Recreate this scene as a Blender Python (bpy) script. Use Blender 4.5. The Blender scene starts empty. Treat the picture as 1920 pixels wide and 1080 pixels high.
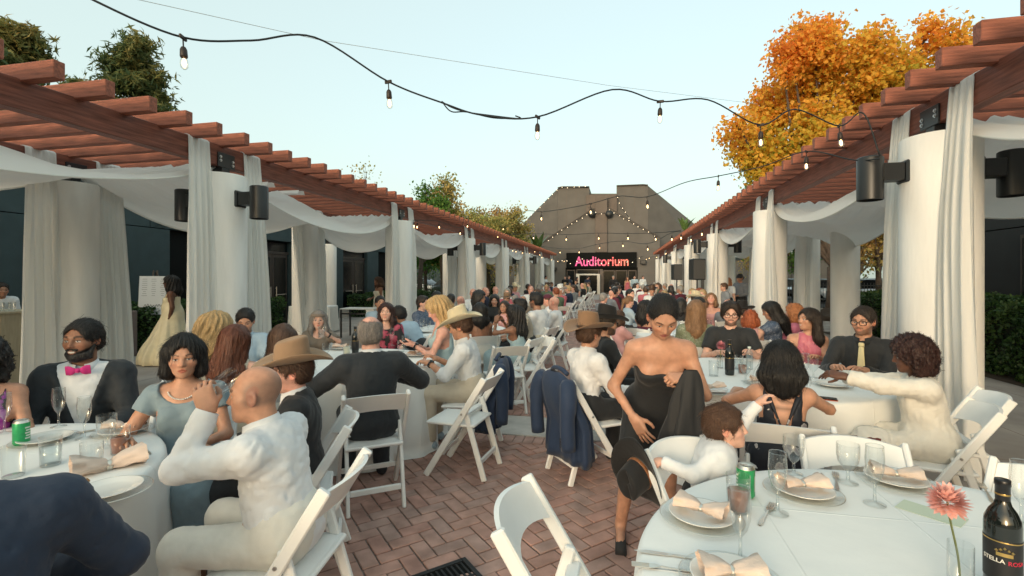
import bpy, bmesh, math, random
import numpy as np
from mathutils import Matrix, Vector

rnd = random.Random(7)
D = bpy.data
SC = bpy.context.scene
COL = SC.collection
RAD = math.radians

# ---------------------------------------------------------------- camera
TH = math.atan(199 / 900.0)                 # the camera looks 12.5 degrees left of the aisle
CT, ST = math.cos(TH), math.sin(TH)
CAM_H, FPX, HZ = 1.6, 900.0, 520.0
cam = D.cameras.new('camera')
cam.sensor_width = 36.0
cam.lens = 36.0 * FPX / 1920.0
cam.shift_y = -(540 - HZ) / 1920.0
cam.clip_start, cam.clip_end = 0.05, 2000.0
cam_o = D.objects.new('camera', cam)
COL.objects.link(cam_o)
cam_o.location = (0, 0, CAM_H)
cam_o.rotation_euler = (RAD(90), 0, TH)
SC.camera = cam_o

# ---------------------------------------------------------------- sky, sun, exposure
SUN_EL, SUN_AZ = RAD(8.0), RAD(-168.0)      # sun low behind the camera, to its left; azimuth from +Y, clockwise
world = D.worlds.new('World')
SC.world = world
world.use_nodes = True
wn, wl = world.node_tree.nodes, world.node_tree.links
wn.clear()
w_out = wn.new('ShaderNodeOutputWorld')
w_bg = wn.new('ShaderNodeBackground')
w_bg.inputs['Strength'].default_value = 0.15
sky = wn.new('ShaderNodeTexSky')
sky.sky_type = 'NISHITA'
sky.sun_disc = False
sky.sun_elevation = SUN_EL
sky.sun_rotation = SUN_AZ
sky.dust_density = 6.0
# a thin even veil of high haze added to the clear evening sky
w_add = wn.new('ShaderNodeMix')
w_add.data_type = 'RGBA'
w_add.blend_type = 'ADD'
w_add.inputs[0].default_value = 1.0
w_add.inputs[7].default_value = (2.40, 2.82, 2.42, 1)
wl.new(sky.outputs[0], w_add.inputs[6])
wl.new(w_add.outputs[2], w_bg.inputs['Color'])
wl.new(w_bg.outputs[0], w_out.inputs[0])

sun = D.lights.new('sun', 'SUN')
sun.energy = 0.6
sun.angle = RAD(16)                       # veiled by the haze, no hard shadows
sun.color = (1.0, 0.95, 0.89)
sun_o = D.objects.new('sun', sun)
COL.objects.link(sun_o)
sun_dir = Vector((math.sin(SUN_AZ) * math.cos(SUN_EL), math.cos(SUN_AZ) * math.cos(SUN_EL), math.sin(SUN_EL)))
sun_o.rotation_euler = sun_dir.to_track_quat('Z', 'Y').to_euler()
sun_o.location = (0, -20, 30)

SC.view_settings.view_transform = 'Standard'
SC.view_settings.look = 'None'
SC.view_settings.exposure = 0.57
SC.view_settings.gamma = 1.0
SC.view_settings.use_curve_mapping = False
SC.render.engine = 'CYCLES'
SC.cycles.use_denoising = True
SC.cycles.max_bounces = 8
SC.cycles.transparent_max_bounces = 16
SC.cycles.caustics_reflective = False
SC.cycles.caustics_refractive = False
SC.cycles.sample_clamp_indirect = 6.0


# ---------------------------------------------------------------- coordinates
def c2w(cx, z, h=0.0):
	"""camera-frame ground position (metres right, metres deep) to world"""
	return Vector((cx * CT - z * ST, cx * ST + z * CT, h))


def pw(px, py, z):
	"""the world point seen at photo pixel (px, py) at depth z"""
	return c2w((px - 960) / FPX * z, z, CAM_H + (HZ - py) / FPX * z)


# ---------------------------------------------------------------- object helpers
def tag(o, label=None, cat=None, group=None, kind=None):
	if label: o['label'] = label
	if cat: o['category'] = cat
	if group: o['group'] = group
	if kind: o['kind'] = kind
	return o


def empty(name, loc=(0, 0, 0), rz=0.0, label=None, cat=None, group=None):
	o = D.objects.new(name, None)
	o.empty_display_size = 0.1
	COL.objects.link(o)
	o.location = loc
	o.rotation_euler = (0, 0, rz)
	return tag(o, label, cat, group)


def link(name, me, parent=None, loc=None, rot=None, scale=None):
	o = D.objects.new(name, me)
	COL.objects.link(o)
	if parent is not None: o.parent = parent
	if loc is not None: o.location = loc
	if rot is not None: o.rotation_euler = rot
	if scale is not None: o.scale = scale
	return o


def copy_tree(o, parent=None, loc=None, rot=None):
	c = o.copy()
	COL.objects.link(c)
	c.parent = parent
	if loc is not None: c.location = loc
	if rot is not None: c.rotation_euler = rot
	for ch in o.children:
		copy_tree(ch, c)
	return c


def np_mesh(name, verts, faces, mat=None, smooth=False, colors=None):
	"""verts (n,3) array, faces (m,3|4) array"""
	verts = np.asarray(verts, np.float32)
	faces = np.asarray(faces, np.int32)
	me = D.meshes.new(name)
	n, (m, k) = len(verts), faces.shape
	me.vertices.add(n)
	me.vertices.foreach_set('co', verts.ravel())
	me.loops.add(m * k)
	me.loops.foreach_set('vertex_index', faces.ravel())
	me.polygons.add(m)
	me.polygons.foreach_set('loop_start', np.arange(0, m * k, k, dtype=np.int32))
	me.update(calc_edges=True)
	if smooth:
		me.shade_smooth()
	if colors is not None:
		a = me.color_attributes.new('Col', 'FLOAT_COLOR', 'POINT')
		c4 = np.ones((n, 4), np.float32)
		c4[:, :3] = colors
		a.data.foreach_set('color', c4.ravel())
	if mat is not None: me.materials.append(mat)
	return me


class MB:
	"""collects boxes, tubes, lathes and grids into ONE mesh"""
	def __init__(s):
		s.v, s.f, s.n = [], [], 0

	def add(s, v, f):
		v = [tuple(p) for p in v]
		s.f += [tuple(i + s.n for i in q) for q in f]
		s.v += v
		s.n += len(v)
		return s

	def box(s, lo, hi, M=None, bev=0.0):
		x0, y0, z0 = lo
		x1, y1, z1 = hi
		if bev <= 0:
			v = [(x0, y0, z0), (x1, y0, z0), (x1, y1, z0), (x0, y1, z0), (x0, y0, z1), (x1, y0, z1), (x1, y1, z1), (x0, y1, z1)]
			f = [(3, 2, 1, 0), (4, 5, 6, 7), (0, 1, 5, 4), (1, 2, 6, 5), (2, 3, 7, 6), (3, 0, 4, 7)]
		else:
			b = min(bev, (x1 - x0) / 2.01, (y1 - y0) / 2.01, (z1 - z0) / 2.01)
			v, idx = [], {}
			for ix, X in enumerate((x0, x1)):
				for iy, Y in enumerate((y0, y1)):
					for iz, Z in enumerate((z0, z1)):
						sx, sy, sz = (1 - 2 * ix), (1 - 2 * iy), (1 - 2 * iz)
						idx[ix, iy, iz, 0] = len(v); v.append((X, Y + sy * b, Z + sz * b))
						idx[ix, iy, iz, 1] = len(v); v.append((X + sx * b, Y, Z + sz * b))
						idx[ix, iy, iz, 2] = len(v); v.append((X + sx * b, Y + sy * b, Z))
			f = []
			def q(a, flip):
				f.append(tuple(a[::-1]) if flip else tuple(a))
			for i in (0, 1):
				q([idx[i, 0, 0, 0], idx[i, 1, 0, 0], idx[i, 1, 1, 0], idx[i, 0, 1, 0]], i == 0)
				q([idx[0, i, 0, 1], idx[1, i, 0, 1], idx[1, i, 1, 1], idx[0, i, 1, 1]], i == 1)
				q([idx[0, 0, i, 2], idx[1, 0, i, 2], idx[1, 1, i, 2], idx[0, 1, i, 2]], i == 0)
			for i in (0, 1):
				for j in (0, 1):
					q([idx[i, j, 0, 0], idx[i, j, 1, 0], idx[i, j, 1, 1], idx[i, j, 0, 1]], (i + j) % 2 == 0)
					q([idx[i, 0, j, 0], idx[i, 1, j, 0], idx[i, 1, j, 2], idx[i, 0, j, 2]], (i + j) % 2 == 1)
					q([idx[0, i, j, 1], idx[1, i, j, 1], idx[1, i, j, 2], idx[0, i, j, 2]], (i + j) % 2 == 0)
					for k in (0, 1):
						q([idx[i, j, k, 0], idx[i, j, k, 1], idx[i, j, k, 2]], (i + j + k) % 2 == 0)
		if M is not None: v = [M @ Vector(p) for p in v]
		return s.add(v, f)

	def bar(s, a, b, w, d, up=(0, 0, 1), bev=0.0):
		"""box of cross section w x d running from a to b"""
		a, b = Vector(a), Vector(b)
		t = (b - a)
		L = t.length
		t.normalize()
		upv = Vector(up)
		if abs(t.dot(upv)) > .98: upv = Vector((0, 1, 0))
		r = t.cross(upv).normalized()
		u = r.cross(t)
		M = Matrix(((r.x, t.x, u.x, a.x), (r.y, t.y, u.y, a.y), (r.z, t.z, u.z, a.z), (0, 0, 0, 1)))
		return s.box((-w / 2, 0, -d / 2), (w / 2, L, d / 2), M, bev)

	def tube(s, pts, r, seg=8, cap=True):
		pts = [Vector(p) for p in pts]
		n = len(pts)
		rr = r if isinstance(r, (list, tuple)) else [r] * n
		v, f = [], []
		ref = None
		for i, p in enumerate(pts):
			t = (pts[min(i + 1, n - 1)] - pts[max(i - 1, 0)]).normalized()
			if ref is None:
				ref = Vector((0, 0, 1)) if abs(t.z) < .9 else Vector((1, 0, 0))
			a = (ref - t * ref.dot(t)).normalized()
			ref = a
			b = t.cross(a)
			for k in range(seg):
				th = 2 * math.pi * k / seg
				v.append(p + (a * math.cos(th) + b * math.sin(th)) * rr[i])
		for i in range(n - 1):
			for k in range(seg):
				k2 = (k + 1) % seg
				f.append((i * seg + k, i * seg + k2, (i + 1) * seg + k2, (i + 1) * seg + k))
		if cap:
			f.append(tuple(range(seg))[::-1])
			f.append(tuple((n - 1) * seg + k for k in range(seg)))
		return s.add(v, f)

	def lathe(s, prof, seg=24, M=None, cap=True):
		"""prof: list of (radius, z)"""
		v, f = [], []
		n = len(prof)
		for r, z in prof:
			for k in range(seg):
				th = 2 * math.pi * k / seg
				v.append(Vector((r * math.cos(th), r * math.sin(th), z)))
		for i in range(n - 1):
			for k in range(seg):
				k2 = (k + 1) % seg
				f.append((i * seg + k, i * seg + k2, (i + 1) * seg + k2, (i + 1) * seg + k))
		if cap:
			if prof[0][0] > 1e-6: f.append(tuple(range(seg))[::-1])
			if prof[-1][0] > 1e-6: f.append(tuple((n - 1) * seg + k for k in range(seg)))
		if M is not None: v = [M @ p for p in v]
		return s.add(v, f)

	def grid(s, P, close_u=False):
		"""P[i][j] points"""
		nu, nv = len(P), len(P[0])
		v = [p for row in P for p in row]
		f = []
		for i in range(nu if close_u else nu - 1):
			i2 = (i + 1) % nu
			for j in range(nv - 1):
				f.append((i * nv + j, i2 * nv + j, i2 * nv + j + 1, i * nv + j + 1))
		return s.add(v, f)

	def mesh(s, name, mat=None, smooth=False):
		me = D.meshes.new(name)
		me.from_pydata(s.v, [], s.f)
		me.update()
		if smooth: me.shade_smooth()
		if mat is not None: me.materials.append(mat)
		return me

	def obj(s, name, mat=None, parent=None, smooth=False, loc=None, rot=None, auto=None):
		me = s.mesh(name, mat, smooth)
		if auto is not None:
			me.shade_smooth()
			me.set_sharp_from_angle(angle=RAD(auto))
		return link(name, me, parent, loc, rot)


# ---------------------------------------------------------------- materials
MATS = {}


def mat(name, col=(.5, .5, .5), rough=.6, var=0.0, vscale=8.0, bump=0.0, bscale=60.0, metal=0.0, spec=.5,
		stretch=(1, 1, 1), col2=None, trans=0.0, alpha=1.0, sheen=0.0, emit=None, estr=0.0, sss=0.0, coat=0.0,
		attr=None, ior=1.45, coords='Object', obj_color=False):
	if name in MATS: return MATS[name]
	m = D.materials.new(name)
	m.use_nodes = True
	nt = m.node_tree
	N, L = nt.nodes, nt.links
	b = N['Principled BSDF']
	b.inputs['Base Color'].default_value = (*col, 1)
	b.inputs['Roughness'].default_value = rough
	b.inputs['Metallic'].default_value = metal
	b.inputs['Specular IOR Level'].default_value = spec
	b.inputs['IOR'].default_value = ior
	if trans: b.inputs['Transmission Weight'].default_value = trans
	if alpha < 1: b.inputs['Alpha'].default_value = alpha
	if sheen:
		b.inputs['Sheen Weight'].default_value = sheen
		b.inputs['Sheen Roughness'].default_value = .5
	if coat: b.inputs['Coat Weight'].default_value = coat
	if sss:
		b.inputs['Subsurface Weight'].default_value = sss
		b.inputs['Subsurface Radius'].default_value = (1.0, .35, .2)
		b.inputs['Subsurface Scale'].default_value = .012
	if emit is not None:
		b.inputs['Emission Color'].default_value = (*emit, 1)
		b.inputs['Emission Strength'].default_value = estr
	src = None
	if attr:
		a = N.new('ShaderNodeAttribute')
		a.attribute_name = attr
		src = a.outputs['Color']
	if obj_color:
		a = N.new('ShaderNodeObjectInfo')
		src = a.outputs['Color']
	if var or bump or col2 is not None:
		tc = N.new('ShaderNodeTexCoord')
		mp = N.new('ShaderNodeMapping')
		mp.inputs['Scale'].default_value = stretch
		L.new(tc.outputs[coords], mp.inputs[0])
	if var or col2 is not None:
		nz = N.new('ShaderNodeTexNoise')
		nz.inputs['Scale'].default_value = vscale
		nz.inputs['Detail'].default_value = 6
		L.new(mp.outputs[0], nz.inputs['Vector'])
		rp = N.new('ShaderNodeMapRange')
		rp.inputs[1].default_value, rp.inputs[2].default_value = .3, .7
		L.new(nz.outputs['Fac'], rp.inputs[0])
		mx = N.new('ShaderNodeMix')
		mx.data_type = 'RGBA'
		L.new(rp.outputs[0], mx.inputs[0])
		if src is not None:
			mx.blend_type = 'MULTIPLY'
			mx.inputs[0].default_value = 1
			L.remove(mx.inputs[0].links[0])
			L.new(src, mx.inputs[6])
			r2 = N.new('ShaderNodeMapRange')
			r2.inputs[3].default_value, r2.inputs[4].default_value = 1 - var, 1 + var
			L.new(rp.outputs[0], r2.inputs[0])
			L.new(r2.outputs[0], mx.inputs[7])
		else:
			c2 = col2 if col2 is not None else tuple(min(1, c * (1 + var)) for c in col)
			c1 = col if col2 is not None else tuple(c * (1 - var) for c in col)
			mx.inputs[6].default_value = (*c1, 1)
			mx.inputs[7].default_value = (*c2, 1)
		L.new(mx.outputs[2], b.inputs['Base Color'])
	elif src is not None:
		L.new(src, b.inputs['Base Color'])
	if bump:
		n2 = N.new('ShaderNodeTexNoise')
		n2.inputs['Scale'].default_value = bscale
		n2.inputs['Detail'].default_value = 5
		L.new(mp.outputs[0], n2.inputs['Vector'])
		bp = N.new('ShaderNodeBump')
		bp.inputs['Strength'].default_value = bump
		bp.inputs['Distance'].default_value = .01
		L.new(n2.outputs['Fac'], bp.inputs['Height'])
		L.new(bp.outputs[0], b.inputs['Normal'])
	MATS[name] = m
	return m

# ================================================================ the setting
AL, AR, PW = 4.76, 2.76, 2.51              # inner beams left / right of the camera line, pergola width
COLY = [0.10 + 4.95 * k for k in range(8)]  # column lines along the aisle
BEAM_Z0, BEAM_Z1 = 2.97, 3.22


def px_at_Y(px, Y):
	"""x of the point of plane y = Y seen at pixel column px"""
	k = (px - 1159) / (FPX / CT)
	return k * Y * CT / (1 + k * ST)


def px_at_X(px, X):
	"""y of the point of plane x = X seen at pixel column px"""
	z = FPX / CT * X / (px - 1159)
	return (z + X * ST) / CT


def depth(x, y):
	return -x * ST + y * CT


def h_at(py, x, y):
	return CAM_H + (HZ - py) / FPX * depth(x, y)


# ---- materials of the setting
m_conc = mat('concrete', (.36, .325, .30), .85, var=.22, vscale=1.6, bump=.25, bscale=90)
m_band = mat('concrete_band', (.46, .43, .40), .85, var=.2, vscale=5, bump=.2, bscale=120)
m_mortar = mat('mortar', (.25, .20, .18), .95, var=.3, vscale=30, bump=.4, bscale=200)
m_asph = mat('asphalt', (.06, .06, .062), .9, var=.2, vscale=3, bump=.3, bscale=150)
m_wood = mat('redwood_stain', (.27, .092, .056), .6, var=.42, vscale=5.0, stretch=(.7, 9, 9), bump=.5, bscale=30, spec=.4)
m_woodb = mat('redwood_beam', (.19, .066, .044), .55, var=.42, vscale=5.0, stretch=(9, .6, 9), bump=.5, bscale=26, spec=.4)
m_plaster = mat('white_plaster', (.80, .79, .755), .8, var=.11, vscale=3.5, stretch=(1, 1, .22), bump=.3, bscale=40)
m_steel = mat('black_steel', (.014, .016, .018), .38, metal=.0, spec=.6, var=.15, vscale=9)
m_bolt = mat('zinc_bolt', (.5, .5, .5), .3, metal=1)
m_teal = mat('teal_stucco', (.032, .054, .060), .75, var=.12, vscale=3, bump=.2, bscale=80)
m_teal2 = mat('teal_trim', (.020, .036, .042), .6, var=.1, vscale=4)
m_dark = mat('dark_glass', (.005, .007, .008), .12, spec=.3)
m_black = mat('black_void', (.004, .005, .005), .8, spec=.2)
m_aud = mat('auditorium_stucco', (.128, .120, .112), .85, var=.13, vscale=.8, bump=.2, bscale=40)
m_aud2 = mat('auditorium_pilaster', (.140, .115, .100), .85, var=.12, vscale=1.2, bump=.2, bscale=40)
m_wframe = mat('white_door_frame', (.62, .60, .56), .5)
m_alu = mat('bronze_mullion', (.055, .045, .040), .45, metal=.3)


def brick_mat(name, island):
	m = D.materials.new(name)
	m.use_nodes = True
	N, L = m.node_tree.nodes, m.node_tree.links
	b = N['Principled BSDF']
	b.inputs['Roughness'].default_value = .85
	b.inputs['Specular IOR Level'].default_value = .3
	if island:
		g = N.new('ShaderNodeNewGeometry'); src = g.outputs['Random Per Island']
	else:
		g = N.new('ShaderNodeObjectInfo'); src = g.outputs['Random']
	rp = N.new('ShaderNodeValToRGB')
	rp.color_ramp.interpolation = 'CONSTANT'
	cols = [(0.427, 0.255, 0.210), (0.406, 0.255, 0.214), (0.444, 0.269, 0.220), (0.389, 0.259, 0.223), (0.422, 0.263, 0.220), (0.434, 0.249, 0.205), (0.395, 0.262, 0.226), (0.432, 0.272, 0.225), (0.415, 0.250, 0.208)]
	e = rp.color_ramp.elements
	e[0].position, e[0].color = 0, (*cols[0], 1)
	e[1].position, e[1].color = 1 / len(cols), (*cols[1], 1)
	for i in range(2, len(cols)):
		x = e.new(i / len(cols)); x.color = (*cols[i], 1)
	L.new(src, rp.inputs[0])
	gp = N.new('ShaderNodeNewGeometry')
	nz = N.new('ShaderNodeTexNoise'); nz.inputs['Scale'].default_value = 7; nz.inputs['Detail'].default_value = 8
	L.new(gp.outputs['Position'], nz.inputs['Vector'])
	mr = N.new('ShaderNodeMapRange'); mr.inputs[1].default_value = .3; mr.inputs[2].default_value = .7; mr.inputs[3].default_value = .72; mr.inputs[4].default_value = 1.22
	L.new(nz.outputs['Fac'], mr.inputs[0])
	mx = N.new('ShaderNodeMix'); mx.data_type = 'RGBA'; mx.blend_type = 'MULTIPLY'; mx.inputs[0].default_value = 1
	L.new(rp.outputs[0], mx.inputs[6]); L.new(mr.outputs[0], mx.inputs[7])
	L.new(mx.outputs[2], b.inputs['Base Color'])
	n2 = N.new('ShaderNodeTexNoise'); n2.inputs['Scale'].default_value = 160; n2.inputs['Detail'].default_value = 4
	L.new(gp.outputs['Position'], n2.inputs['Vector'])
	bp = N.new('ShaderNodeBump'); bp.inputs['Strength'].default_value = .45; bp.inputs['Distance'].default_value = .004
	L.new(n2.outputs['Fac'], bp.inputs['Height']); L.new(bp.outputs[0], b.inputs['Normal'])
	MATS[name] = m
	return m


m_brick = brick_mat('clay_paver', False)
m_brick_i = brick_mat('clay_paver_mass', True)


def sheet(name, x0, y0, x1, y1, z, m, kind='structure', parent=None):
	me = D.meshes.new(name)
	me.from_pydata([(x0, y0, z), (x1, y0, z), (x1, y1, z), (x0, y1, z)], [], [(0, 1, 2, 3)])
	me.materials.append(m)
	o = link(name, me, parent)
	return tag(o, kind=kind) if kind else o


sheet('ground', -700, -300, 700, 900, -.03, m_asph)
plaza = sheet('concrete_plaza', -10.6, -22, 10.5, 46.5, 0, m_conc)

# saw-cut joints in the concrete
BX0, BX1 = -4.35, 2.35                     # brick fields between these x


def clip_poly(P, x0, y0, x1, y1):
	for ax, v, sg in ((0, x0, 1), (0, x1, -1), (1, y0, 1), (1, y1, -1)):
		out = []
		for i in range(len(P)):
			a, b = P[i], P[(i + 1) % len(P)]
			ia, ib = (a[ax] - v) * sg >= 0, (b[ax] - v) * sg >= 0
			if ia: out.append(a)
			if ia != ib:
				t = (v - a[ax]) / (b[ax] - a[ax])
				out.append((a[0] + (b[0] - a[0]) * t, a[1] + (b[1] - a[1]) * t))
		P = out
		if len(P) < 3: return []
	return P


def build_paving():
	W = .100
	gap = .0045
	top = .016
	full, cut = [], []                     # whole bricks (x, y, rot) ; cut ones (polygon)
	c45 = math.cos(RAD(45))
	fields = []
	for k in range(-1, 7):
		y0 = COLY[k] + .33 if k >= 0 else -2.0
		y1 = COLY[k + 1] - .33
		fields.append((BX0 + .22, y0 + .22, BX1 - .22, y1 - .22, k))
	for (x0, y0, x1, y1, k) in fields:
		cx, cy = (x0 + x1) / 2, (y0 + y1) / 2
		n = 60
		for i in range(-n, n):
			for j in range(-n // 2, n // 2):
				for typ in (0, 1):
					u, v = (i + 1, i + 4 * j + .5) if typ == 0 else (i + .5, i + 2 + 4 * j)
					x = cx + (u - v) * W * c45
					y = cy + (u + v) * W * c45
					if not (x0 - .15 < x < x1 + .15 and y0 - .15 < y < y1 + .15): continue
					if y > 16 : continue
					a = RAD(45) + (RAD(90) if typ else 0)
					ca, sa = math.cos(a), math.sin(a)
					L2, W2 = W - gap, W / 2 - gap
					P = [(x + ca * p - sa * q, y + sa * p + ca * q) for p, q in ((-L2, -W2), (L2, -W2), (L2, W2), (-L2, W2))]
					if all(x0 <= p[0] <= x1 and y0 <= p[1] <= y1 for p in P): full.append((x, y, a))
					else:
						P = clip_poly(P, x0, y0, x1, y1)
						if len(P) >= 3: cut.append(P)
	# soldier course round every field
	sold = []
	for (x0, y0, x1, y1, k) in fields:
		if y0 > 16: continue
		nx = int((x1 - x0 + .2) / W)
		for i in range(nx):
			X = x0 + (i + .5) * (x1 - x0) / nx
			for Y in (y0 - .105, y1 + .105): sold.append((X, Y, RAD(90)))
		ny = int((y1 - y0) / W)
		for i in range(ny):
			Y = y0 + (i + .5) * (y1 - y0) / ny
			for X in (x0 - .105, x1 + .105): sold.append((X, Y, 0))
	allb = full + sold
	def vis(b):
		x, y = b[0], b[1]
		z = depth(x, y)
		if z < .9: return 1e9
		cx = x * CT + y * ST
		px = 960 + FPX * cx / z
		py = HZ + FPX * CAM_H / z
		pen = 0 if (560 < px < 1240 and py < 1095) else 60
		return z + pen
	allb.sort(key=vis)
	root = D.objects.new('brick_paving', sheet_mesh(BX0, -2.0, BX1, 34.9, .0045, m_mortar))
	COL.objects.link(root)
	tag(root, kind='structure')
	mb = MB()
	mb.box((-W + gap, -W / 2 + gap, .002), (W - gap, W / 2 - gap, top), bev=.004)
	me = mb.mesh('brick', m_brick)
	rr = random.Random(4)
	def jit(): return rr.uniform(-.0016, .0016)
	for (x, y, a) in allb[:300]:
		link('brick', me, root, (x, y, jit()), (rr.uniform(-.008, .008), rr.uniform(-.008, .008), a + rr.uniform(-.006, .006)))
	mass = MB()
	for (x, y, a) in allb[300:]:
		M = Matrix.Translation((x, y, jit())) @ Matrix.Rotation(a, 4, 'Z')
		mass.box((-W + gap, -W / 2 + gap, .002), (W - gap, W / 2 - gap, top), M)
	for P in cut:
		z = top + jit()
		n = len(P)
		mass.add([(p[0], p[1], z) for p in P] + [(p[0], p[1], .002) for p in P], [tuple(range(n))] + [(i, i + n, (i + 1) % n + n, (i + 1) % n) for i in range(n)])
	tag(mass.obj('brick_field', m_brick_i, root), kind='stuff')
	# beyond sixteen metres a plain sheet with the pavers as material
	vor = D.materials.new('clay_paver_far')
	vor.use_nodes = True
	N, L = vor.node_tree.nodes, vor.node_tree.links
	b = N['Principled BSDF']; b.inputs['Roughness'].default_value = .85
	g = N.new('ShaderNodeNewGeometry'); v = N.new('ShaderNodeTexVoronoi'); v.inputs['Scale'].default_value = 8
	L.new(g.outputs['Position'], v.inputs['Vector'])
	r = N.new('ShaderNodeValToRGB')
	r.color_ramp.elements[0].color = (.31, .15, .12, 1); r.color_ramp.elements[1].color = (.22, .165, .15, 1)
	s_ = N.new('ShaderNodeSeparateColor'); L.new(v.outputs['Color'], s_.inputs[0]); L.new(s_.outputs[0], r.inputs[0])
	L.new(r.outputs[0], b.inputs['Base Color'])
	sheet('brick_field_far', BX0 + .1, 16.0, BX1 - .1, 34.6, .012, vor, None, root)
	# concrete bands on the column lines
	for k in range(7):
		mbb = MB().box((BX0, COLY[k] - .325, .003), (BX1, COLY[k] + .325, .0175), bev=.004)
		tag(mbb.obj('concrete_band', m_band), kind='structure')
	# saw joints
	for X in (-7.2, -5.9, 4.0, 5.3):
		mbj = MB().box((X - .004, -2, -.004), (X + .004, 46, .0015))
		tag(mbj.obj('pavement_joint', m_mortar), kind='structure')
	for k in range(0, 22):
		Y = .1 + 4.95 / 2 * k
		for xa, xb in ((-10.5, BX0 - .01), (BX1 + .01, 10.4)):
			tag(MB().box((xa, Y - .004, -.004), (xb, Y + .004, .0012)).obj('pavement_joint', m_mortar), kind='structure')


def sheet_mesh(x0, y0, x1, y1, z, m):
	me = D.meshes.new('sheet')
	me.from_pydata([(x0, y0, z), (x1, y0, z), (x1, y1, z), (x0, y1, z)], [], [(0, 1, 2, 3)])
	me.materials.append(m)
	return me


build_paving()

# drain grates set into the paving
m_iron = mat('cast_iron', (.022, .024, .026), .5, metal=.5, var=.2, vscale=20)
for (px, py, lab) in ((846, 1100, 'black slotted iron drain grate at the bottom edge of the brick paving'), (1035, 722, 'dark iron drain grate in the far brick aisle beside the leaning chairs')):
	z = FPX * CAM_H / (py - HZ)
	p = c2w((px - 960) / FPX * z, z)
	e = empty('drain_grate', (p.x, p.y, .0165), RAD(45), lab, 'drain')
	mb = MB()
	for sx in (-1, 1):
		mb.box((sx * .15 - .014, -.164, 0), (sx * .15 + .014, .164, .008), bev=.002)
		mb.box((-.1359, sx * .15 - .014, 0), (.1359, sx * .15 + .014, .008), bev=.002)
	mb.obj('frame', m_iron, e)
	MB().box((-.136, -.136, -.001), (.136, .136, .001)).obj('sump', m_black, e)
	bm = MB().box((-.006, -.062, 0), (.006, .062, .006), bev=.001).mesh('bar', m_iron)
	for i in range(9):
		for s_ in (-1, 1):
			link('bar', bm, e, (-.118 + i * .0295, s_ * .069, .0005))
	MB().box((-.1358, -.006, .0002), (.1358, .006, .0062)).obj('rib', m_iron, e)


# ---------------------------------------------------------------- pergolas
def build_pergola(side):
	sg = -1 if side == 'L' else 1
	xi = -AL if side == 'L' else AR        # aisle face of the inner beam
	nm = 'left' if side == 'L' else 'right'
	root = empty('pergola', (xi, 0, 0), 0, 'long redwood pergola on white columns to the %s of the aisle' % nm, 'pergola', 'pergolas along the aisle')
	Y0, Y1 = -3.2, 35.3
	bw = .13
	bmesh_ = MB().box((0, Y0, BEAM_Z0), (bw, Y1, BEAM_Z1), bev=.006).mesh('beam', m_woodb)
	link('beam', bmesh_, root, (-bw if sg < 0 else 0, 0, 0))
	link('beam', bmesh_, root, (sg * PW - (bw if sg > 0 else 0), 0, 0))
	# rafters
	x_a, x_b = -.36, PW + .36
	rm = MB().box((x_a, -.044, 0), (x_b, .044, .145), bev=.005).mesh('rafter', m_wood)
	n = int((Y1 - Y0) / .40)
	rr = random.Random(5 if side == 'L' else 6)
	off = .045 if side == 'L' else .15
	for i in range(n):
		y = Y0 + .15 + off + i * .40
		link('rafter', rm, root, (rr.uniform(-.006, .006), y, BEAM_Z1 - .018 + rr.uniform(-.003, .003)), (0, 0, (math.pi if sg < 0 else 0) + rr.uniform(-.004, .004)))
	# columns
	cm = MB()
	prof = [(.285, 0), (.29, .02), (.29, 2.835), (.282, 2.86), (.0, 2.86)]
	cm.lathe(prof, 40)
	cme = cm.mesh('column', m_plaster)
	cme.shade_smooth(); cme.set_sharp_from_angle(angle=RAD(40))
	pl = MB()
	pl.box((-.075, -.06, 2.861), (.075, .06, 2.969), bev=.004)
	ple = pl.mesh('post', m_steel)
	px_ = MB()
	px_.box((-.085, -.13, 2.955), (-.0665, .13, 3.13), bev=.003)
	px_.box((.0665, -.13, 2.955), (.085, .13, 3.13), bev=.003)
	pxe = px_.mesh('bracket', m_steel)
	bm = MB()
	Mx = Matrix.Rotation(RAD(90), 4, 'Y')
	bm.lathe([(.019, -.003), (.019, .004), (.012, .004), (.012, .014), (.0, .015)], 8, Mx)
	bme = bm.mesh('bolt', m_bolt)
	for k, y in enumerate(COLY):
		for row in (0, 1):
			x = (sg * bw / 2) if row == 0 else (sg * PW - sg * bw / 2)
			c = link('column', cme, root, (x, y, 0), (0, 0, rr.uniform(0, 6)))
			c.rotation_euler = (0, 0, 0)
			link('post', ple, c)
			b = link('bracket', pxe, c)
			if y < 16:
				for (by, bz) in ((-.095, 3.075), (-.095, 3.03), (.095, 3.045), (.095, 3.00)):
					link('bolt', bme, c, (.086, by, bz))
					link('bolt', bme, c, (-.086, by, bz), (0, 0, math.pi))
	if side == 'R':                        # extra column on the outer row
		c = link('column', cme, root, (PW - .065, 12.7, 0))
		link('post', ple, c); link('bracket', pxe, c)
	return root


build_pergola('L')
build_pergola('R')
# tall post of the canopy nearer the hall on the left
e = empty('canopy_post', (-9.95, 15.1, 0), 0, 'slim white post with black steel cap by the dark hall doors', 'post')
po = MB().lathe([(.26, 0), (.265, .02), (.265, 2.74), (.255, 2.76), (0, 2.76)], 32).obj('shaft', m_plaster, e, auto=40)
MB().box((-.06, -.06, 2.762), (.06, .06, 3.02), bev=.004).obj('steel_cap', m_steel, e)
MB().box((-.1, -.005, 2.45), (-.06, .0, 2.56)).obj('number_plate', m_steel, e, loc=(.08, -.262, 0))
MB().box((-2.0, -.065, 3.021), (3.4, .065, 3.24), bev=.005).obj('cross_beam', m_woodb, e)


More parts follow.
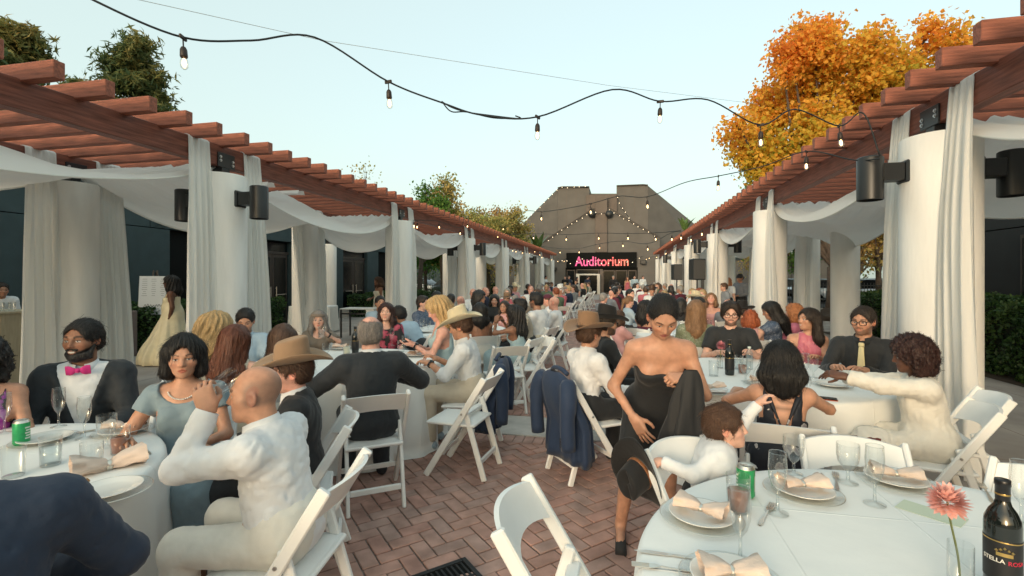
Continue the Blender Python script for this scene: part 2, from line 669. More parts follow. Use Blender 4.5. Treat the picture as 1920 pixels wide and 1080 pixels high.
# ---- sconces on the columns
def sconce(x, y, sg, label):
	e = empty('column_lamp', (x, y, 2.56), 0, label, 'lamp', 'black cylinder lamps on the columns')
	MB().box((sg * .272 - .028 if sg > 0 else -.30, -.09, -.10), (.30 if sg > 0 else -.272 + .028, .09, .10), bev=.012).obj('wall_plate', m_steel, e)
	a, b = (.30, .47) if sg > 0 else (-.47, -.30)
	MB().box((a, -.07, -.08), (b, .07, .08), bev=.006).obj('arm', m_steel, e)
	h = MB().lathe([(.0, .150), (.092, .150), (.103, .142), (.105, .135), (.105, -.245), (.098, -.250), (.098, -.20), (.0, -.2)], 32, Matrix.Translation((sg * .55, 0, 0))).obj('housing', m_steel, e, auto=40)
	MB().lathe([(.0, -.198), (.095, -.198)], 24, Matrix.Translation((sg * .55, 0, 0)), cap=False).obj('lens', mat('lens_glass', (.35, .35, .33), .3), h)
	return e


for k, which in ((1, 'first'), (3, 'third'), (5, 'fifth')):
	for side, xi, nm in (('L', -AL - .065, 'left'), ('R', AR + .065, 'right')):
		for sg in (-1, 1):
			aisle = (sg > 0) == (side == 'L')
			sconce(xi, COLY[k], sg, 'black cylinder lamp on the %s %s column, %s side' % (which, nm, 'aisle' if aisle else 'pergola'))


# ---------------------------------------------------------------- drapery
def drape_mat():
	m = D.materials.new('sheer_voile')
	m.use_nodes = True
	N, L = m.node_tree.nodes, m.node_tree.links
	out = N['Material Output']
	b = N['Principled BSDF']
	b.inputs['Base Color'].default_value = (.90, .89, .85, 1)
	b.inputs['Roughness'].default_value = .9
	b.inputs['Sheen Weight'].default_value = .15
	t = N.new('ShaderNodeBsdfTranslucent')
	t.inputs['Color'].default_value = (.90, .89, .85, 1)
	mx = N.new('ShaderNodeMixShader'); mx.inputs[0].default_value = .30
	L.new(b.outputs[0], mx.inputs[1]); L.new(t.outputs[0], mx.inputs[2])
	L.new(mx.outputs[0], out.inputs['Surface'])
	tc = N.new('ShaderNodeTexCoord'); nz = N.new('ShaderNodeTexNoise'); nz.inputs['Scale'].default_value = 40
	L.new(tc.outputs['Object'], nz.inputs['Vector'])
	bp = N.new('ShaderNodeBump'); bp.inputs['Strength'].default_value = .08; bp.inputs['Distance'].default_value = .01
	L.new(nz.outputs['Fac'], bp.inputs['Height']); L.new(bp.outputs[0], b.inputs['Normal'])
	MATS['sheer_voile'] = m
	return m


m_voile = drape_mat()


def swag(side, k, label):
	sg = -1 if side == 'L' else 1
	xi = (-AL if side == 'L' else AR)
	y0, y1 = COLY[k], COLY[k + 1]
	rr = random.Random(k * 7 + (3 if side == 'L' else 0))
	ns, nt = 41, 73
	o = empty('ceiling_swag', (xi, y0, 0), 0, label, 'drape', 'white voile swags hung in the pergola bays')
	sag_a, sag_b = .60 + rr.uniform(-.08, .06), .62 + rr.uniform(-.08, .08)
	ph = [rr.uniform(0, 6.3) for _ in range(8)]
	rows = []
	for i in range(ns):
		s = i / (ns - 1)
		par = 4 * s * (1 - s)
		row = []
		for j in range(nt):
			t = j / (nt - 1)
			sag = sag_a * (1 - t) + sag_b * t
			edge = 2.985 - sag * par ** .92
			ridge = 3.00 + .185 * max(0, 1 - abs(s - .5) / .16) ** .55 - .34 * (par ** 1.0) * (1 - max(0, 1 - abs(s - .5) / .30) ** .8)
			w = max(0.0, 1 - abs(t - .5) / .5)
			bump_ = w ** .75
			z = edge * (1 - bump_) + ridge * bump_
			gather = (1 - par) ** 1.4
			fold = .020 * math.sin(2 * math.pi * (9 * t) + ph[0] + 2 * s) + .012 * math.sin(2 * math.pi * 17 * t + ph[1] - 3 * s)
			z += fold * (.25 + gather) + .035 * math.sin(6 * s + 5 * t + ph[2]) * par * .6
			fan = .018 * math.sin(2 * math.pi * (14 * t + 3 * s) + ph[3]) * (1 - par) ** .6
			x = sg * (-.035 + (PW + .07) * t) + fan * .3
			# the sheet is pulled together at the columns
			pull = .10 * gather
			x = sg * PW * .5 + (x - sg * PW * .5) * (1 - pull)
			y = (y1 - y0) * (.01 + .98 * s) + .05 * math.sin(9 * t + ph[4]) * par
			row.append((x, y, z + fan * .4))
		rows.append(row)
	mb = MB().grid(rows)
	c = mb.obj('swag_cloth', m_voile, o, smooth=True)
	# hem rolled along both free edges
	for j in (0, nt - 1):
		MB().tube([(rows[i][j][0], rows[i][j][1], rows[i][j][2] - .006) for i in range(ns)], .011, 6).obj('hem', m_voile, o, smooth=True)
	# loops that tie the middle over the rafters
	for q in (.40, .56):
		yy = (y1 - y0) * q
		zz = 3.20
		mbt = MB()
		prof = [(-.10, -.02), (-.075, .02), (-.052, .185), (.0, .20), (.052, .185), (.075, .02), (.10, -.02)]
		P = []
		for i in range(14):
			f = i / 13
			xx = sg * (PW * .5 - .30 + .60 * f)
			P.append([(xx + .02 * math.sin(i), yy + a * 1.0, zz - .03 + b_ - .03 * abs(f - .5)) for a, b_ in prof])
		mbt.grid(P)
		mbt.obj('loop', m_voile, o, smooth=True)
	return o


for k in range(0, 7):
	nth = ('nearest', 'second', 'third', 'fourth', 'fifth', 'sixth', 'seventh')[k]
	swag('L', k, 'white voile swag under the rafters of the %s bay, left pergola' % nth)
	swag('R', k, 'white voile swag under the rafters of the %s bay, right pergola' % nth)


def drop(x, y, sg, w_top, w_bot, dx, dy, label, seed, w_mid=None, over=True, zt=BEAM_Z1, tie=None):
	"""a length of voile hung over the beam: x is the beam face, cloth hangs on the aisle side (sg away from the beam)"""
	rr = random.Random(seed)
	o = empty('column_drape', (x, y, 0), 0, label, 'drape', 'white voile lengths hung beside the columns')
	nf = rr.choice((4, 5, 6))
	ph = rr.uniform(0, 6.3)
	rows = []
	path = []
	bw = .13
	if over: path += [(-bw - .012, zt - .22), (-bw - .012, zt - .02), (-bw * .9, zt + .014), (-.02, zt + .014), (.012, zt - .01)]
	N_ = 34
	for i in range(N_ + 1):
		f = i / N_
		path.append((.014 + .05 * (1 - math.exp(-f * 5)), (zt - .03) * (1 - f) + .012 * f))
	n = len(path)
	for i, (a, z) in enumerate(path):
		f = max(0.0, (zt - .03 - z) / (zt - .04))
		wd = w_top + (w_bot - w_top) * f ** 1.3
		if w_mid: wd = w_mid * math.sin(math.pi * f) * .5 + wd
		amp = .010 + .034 * min(1, f * 3) * (.5 + .5 * f)
		row = []
		nt = 36
		for j in range(nt + 1):
			t = j / nt
			fold = amp * (math.sin(2 * math.pi * nf * t + ph + .8 * math.sin(3 * f + ph)) + .45 * math.sin(2 * math.pi * nf * 2.3 * t + 1.7 * ph + 2 * f))
			if i < 5 and over: fold *= .15
			row.append((sg * (a + fold + dx * f ** 1.2), (t - .5) * wd + dy * f ** 1.4 + .010 * math.sin(7 * f + ph), max(z, .02 + .01 * math.sin(9 * t + ph))))
		rows.append(row)
	MB().grid(rows).obj('voile_length', m_voile, o, smooth=True)
	return o


ordn = ('nearest unseen', 'first', 'second', 'third', 'fourth', 'fifth', 'sixth', 'seventh')
for k in range(1, 8):
	for side, xi, sg in (('left', -AL, 1), ('right', AR, -1)):
		far = k >= 3
		a = random.Random(k * 13 + (5 if side == 'left' else 1))
		sp = .40 if not far else .34
		bot = (.44, .44) if not far else (.48, .48)
		dxy = (a.uniform(0, .05), a.uniform(-.05, .05))
		da, db = (-.06, .06)
		if k >= 3: da, db = a.uniform(-.02, .28), a.uniform(-.28, .02)
		if side == 'right' and k == 2: da, db = -.42, -.10
		if side == 'right' and k == 1: da, db = -.04, .03
		for q, dy in ((-1, da), (1, db)):
			wb = bot[0]
			if side == 'right' and k == 2: wb = .62
			drop(xi, COLY[k] + q * sp + (.03 if q > 0 else 0), sg, .29, wb, dxy[0], dy,
				 'white voile length on the %s side of the %s %s column' % ('near' if q < 0 else 'far', ordn[k], side), k * 31 + q * 3 + (100 if side == 'left' else 0))
	# the outer row
	if k <= 4:
		for side, xi, sg in (('left', -AL - PW + .13, 1), ('right', AR + PW - .13, -1)):
			for q in (-1, 1):
				dy = (.06 if q > 0 else -.05)
				wb = .50
				if side == 'left' and k == 2: dy, wb = (.0, .5) if q > 0 else (.35, .55)
				drop(xi, COLY[k] + q * .42, sg, .34, wb, .02, dy, 'white voile length on the %s side of the %s outer %s column' % ('near' if q < 0 else 'far', ordn[k], side), k * 17 + q + (50 if side == 'left' else 0))

# ================================================================ buildings
def hall_left():
	X = -10.8
	H = 4.0
	root = empty('hall', (X, 0, 0), 0, 'low dark teal stucco hall behind the left pergola', 'building')
	# openings as (y0, y1, kind), walls between
	ops = [(4.9, 6.4, 'door'), (9.75, 11.1, 'void'), (12.7, 14.25, 'door'), (15.2, 16.6, 'void'), (17.4, 19.3, 'door'), (20.3, 22.4, 'void')]
	y = -12.0
	end = 24.4
	top = 2.78
	segs = []
	for a, b, k in ops:
		segs.append((y, a)); y = b
	segs.append((y, end))
	for a, b in segs:
		n = max(1, round((b - a) / 3.2))
		for i in range(n):
			p, q = a + (b - a) * i / n, a + (b - a) * (i + 1) / n
			MB().box((-.25, p + .006, 0), (0, q - .006, top - .008), bev=.006).obj('wall_panel', m_teal, root)
	n = 12
	for i in range(n):
		p, q = -12 + (end + 12) * i / n, -12 + (end + 12) * (i + 1) / n
		MB().box((-.25, p + .006, top + .008), (0, q - .006, H - .25), bev=.006).obj('wall_panel', m_teal, root)
	MB().box((-.24, -11.99, 0), (-.02, end - .01, .0)).v
	MB().box((-.30, -12, H - .249), (.06, end, H), bev=.01).obj('parapet', m_teal2, root)
	MB().box((-9, -12, 0), (-.26, end, H - .12)).obj('building_mass', m_teal2, root)
	for a, b, k in ops:
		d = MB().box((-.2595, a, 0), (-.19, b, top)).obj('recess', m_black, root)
		if k == 'door':
			mid = (a + b) / 2
			for (p, q, hs) in ((a + .05, mid - .01, 1), (mid + .01, b - .05, -1)):
				dd = MB().box((-.17, p, .02), (-.12, q, 2.35), bev=.004).obj('door', m_alu, root)
				MB().box((-.119, p + .09, .25), (-.113, q - .09, 2.25)).obj('pane', m_dark, dd)
				yy = q - .12 if hs > 0 else p + .12
				mbh = MB()
				mbh.tube([(-.06, yy, .95), (-.06, yy, 1.30)], .014, 8)
				mbh.tube([(-.118, yy, 1.0), (-.06, yy, 1.0)], .010, 6)
				mbh.tube([(-.118, yy, 1.25), (-.06, yy, 1.25)], .010, 6)
				mbh.box((-.10, min(yy, yy - hs * .5), 1.02), (-.075, max(yy, yy - hs * .5), 1.05))
				mbh.obj('handle', m_bolt, dd)
			MB().box((-.17, a, 2.36), (-.10, b, 2.44)).obj('door_header', m_alu, root)
			MB().box((-.15, a + .05, 2.44), (-.13, b - .05, top - .05)).obj('transom_pane', m_dark, root)
	# low plinth / kerb trim
	MB().box((.001, -12, .0), (.03, 4.8, .12)).obj('plinth', m_teal2, root)
	# floodlight by the door
	fl = empty('flood_light', (X + .02, 9.55, 2.93), 0, 'small white twin flood light on the dark hall wall', 'light')
	wl = mat('white_plastic', (.7, .7, .68), .4)
	MB().box((0, -.05, -.05), (.04, .05, .05), bev=.01).obj('base', wl, fl)
	for q in (-1, 1):
		Mx = Matrix.Translation((.09, q * .085, .0)) @ Matrix.Rotation(RAD(60), 4, 'Y')
		MB().lathe([(.0, -.06), (.035, -.055), (.055, .02), (.06, .05), (.05, .052), (0, .04)], 16, Mx).obj('lamp_head', wl, fl, smooth=True)
	return root


hall_left()


def hall_right():
	X = 7.9
	root = empty('hall', (X, 0, 0), 0, 'black-walled building behind the hedge, right of the right pergola', 'building')
	m = mat('charcoal_wall', (.012, .015, .017), .7, var=.12, vscale=3)
	for i in range(10):
		a, b = -8 + i * 2.4, -8 + (i + 1) * 2.4
		if b > 15.8: b = 15.8
		MB().box((0, a + .008, 0), (.25, b - .008, 2.60), bev=.006).obj('wall_panel', m, root)
		MB().box((0, a + .008, 2.62), (.25, b - .008, 3.6), bev=.006).obj('wall_panel', m, root)
		if b >= 15.8: break
	MB().box((-.06, -8, 3.605), (.30, 15.8, 3.8), bev=.01).obj('parapet', m, root)
	MB().box((.26, -8, 0), (8, 15.79, 3.7)).obj('building_mass', m, root)
	for (a, b) in ((7.2, 8.6), (10.2, 11.6)):
		w = MB().box((-.03, a, 1.0), (-.002, b, 2.45), bev=.004).obj('window_frame', m_alu, root)
		MB().box((-.036, a + .06, 1.06), (-.031, b - .06, 2.39)).obj('pane', m_dark, w)
	v = MB()
	v.box((-.10, 8.95, 2.55), (-.002, 9.5, 3.05), bev=.01)
	v.obj('vent_box', mat('grey_vent', (.09, .10, .11), .5), root)


hall_right()


def auditorium():
	Y = 47.0
	root = empty('auditorium', (0, Y, 0), 0, 'grey-brown auditorium with stepped roofline and lit sign at the end', 'building')
	f = lambda px, py: (px_at_Y(px, Y), h_at(py, px_at_Y(px, Y), Y))
	def f2(px, py, dy):
		x = px_at_Y(px, Y + dy)
		return (x, dy, max(0.0, h_at(py, x, Y + dy)))
	def facet(P, name='facade'):
		"""a wall facet from (px, py, set-back) corners, solid towards the back"""
		fr = [f2(*q) for q in P]
		n = len(fr)
		v = fr + [(x, 11.0, z) for x, y, z in fr]
		me = D.meshes.new(name)
		me.from_pydata(v, [], [tuple(range(n)), tuple(range(n, 2 * n))] + [(i, i + n, (i + 1) % n + n, (i + 1) % n) for i in range(n)])
		bm = bmesh.new(); bm.from_mesh(me); bmesh.ops.recalc_face_normals(bm, faces=bm.faces); bm.to_mesh(me); bm.free()
		me.materials.append(m_aud)
		return link(name, me, root)
	facet([(1046, 600, 0), (1046, 353, 0), (1054, 351, 0), (1105, 351, 0), (1105, 600, 0)])
	facet([(1156, 600, 0), (1156, 349, 0), (1206, 347, 0), (1215, 348, 0), (1215, 600, 0)])
	facet([(1105.2, 600, .5), (1105.2, 363, .5), (1155.8, 363, .5), (1155.8, 600, .5)])
	facet([(900, 600, 7), (900, 500, 7), (958, 442, 5), (1045.8, 353.5, .02), (1045.8, 600, .02)])
	facet([(1215.2, 600, .02), (1215.2, 348.4, .02), (1312, 428, 5), (1372, 480, 7), (1372, 600, 7)])
	P = [f(*q) for q in ((1046, 353), (1054, 351), (1105, 351))], [f(*q) for q in ((1156, 349), (1206, 347), (1215, 348))]
	def prism(P, y0, y1, name, m, parent=root):
		n = len(P)
		v = [(x, y0, z) for x, z in P] + [(x, y1, z) for x, z in P]
		fc = [tuple(range(n)), tuple(reversed(range(n, 2 * n)))] + [(i, i + n, (i + 1) % n + n, (i + 1) % n) for i in range(n)]
		me = D.meshes.new(name)
		me.from_pydata(v, [], fc)
		bm = bmesh.new(); bm.from_mesh(me); bmesh.ops.recalc_face_normals(bm, faces=bm.faces); bm.to_mesh(me); bm.free()
		me.materials.append(m)
		return link(name, me, parent)
	# parapet caps
	for a, b in [(q[k], q[k + 1]) for q in P for k in (0, 1)]:
		MB().bar((a[0], -.02, a[1] + .03), (b[0], -.02, b[1] + .03), .35, .07).obj('parapet_cap', mat('cap_metal', (.07, .06, .055), .6), root)
	# raised centre: gable block standing forward, pilaster
	G = [f(1016, 552), f(1016, 458), f(1112, 394), f(1145, 394), f(1236, 447), f(1236, 552)]
	G[0] = (G[0][0], 0); G[-1] = (G[-1][0], 0)
	prism(G, -.8, -.005, 'gable_block', m_aud)
	for a, b in ((G[1], G[2]), (G[2], G[3]), (G[3], G[4])):
		MB().bar((a[0], -.84, a[1] + .03), (b[0], -.84, b[1] + .03), .14, .07).obj('gable_cap', mat('cap_metal', (.07, .06, .055), .6), root)
	x0, x1 = f(1117, 400)[0], f(1139, 400)[0]
	zt = f(1117, 366)[1]
	zs = f(1117, 474)[1]
	MB().box((x0, -1.02, zs), (x1, -.81, zt - .3), bev=.02).obj('pilaster', m_aud2, root)
	MB().box((x0 - .9, -.30, zt - 2.0), (x1 + .9, -.006, zt), bev=.02).obj('bell_wall', m_aud2, root)
	# horizontal joints
	for py in (470, 512, 528):
		for xa, xb in ((f(1018, py)[0], f(1062, py)[0]), (f(1195, py)[0], f(1234, py)[0])):
			MB().box((xa, -.806, f(1100, py)[1] - .02), (xb, -.801, f(1100, py)[1] + .02)).obj('wall_joint', m_aud2, root)
	for px in (1062, 1080, 1172, 1190):     # upright panel joints of the stucco
		x, zt_ = f(px, 356)
		MB().box((x - .015, -.006, 4.0), (x + .015, -.001, zt_ - .1)).obj('wall_joint', m_aud2, root)
	# sign box and letters
	sx0, sx1 = f(1064, 490)[0], f(1193, 490)[0]
	sz0, sz1 = f(1064, 503)[1], f(1064, 475)[1]
	sign = empty('sign_board', (0, Y, 0), 0, 'glowing pink and orange sign on a black board reading Auditorium', 'sign')
	MB().box((sx0, -1.05, sz0), (sx1, -.803, sz1), bev=.02).obj('backing', mat('sign_black', (.004, .005, .005), .7, spec=.15), sign)
	mm = D.materials.new('neon_letters')
	mm.use_nodes = True
	N, L = mm.node_tree.nodes, mm.node_tree.links
	b = N['Principled BSDF']
	tc = N.new('ShaderNodeTexCoord'); sp = N.new('ShaderNodeSeparateXYZ'); rp = N.new('ShaderNodeValToRGB')
	L.new(tc.outputs['Generated'], sp.inputs[0]); L.new(sp.outputs[0], rp.inputs[0])
	rp.color_ramp.elements[0].color = (.85, .09, .26, 1)
	x_ = rp.color_ramp.elements.new(.3); x_.color = (1.0, .13, .13, 1)
	rp.color_ramp.elements[-1].color = (1.0, .27, .12, 1)
	L.new(rp.outputs[0], b.inputs['Emission Color']); b.inputs['Emission Strength'].default_value = .95
	b.inputs['Base Color'].default_value = (.05, .02, .02, 1)
	cu = D.curves.new('letters', 'FONT')
	cu.body = 'Auditorium'
	cu.align_x = 'CENTER'
	cu.extrude = .04
	cu.offset = .012
	cu.size = 1.0
	to = D.objects.new('tmp_text', cu)
	COL.objects.link(to)
	dg = bpy.context.evaluated_depsgraph_get()
	me = D.meshes.new_from_object(to.evaluated_get(dg))
	D.objects.remove(to)
	lo = [min(v.co[i] for v in me.vertices) for i in range(3)]
	hi = [max(v.co[i] for v in me.vertices) for i in range(3)]
	tx0, tx1 = f(1080, 490)[0], f(1178, 490)[0]
	tz0, tz1 = f(1080, 499.5)[1], f(1080, 482)[1]
	for v in me.vertices:
		x, y, z = v.co
		v.co = (tx0 + (x - lo[0]) / (hi[0] - lo[0]) * (tx1 - tx0), -1.11 - z, tz0 + (y - lo[1]) / (hi[1] - lo[1]) * (tz1 - tz0))
	me.materials.clear(); me.materials.append(mm)
	link('letters', me, sign)
	# glazed entrance
	dz = f(1064, 505)[1]
	def glass(pa, pb, py_top, nm='glass_panel'):
		xa, xb = f(pa, 520)[0], f(pb, 520)[0]
		zt_ = f(1100, py_top)[1]
		o = MB().box((xa, -.86, .02), (xb, -.803, zt_), bev=.01).obj(nm, m_alu, root)
		MB().box((xa + .09, -.872, .16), (xb - .09, -.861, zt_ - .09)).obj('pane', m_dark, o)
		return o
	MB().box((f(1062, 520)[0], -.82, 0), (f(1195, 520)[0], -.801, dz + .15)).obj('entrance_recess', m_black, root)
	glass(1064, 1080, 506)
	glass(1131, 1153, 507); glass(1154, 1176, 507); glass(1177, 1193, 507)
	glass(1082, 1124, 505, 'transom')
	xa, xb = f(1082, 520)[0], f(1124, 520)[0]
	zt2 = f(1100, 513.5)[1]
	mbf = MB()
	mbf.box((xa - .02, -.98, 0), (xa + .30, -.873, zt2), bev=.01)
	mbf.box((xb - .18, -.98, 0), (xb + .02, -.873, zt2), bev=.01)
	mbf.box((xa + .301, -.98, zt2 - .14), (xb - .181, -.873, zt2), bev=.01)
	mbf.obj('door_frame', m_wframe, root)
	MB().box((f(1125, 520)[0], -1.0, 0), (f(1131, 520)[0], -.87, dz), bev=.02).obj('mullion', m_aud2, root)
	ra = MB().box((xb + .03, -1.75, .03), (xb + .10, -.99, zt2 - .05), bev=.01).obj('open_door', m_wframe, root)
	for px in (1070, 1184):                 # small white notices on the glass
		xq = f(px, 530)[0]
		MB().box((xq - .22, -.876, f(1100, 531)[1]), (xq + .22, -.873, f(1100, 525)[1])).obj('notice', mat('paper', (.6, .6, .58), .7), root)
	# round loudspeakers on the wall
	for px, side in ((1111, 'left'), (1142.5, 'right')):
		x, z = f(px, 404)
		s = empty('wall_speaker', (x, Y - 1.1, z), 0, 'round black loudspeaker high on the facade, %s of the pilaster' % side, 'speaker')
		Mx = Matrix.Rotation(RAD(90), 4, 'X')
		MB().lathe([(.0, .28), (.12, .27), (.34, .20), (.36, .12), (.30, -.2), (0, -.2)], 20, Mx).obj('cabinet', m_steel, s, smooth=True)
		MB().lathe([(0, .285), (.10, .283)], 16, Mx, cap=False).obj('cone', mat('grille', (.06, .06, .06), .6), s)
	# side lamp on the wall
	for px, py, sd in ((1041, 505, 'left'), (1205, 492, 'right')):
		x, z = f(px, py)
		s = empty('wall_sconce', (x, Y - .95, z), 0, 'small dark wall light on the facade, %s of the entrance' % sd, 'light')
		MB().box((-.25, -.25, -.2), (.25, .12, .2), bev=.05).obj('body', m_steel, s)
	# low wings either side
	for (pa, pb, top, lab) in ((770, 899, 492, 'dark low wing left of the auditorium'), (1373, 1600, 489, 'dark low wing right of the auditorium')):
		xa, xb = px_at_Y(pa, Y + 2), px_at_Y(pb, Y + 2)
		zt_ = h_at(top, 0, Y + 2)
		w = empty('wing', (0, Y + 2, 0), 0, lab, 'building')
		n = 6
		for i in range(n):
			MB().box((xa + (xb - xa) * i / n + .02, 0, 0), (xa + (xb - xa) * (i + 1) / n - .02, 4, zt_), bev=.02).obj('wall_panel', m_teal if pa < 1000 else m_aud, w)
		MB().box((xa, -.1, zt_ + .002), (xb, 4.1, zt_ + .25), bev=.02).obj('parapet', m_teal2, w)


auditorium()



# ================================================================ trees, hedges, plants, parking lot
def leaf_mat(name, cols, rough=.6, trans=.35):
	m = D.materials.new(name)
	m.use_nodes = True
	N, L = m.node_tree.nodes, m.node_tree.links
	b = N['Principled BSDF']
	b.inputs['Roughness'].default_value = rough
	b.inputs['Specular IOR Level'].default_value = .3
	g = N.new('ShaderNodeNewGeometry')
	a = N.new('ShaderNodeAttribute'); a.attribute_name = 'Col'
	rp = N.new('ShaderNodeValToRGB')
	e = rp.color_ramp.elements
	e[0].position, e[0].color = 0, (*cols[0], 1)
	e[1].position, e[1].color = 1, (*cols[-1], 1)
	for i in range(1, len(cols) - 1):
		x = e.new(i / (len(cols) - 1)); x.color = (*cols[i], 1)
	# hue by position in clumps plus a little per leaf
	ad = N.new('ShaderNodeMath'); ad.operation = 'MULTIPLY_ADD'; ad.inputs[1].default_value = .35
	L.new(g.outputs['Random Per Island'], ad.inputs[0])
	sp = N.new('ShaderNodeSeparateColor'); L.new(a.outputs['Color'], sp.inputs[0])
	ml = N.new('ShaderNodeMath'); ml.operation = 'MULTIPLY'; ml.inputs[1].default_value = .75
	L.new(sp.outputs[0], ml.inputs[0]); L.new(ml.outputs[0], ad.inputs[2])
	L.new(ad.outputs[0], rp.inputs[0])
	L.new(rp.outputs[0], b.inputs['Base Color'])
	t = N.new('ShaderNodeBsdfTranslucent'); L.new(rp.outputs[0], t.inputs['Color'])
	mx = N.new('ShaderNodeMixShader'); mx.inputs[0].default_value = trans
	L.new(b.outputs[0], mx.inputs[1]); L.new(t.outputs[0], mx.inputs[2])
	L.new(mx.outputs[0], N['Material Output'].inputs['Surface'])
	MATS[name] = m
	return m


m_bark = mat('bark', (.10, .075, .06), .9, var=.3, vscale=12, bump=.6, bscale=40)
m_leaf_or = leaf_mat('leaf_autumn', [(.16, .26, .04), (.60, .48, .06), (.85, .50, .07), (.88, .38, .06), (.80, .26, .06)], trans=.5)
m_leaf_gr = leaf_mat('leaf_green', [(0.060, 0.128, 0.031), (0.102, 0.221, 0.043), (0.170, 0.272, 0.051)])
m_leaf_mx = leaf_mat('leaf_turning', [(.24, .29, .09), (.38, .34, .11), (.46, .33, .12), (.50, .27, .11)])
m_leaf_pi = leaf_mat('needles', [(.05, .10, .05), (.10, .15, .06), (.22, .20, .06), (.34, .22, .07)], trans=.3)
m_leaf_he = leaf_mat('leaf_hedge', [(0.024, 0.058, 0.020), (0.044, 0.099, 0.031), (0.085, 0.145, 0.037)], rough=.4, trans=.2)


def leaf_cloud(pts, nrm_, size, rs, tone, aspect=.6):
	"""a bent two-triangle leaf at every point: returns verts, quads, colours"""
	n = len(pts)
	d = rs.normal(size=(n, 3)); d /= np.linalg.norm(d, axis=1)[:, None]
	a = np.cross(d, rs.normal(size=(n, 3))); a /= np.linalg.norm(a, axis=1)[:, None] + 1e-9
	s = (size * rs.uniform(.6, 1.35, n))[:, None]
	c = np.cross(d, a)
	v = np.stack([pts - d * s * .5, pts + a * s * aspect * .5 + c * s * .12, pts + d * s * .5, pts - a * s * aspect * .5 + c * s * .12], 1).reshape(-1, 3)
	f = np.arange(n * 4).reshape(n, 4)
	col = np.repeat(np.stack([tone, tone, tone], 1), 4, 0)
	return v, f, col


def grow(rs, base, h, spread, levels=3, n0=6, r0=.22, up=.6):
	"""recursive limbs: list of (points, radii), and tip positions"""
	limbs, tips = [], []
	trunk = [np.array(base) + np.array((0, 0, h * f)) + np.array((rs.normal() * .03 * f, rs.normal() * .03 * f, 0)) * h for f in np.linspace(0, .42, 5)]
	limbs.append((trunk, [r0 * (1.5 - f) if i else r0 * 1.7 for i, f in enumerate(np.linspace(0, .8, 5))]))
	def br(p, d, L, r, lev):
		q = [p]
		dd = d / np.linalg.norm(d)
		for i in range(4):
			dd = dd + rs.normal(size=3) * .16 + np.array((0, 0, .10))
			dd /= np.linalg.norm(dd)
			q.append(q[-1] + dd * L / 4)
		limbs.append((q, [r * (1 - .17 * i) for i in range(5)]))
		if lev == 0:
			tips.extend(q[2:])
			return
		if lev == 1: tips.extend(q[3:])
		for k in range(rs.randint(3, 5)):
			f = rs.randint(2, 5)
			nd = dd + rs.normal(size=3) * .75
			br(q[f], nd, L * rs.uniform(.5, .72), r * .5, lev - 1)
	for k in range(n0):
		an = 2 * math.pi * (k + rs.uniform(-.3, .3)) / n0
		f = rs.randint(2, 5)
		br(trunk[f], np.array((math.cos(an) * spread, math.sin(an) * spread, up + rs.uniform(0, .5))), h * rs.uniform(.26, .36), r0 * .5, levels - 1)
	br(trunk[-1], np.array((rs.normal() * .2, rs.normal() * .2, 1.0)), h * .34, r0 * .6, levels - 1)
	return limbs, np.array(tips)


def tree(name, label, base, h, rad, lm, seed, leaves=9000, size=.12, spread=1.0, tone=None, sparse=.0, levels=3, r0=.22, clump=.42, n0=6, up=.6, box=None, group=None, twigs=0):
	rs = np.random.RandomState(seed)
	o = empty(name, base, 0, label, 'tree', group)
	limbs, tips = grow(rs, (0, 0, 0), h, spread, levels, n0, r0, up)
	if box is not None:                    # fit the crown to (width, bottom, top)
		w, zb, zt = box
		lo, hi = tips.min(0), tips.max(0)
		cx = (lo + hi) / 2
		sc = np.array((w / (hi[0] - lo[0]), w / (hi[1] - lo[1]), (zt - zb) / (hi[2] - lo[2])))
		def fit(p):
			p = np.asarray(p, float)
			k = np.clip((p[..., 2:3]) / (h * .30), 0, 1)
			q = p.copy()
			q[..., 0] = (p[..., 0] - cx[0]) * sc[0]; q[..., 1] = (p[..., 1] - cx[1]) * sc[1]; q[..., 2] = zb + (p[..., 2] - lo[2]) * sc[2]
			p0 = p.copy()
			return p0 * (1 - k) + q * k
		tips = fit(tips)
		limbs = [([fit(x) for x in q], r) for q, r in limbs]
	mb = MB()
	for q, r in limbs:
		mb.tube([tuple(x) for x in q], [max(.008, x) for x in r], 6 if r[0] < .1 else 10, cap=False)
	mb.obj('trunk', m_bark, o, smooth=True)
	# clumps of leaves round the tips
	k = rs.randint(0, len(tips), leaves)
	if sparse: k = k[np.sin(k * 12.9898) > sparse * 2 - 1] if sparse < 1 else k
	n = len(k)
	off = rs.normal(size=(n, 3)) * clump * np.array((1, 1, .75))
	pts = tips[k] + off
	ph = rs.uniform(0, 6, 3)
	t = .5 + .28 * np.sin(pts[:, 0] * 1.1 + ph[0]) + .25 * np.sin(pts[:, 2] * 1.3 + ph[1] + pts[:, 1]) + rs.normal(size=n) * .10
	if tone is not None: t = tone(pts, t)
	v, f, c = leaf_cloud(pts, None, size, rs, np.clip(t, 0, 1))
	me = np_mesh('crown', v, f, lm, False, c)
	link('crown', me, o)
	return o


def at_px(px, Z):
	p = c2w((px - 960) / FPX * Z, Z)
	return (p.x, p.y, 0)


# big maple in autumn colour behind the right pergola
b = at_px(1562, 18.2)


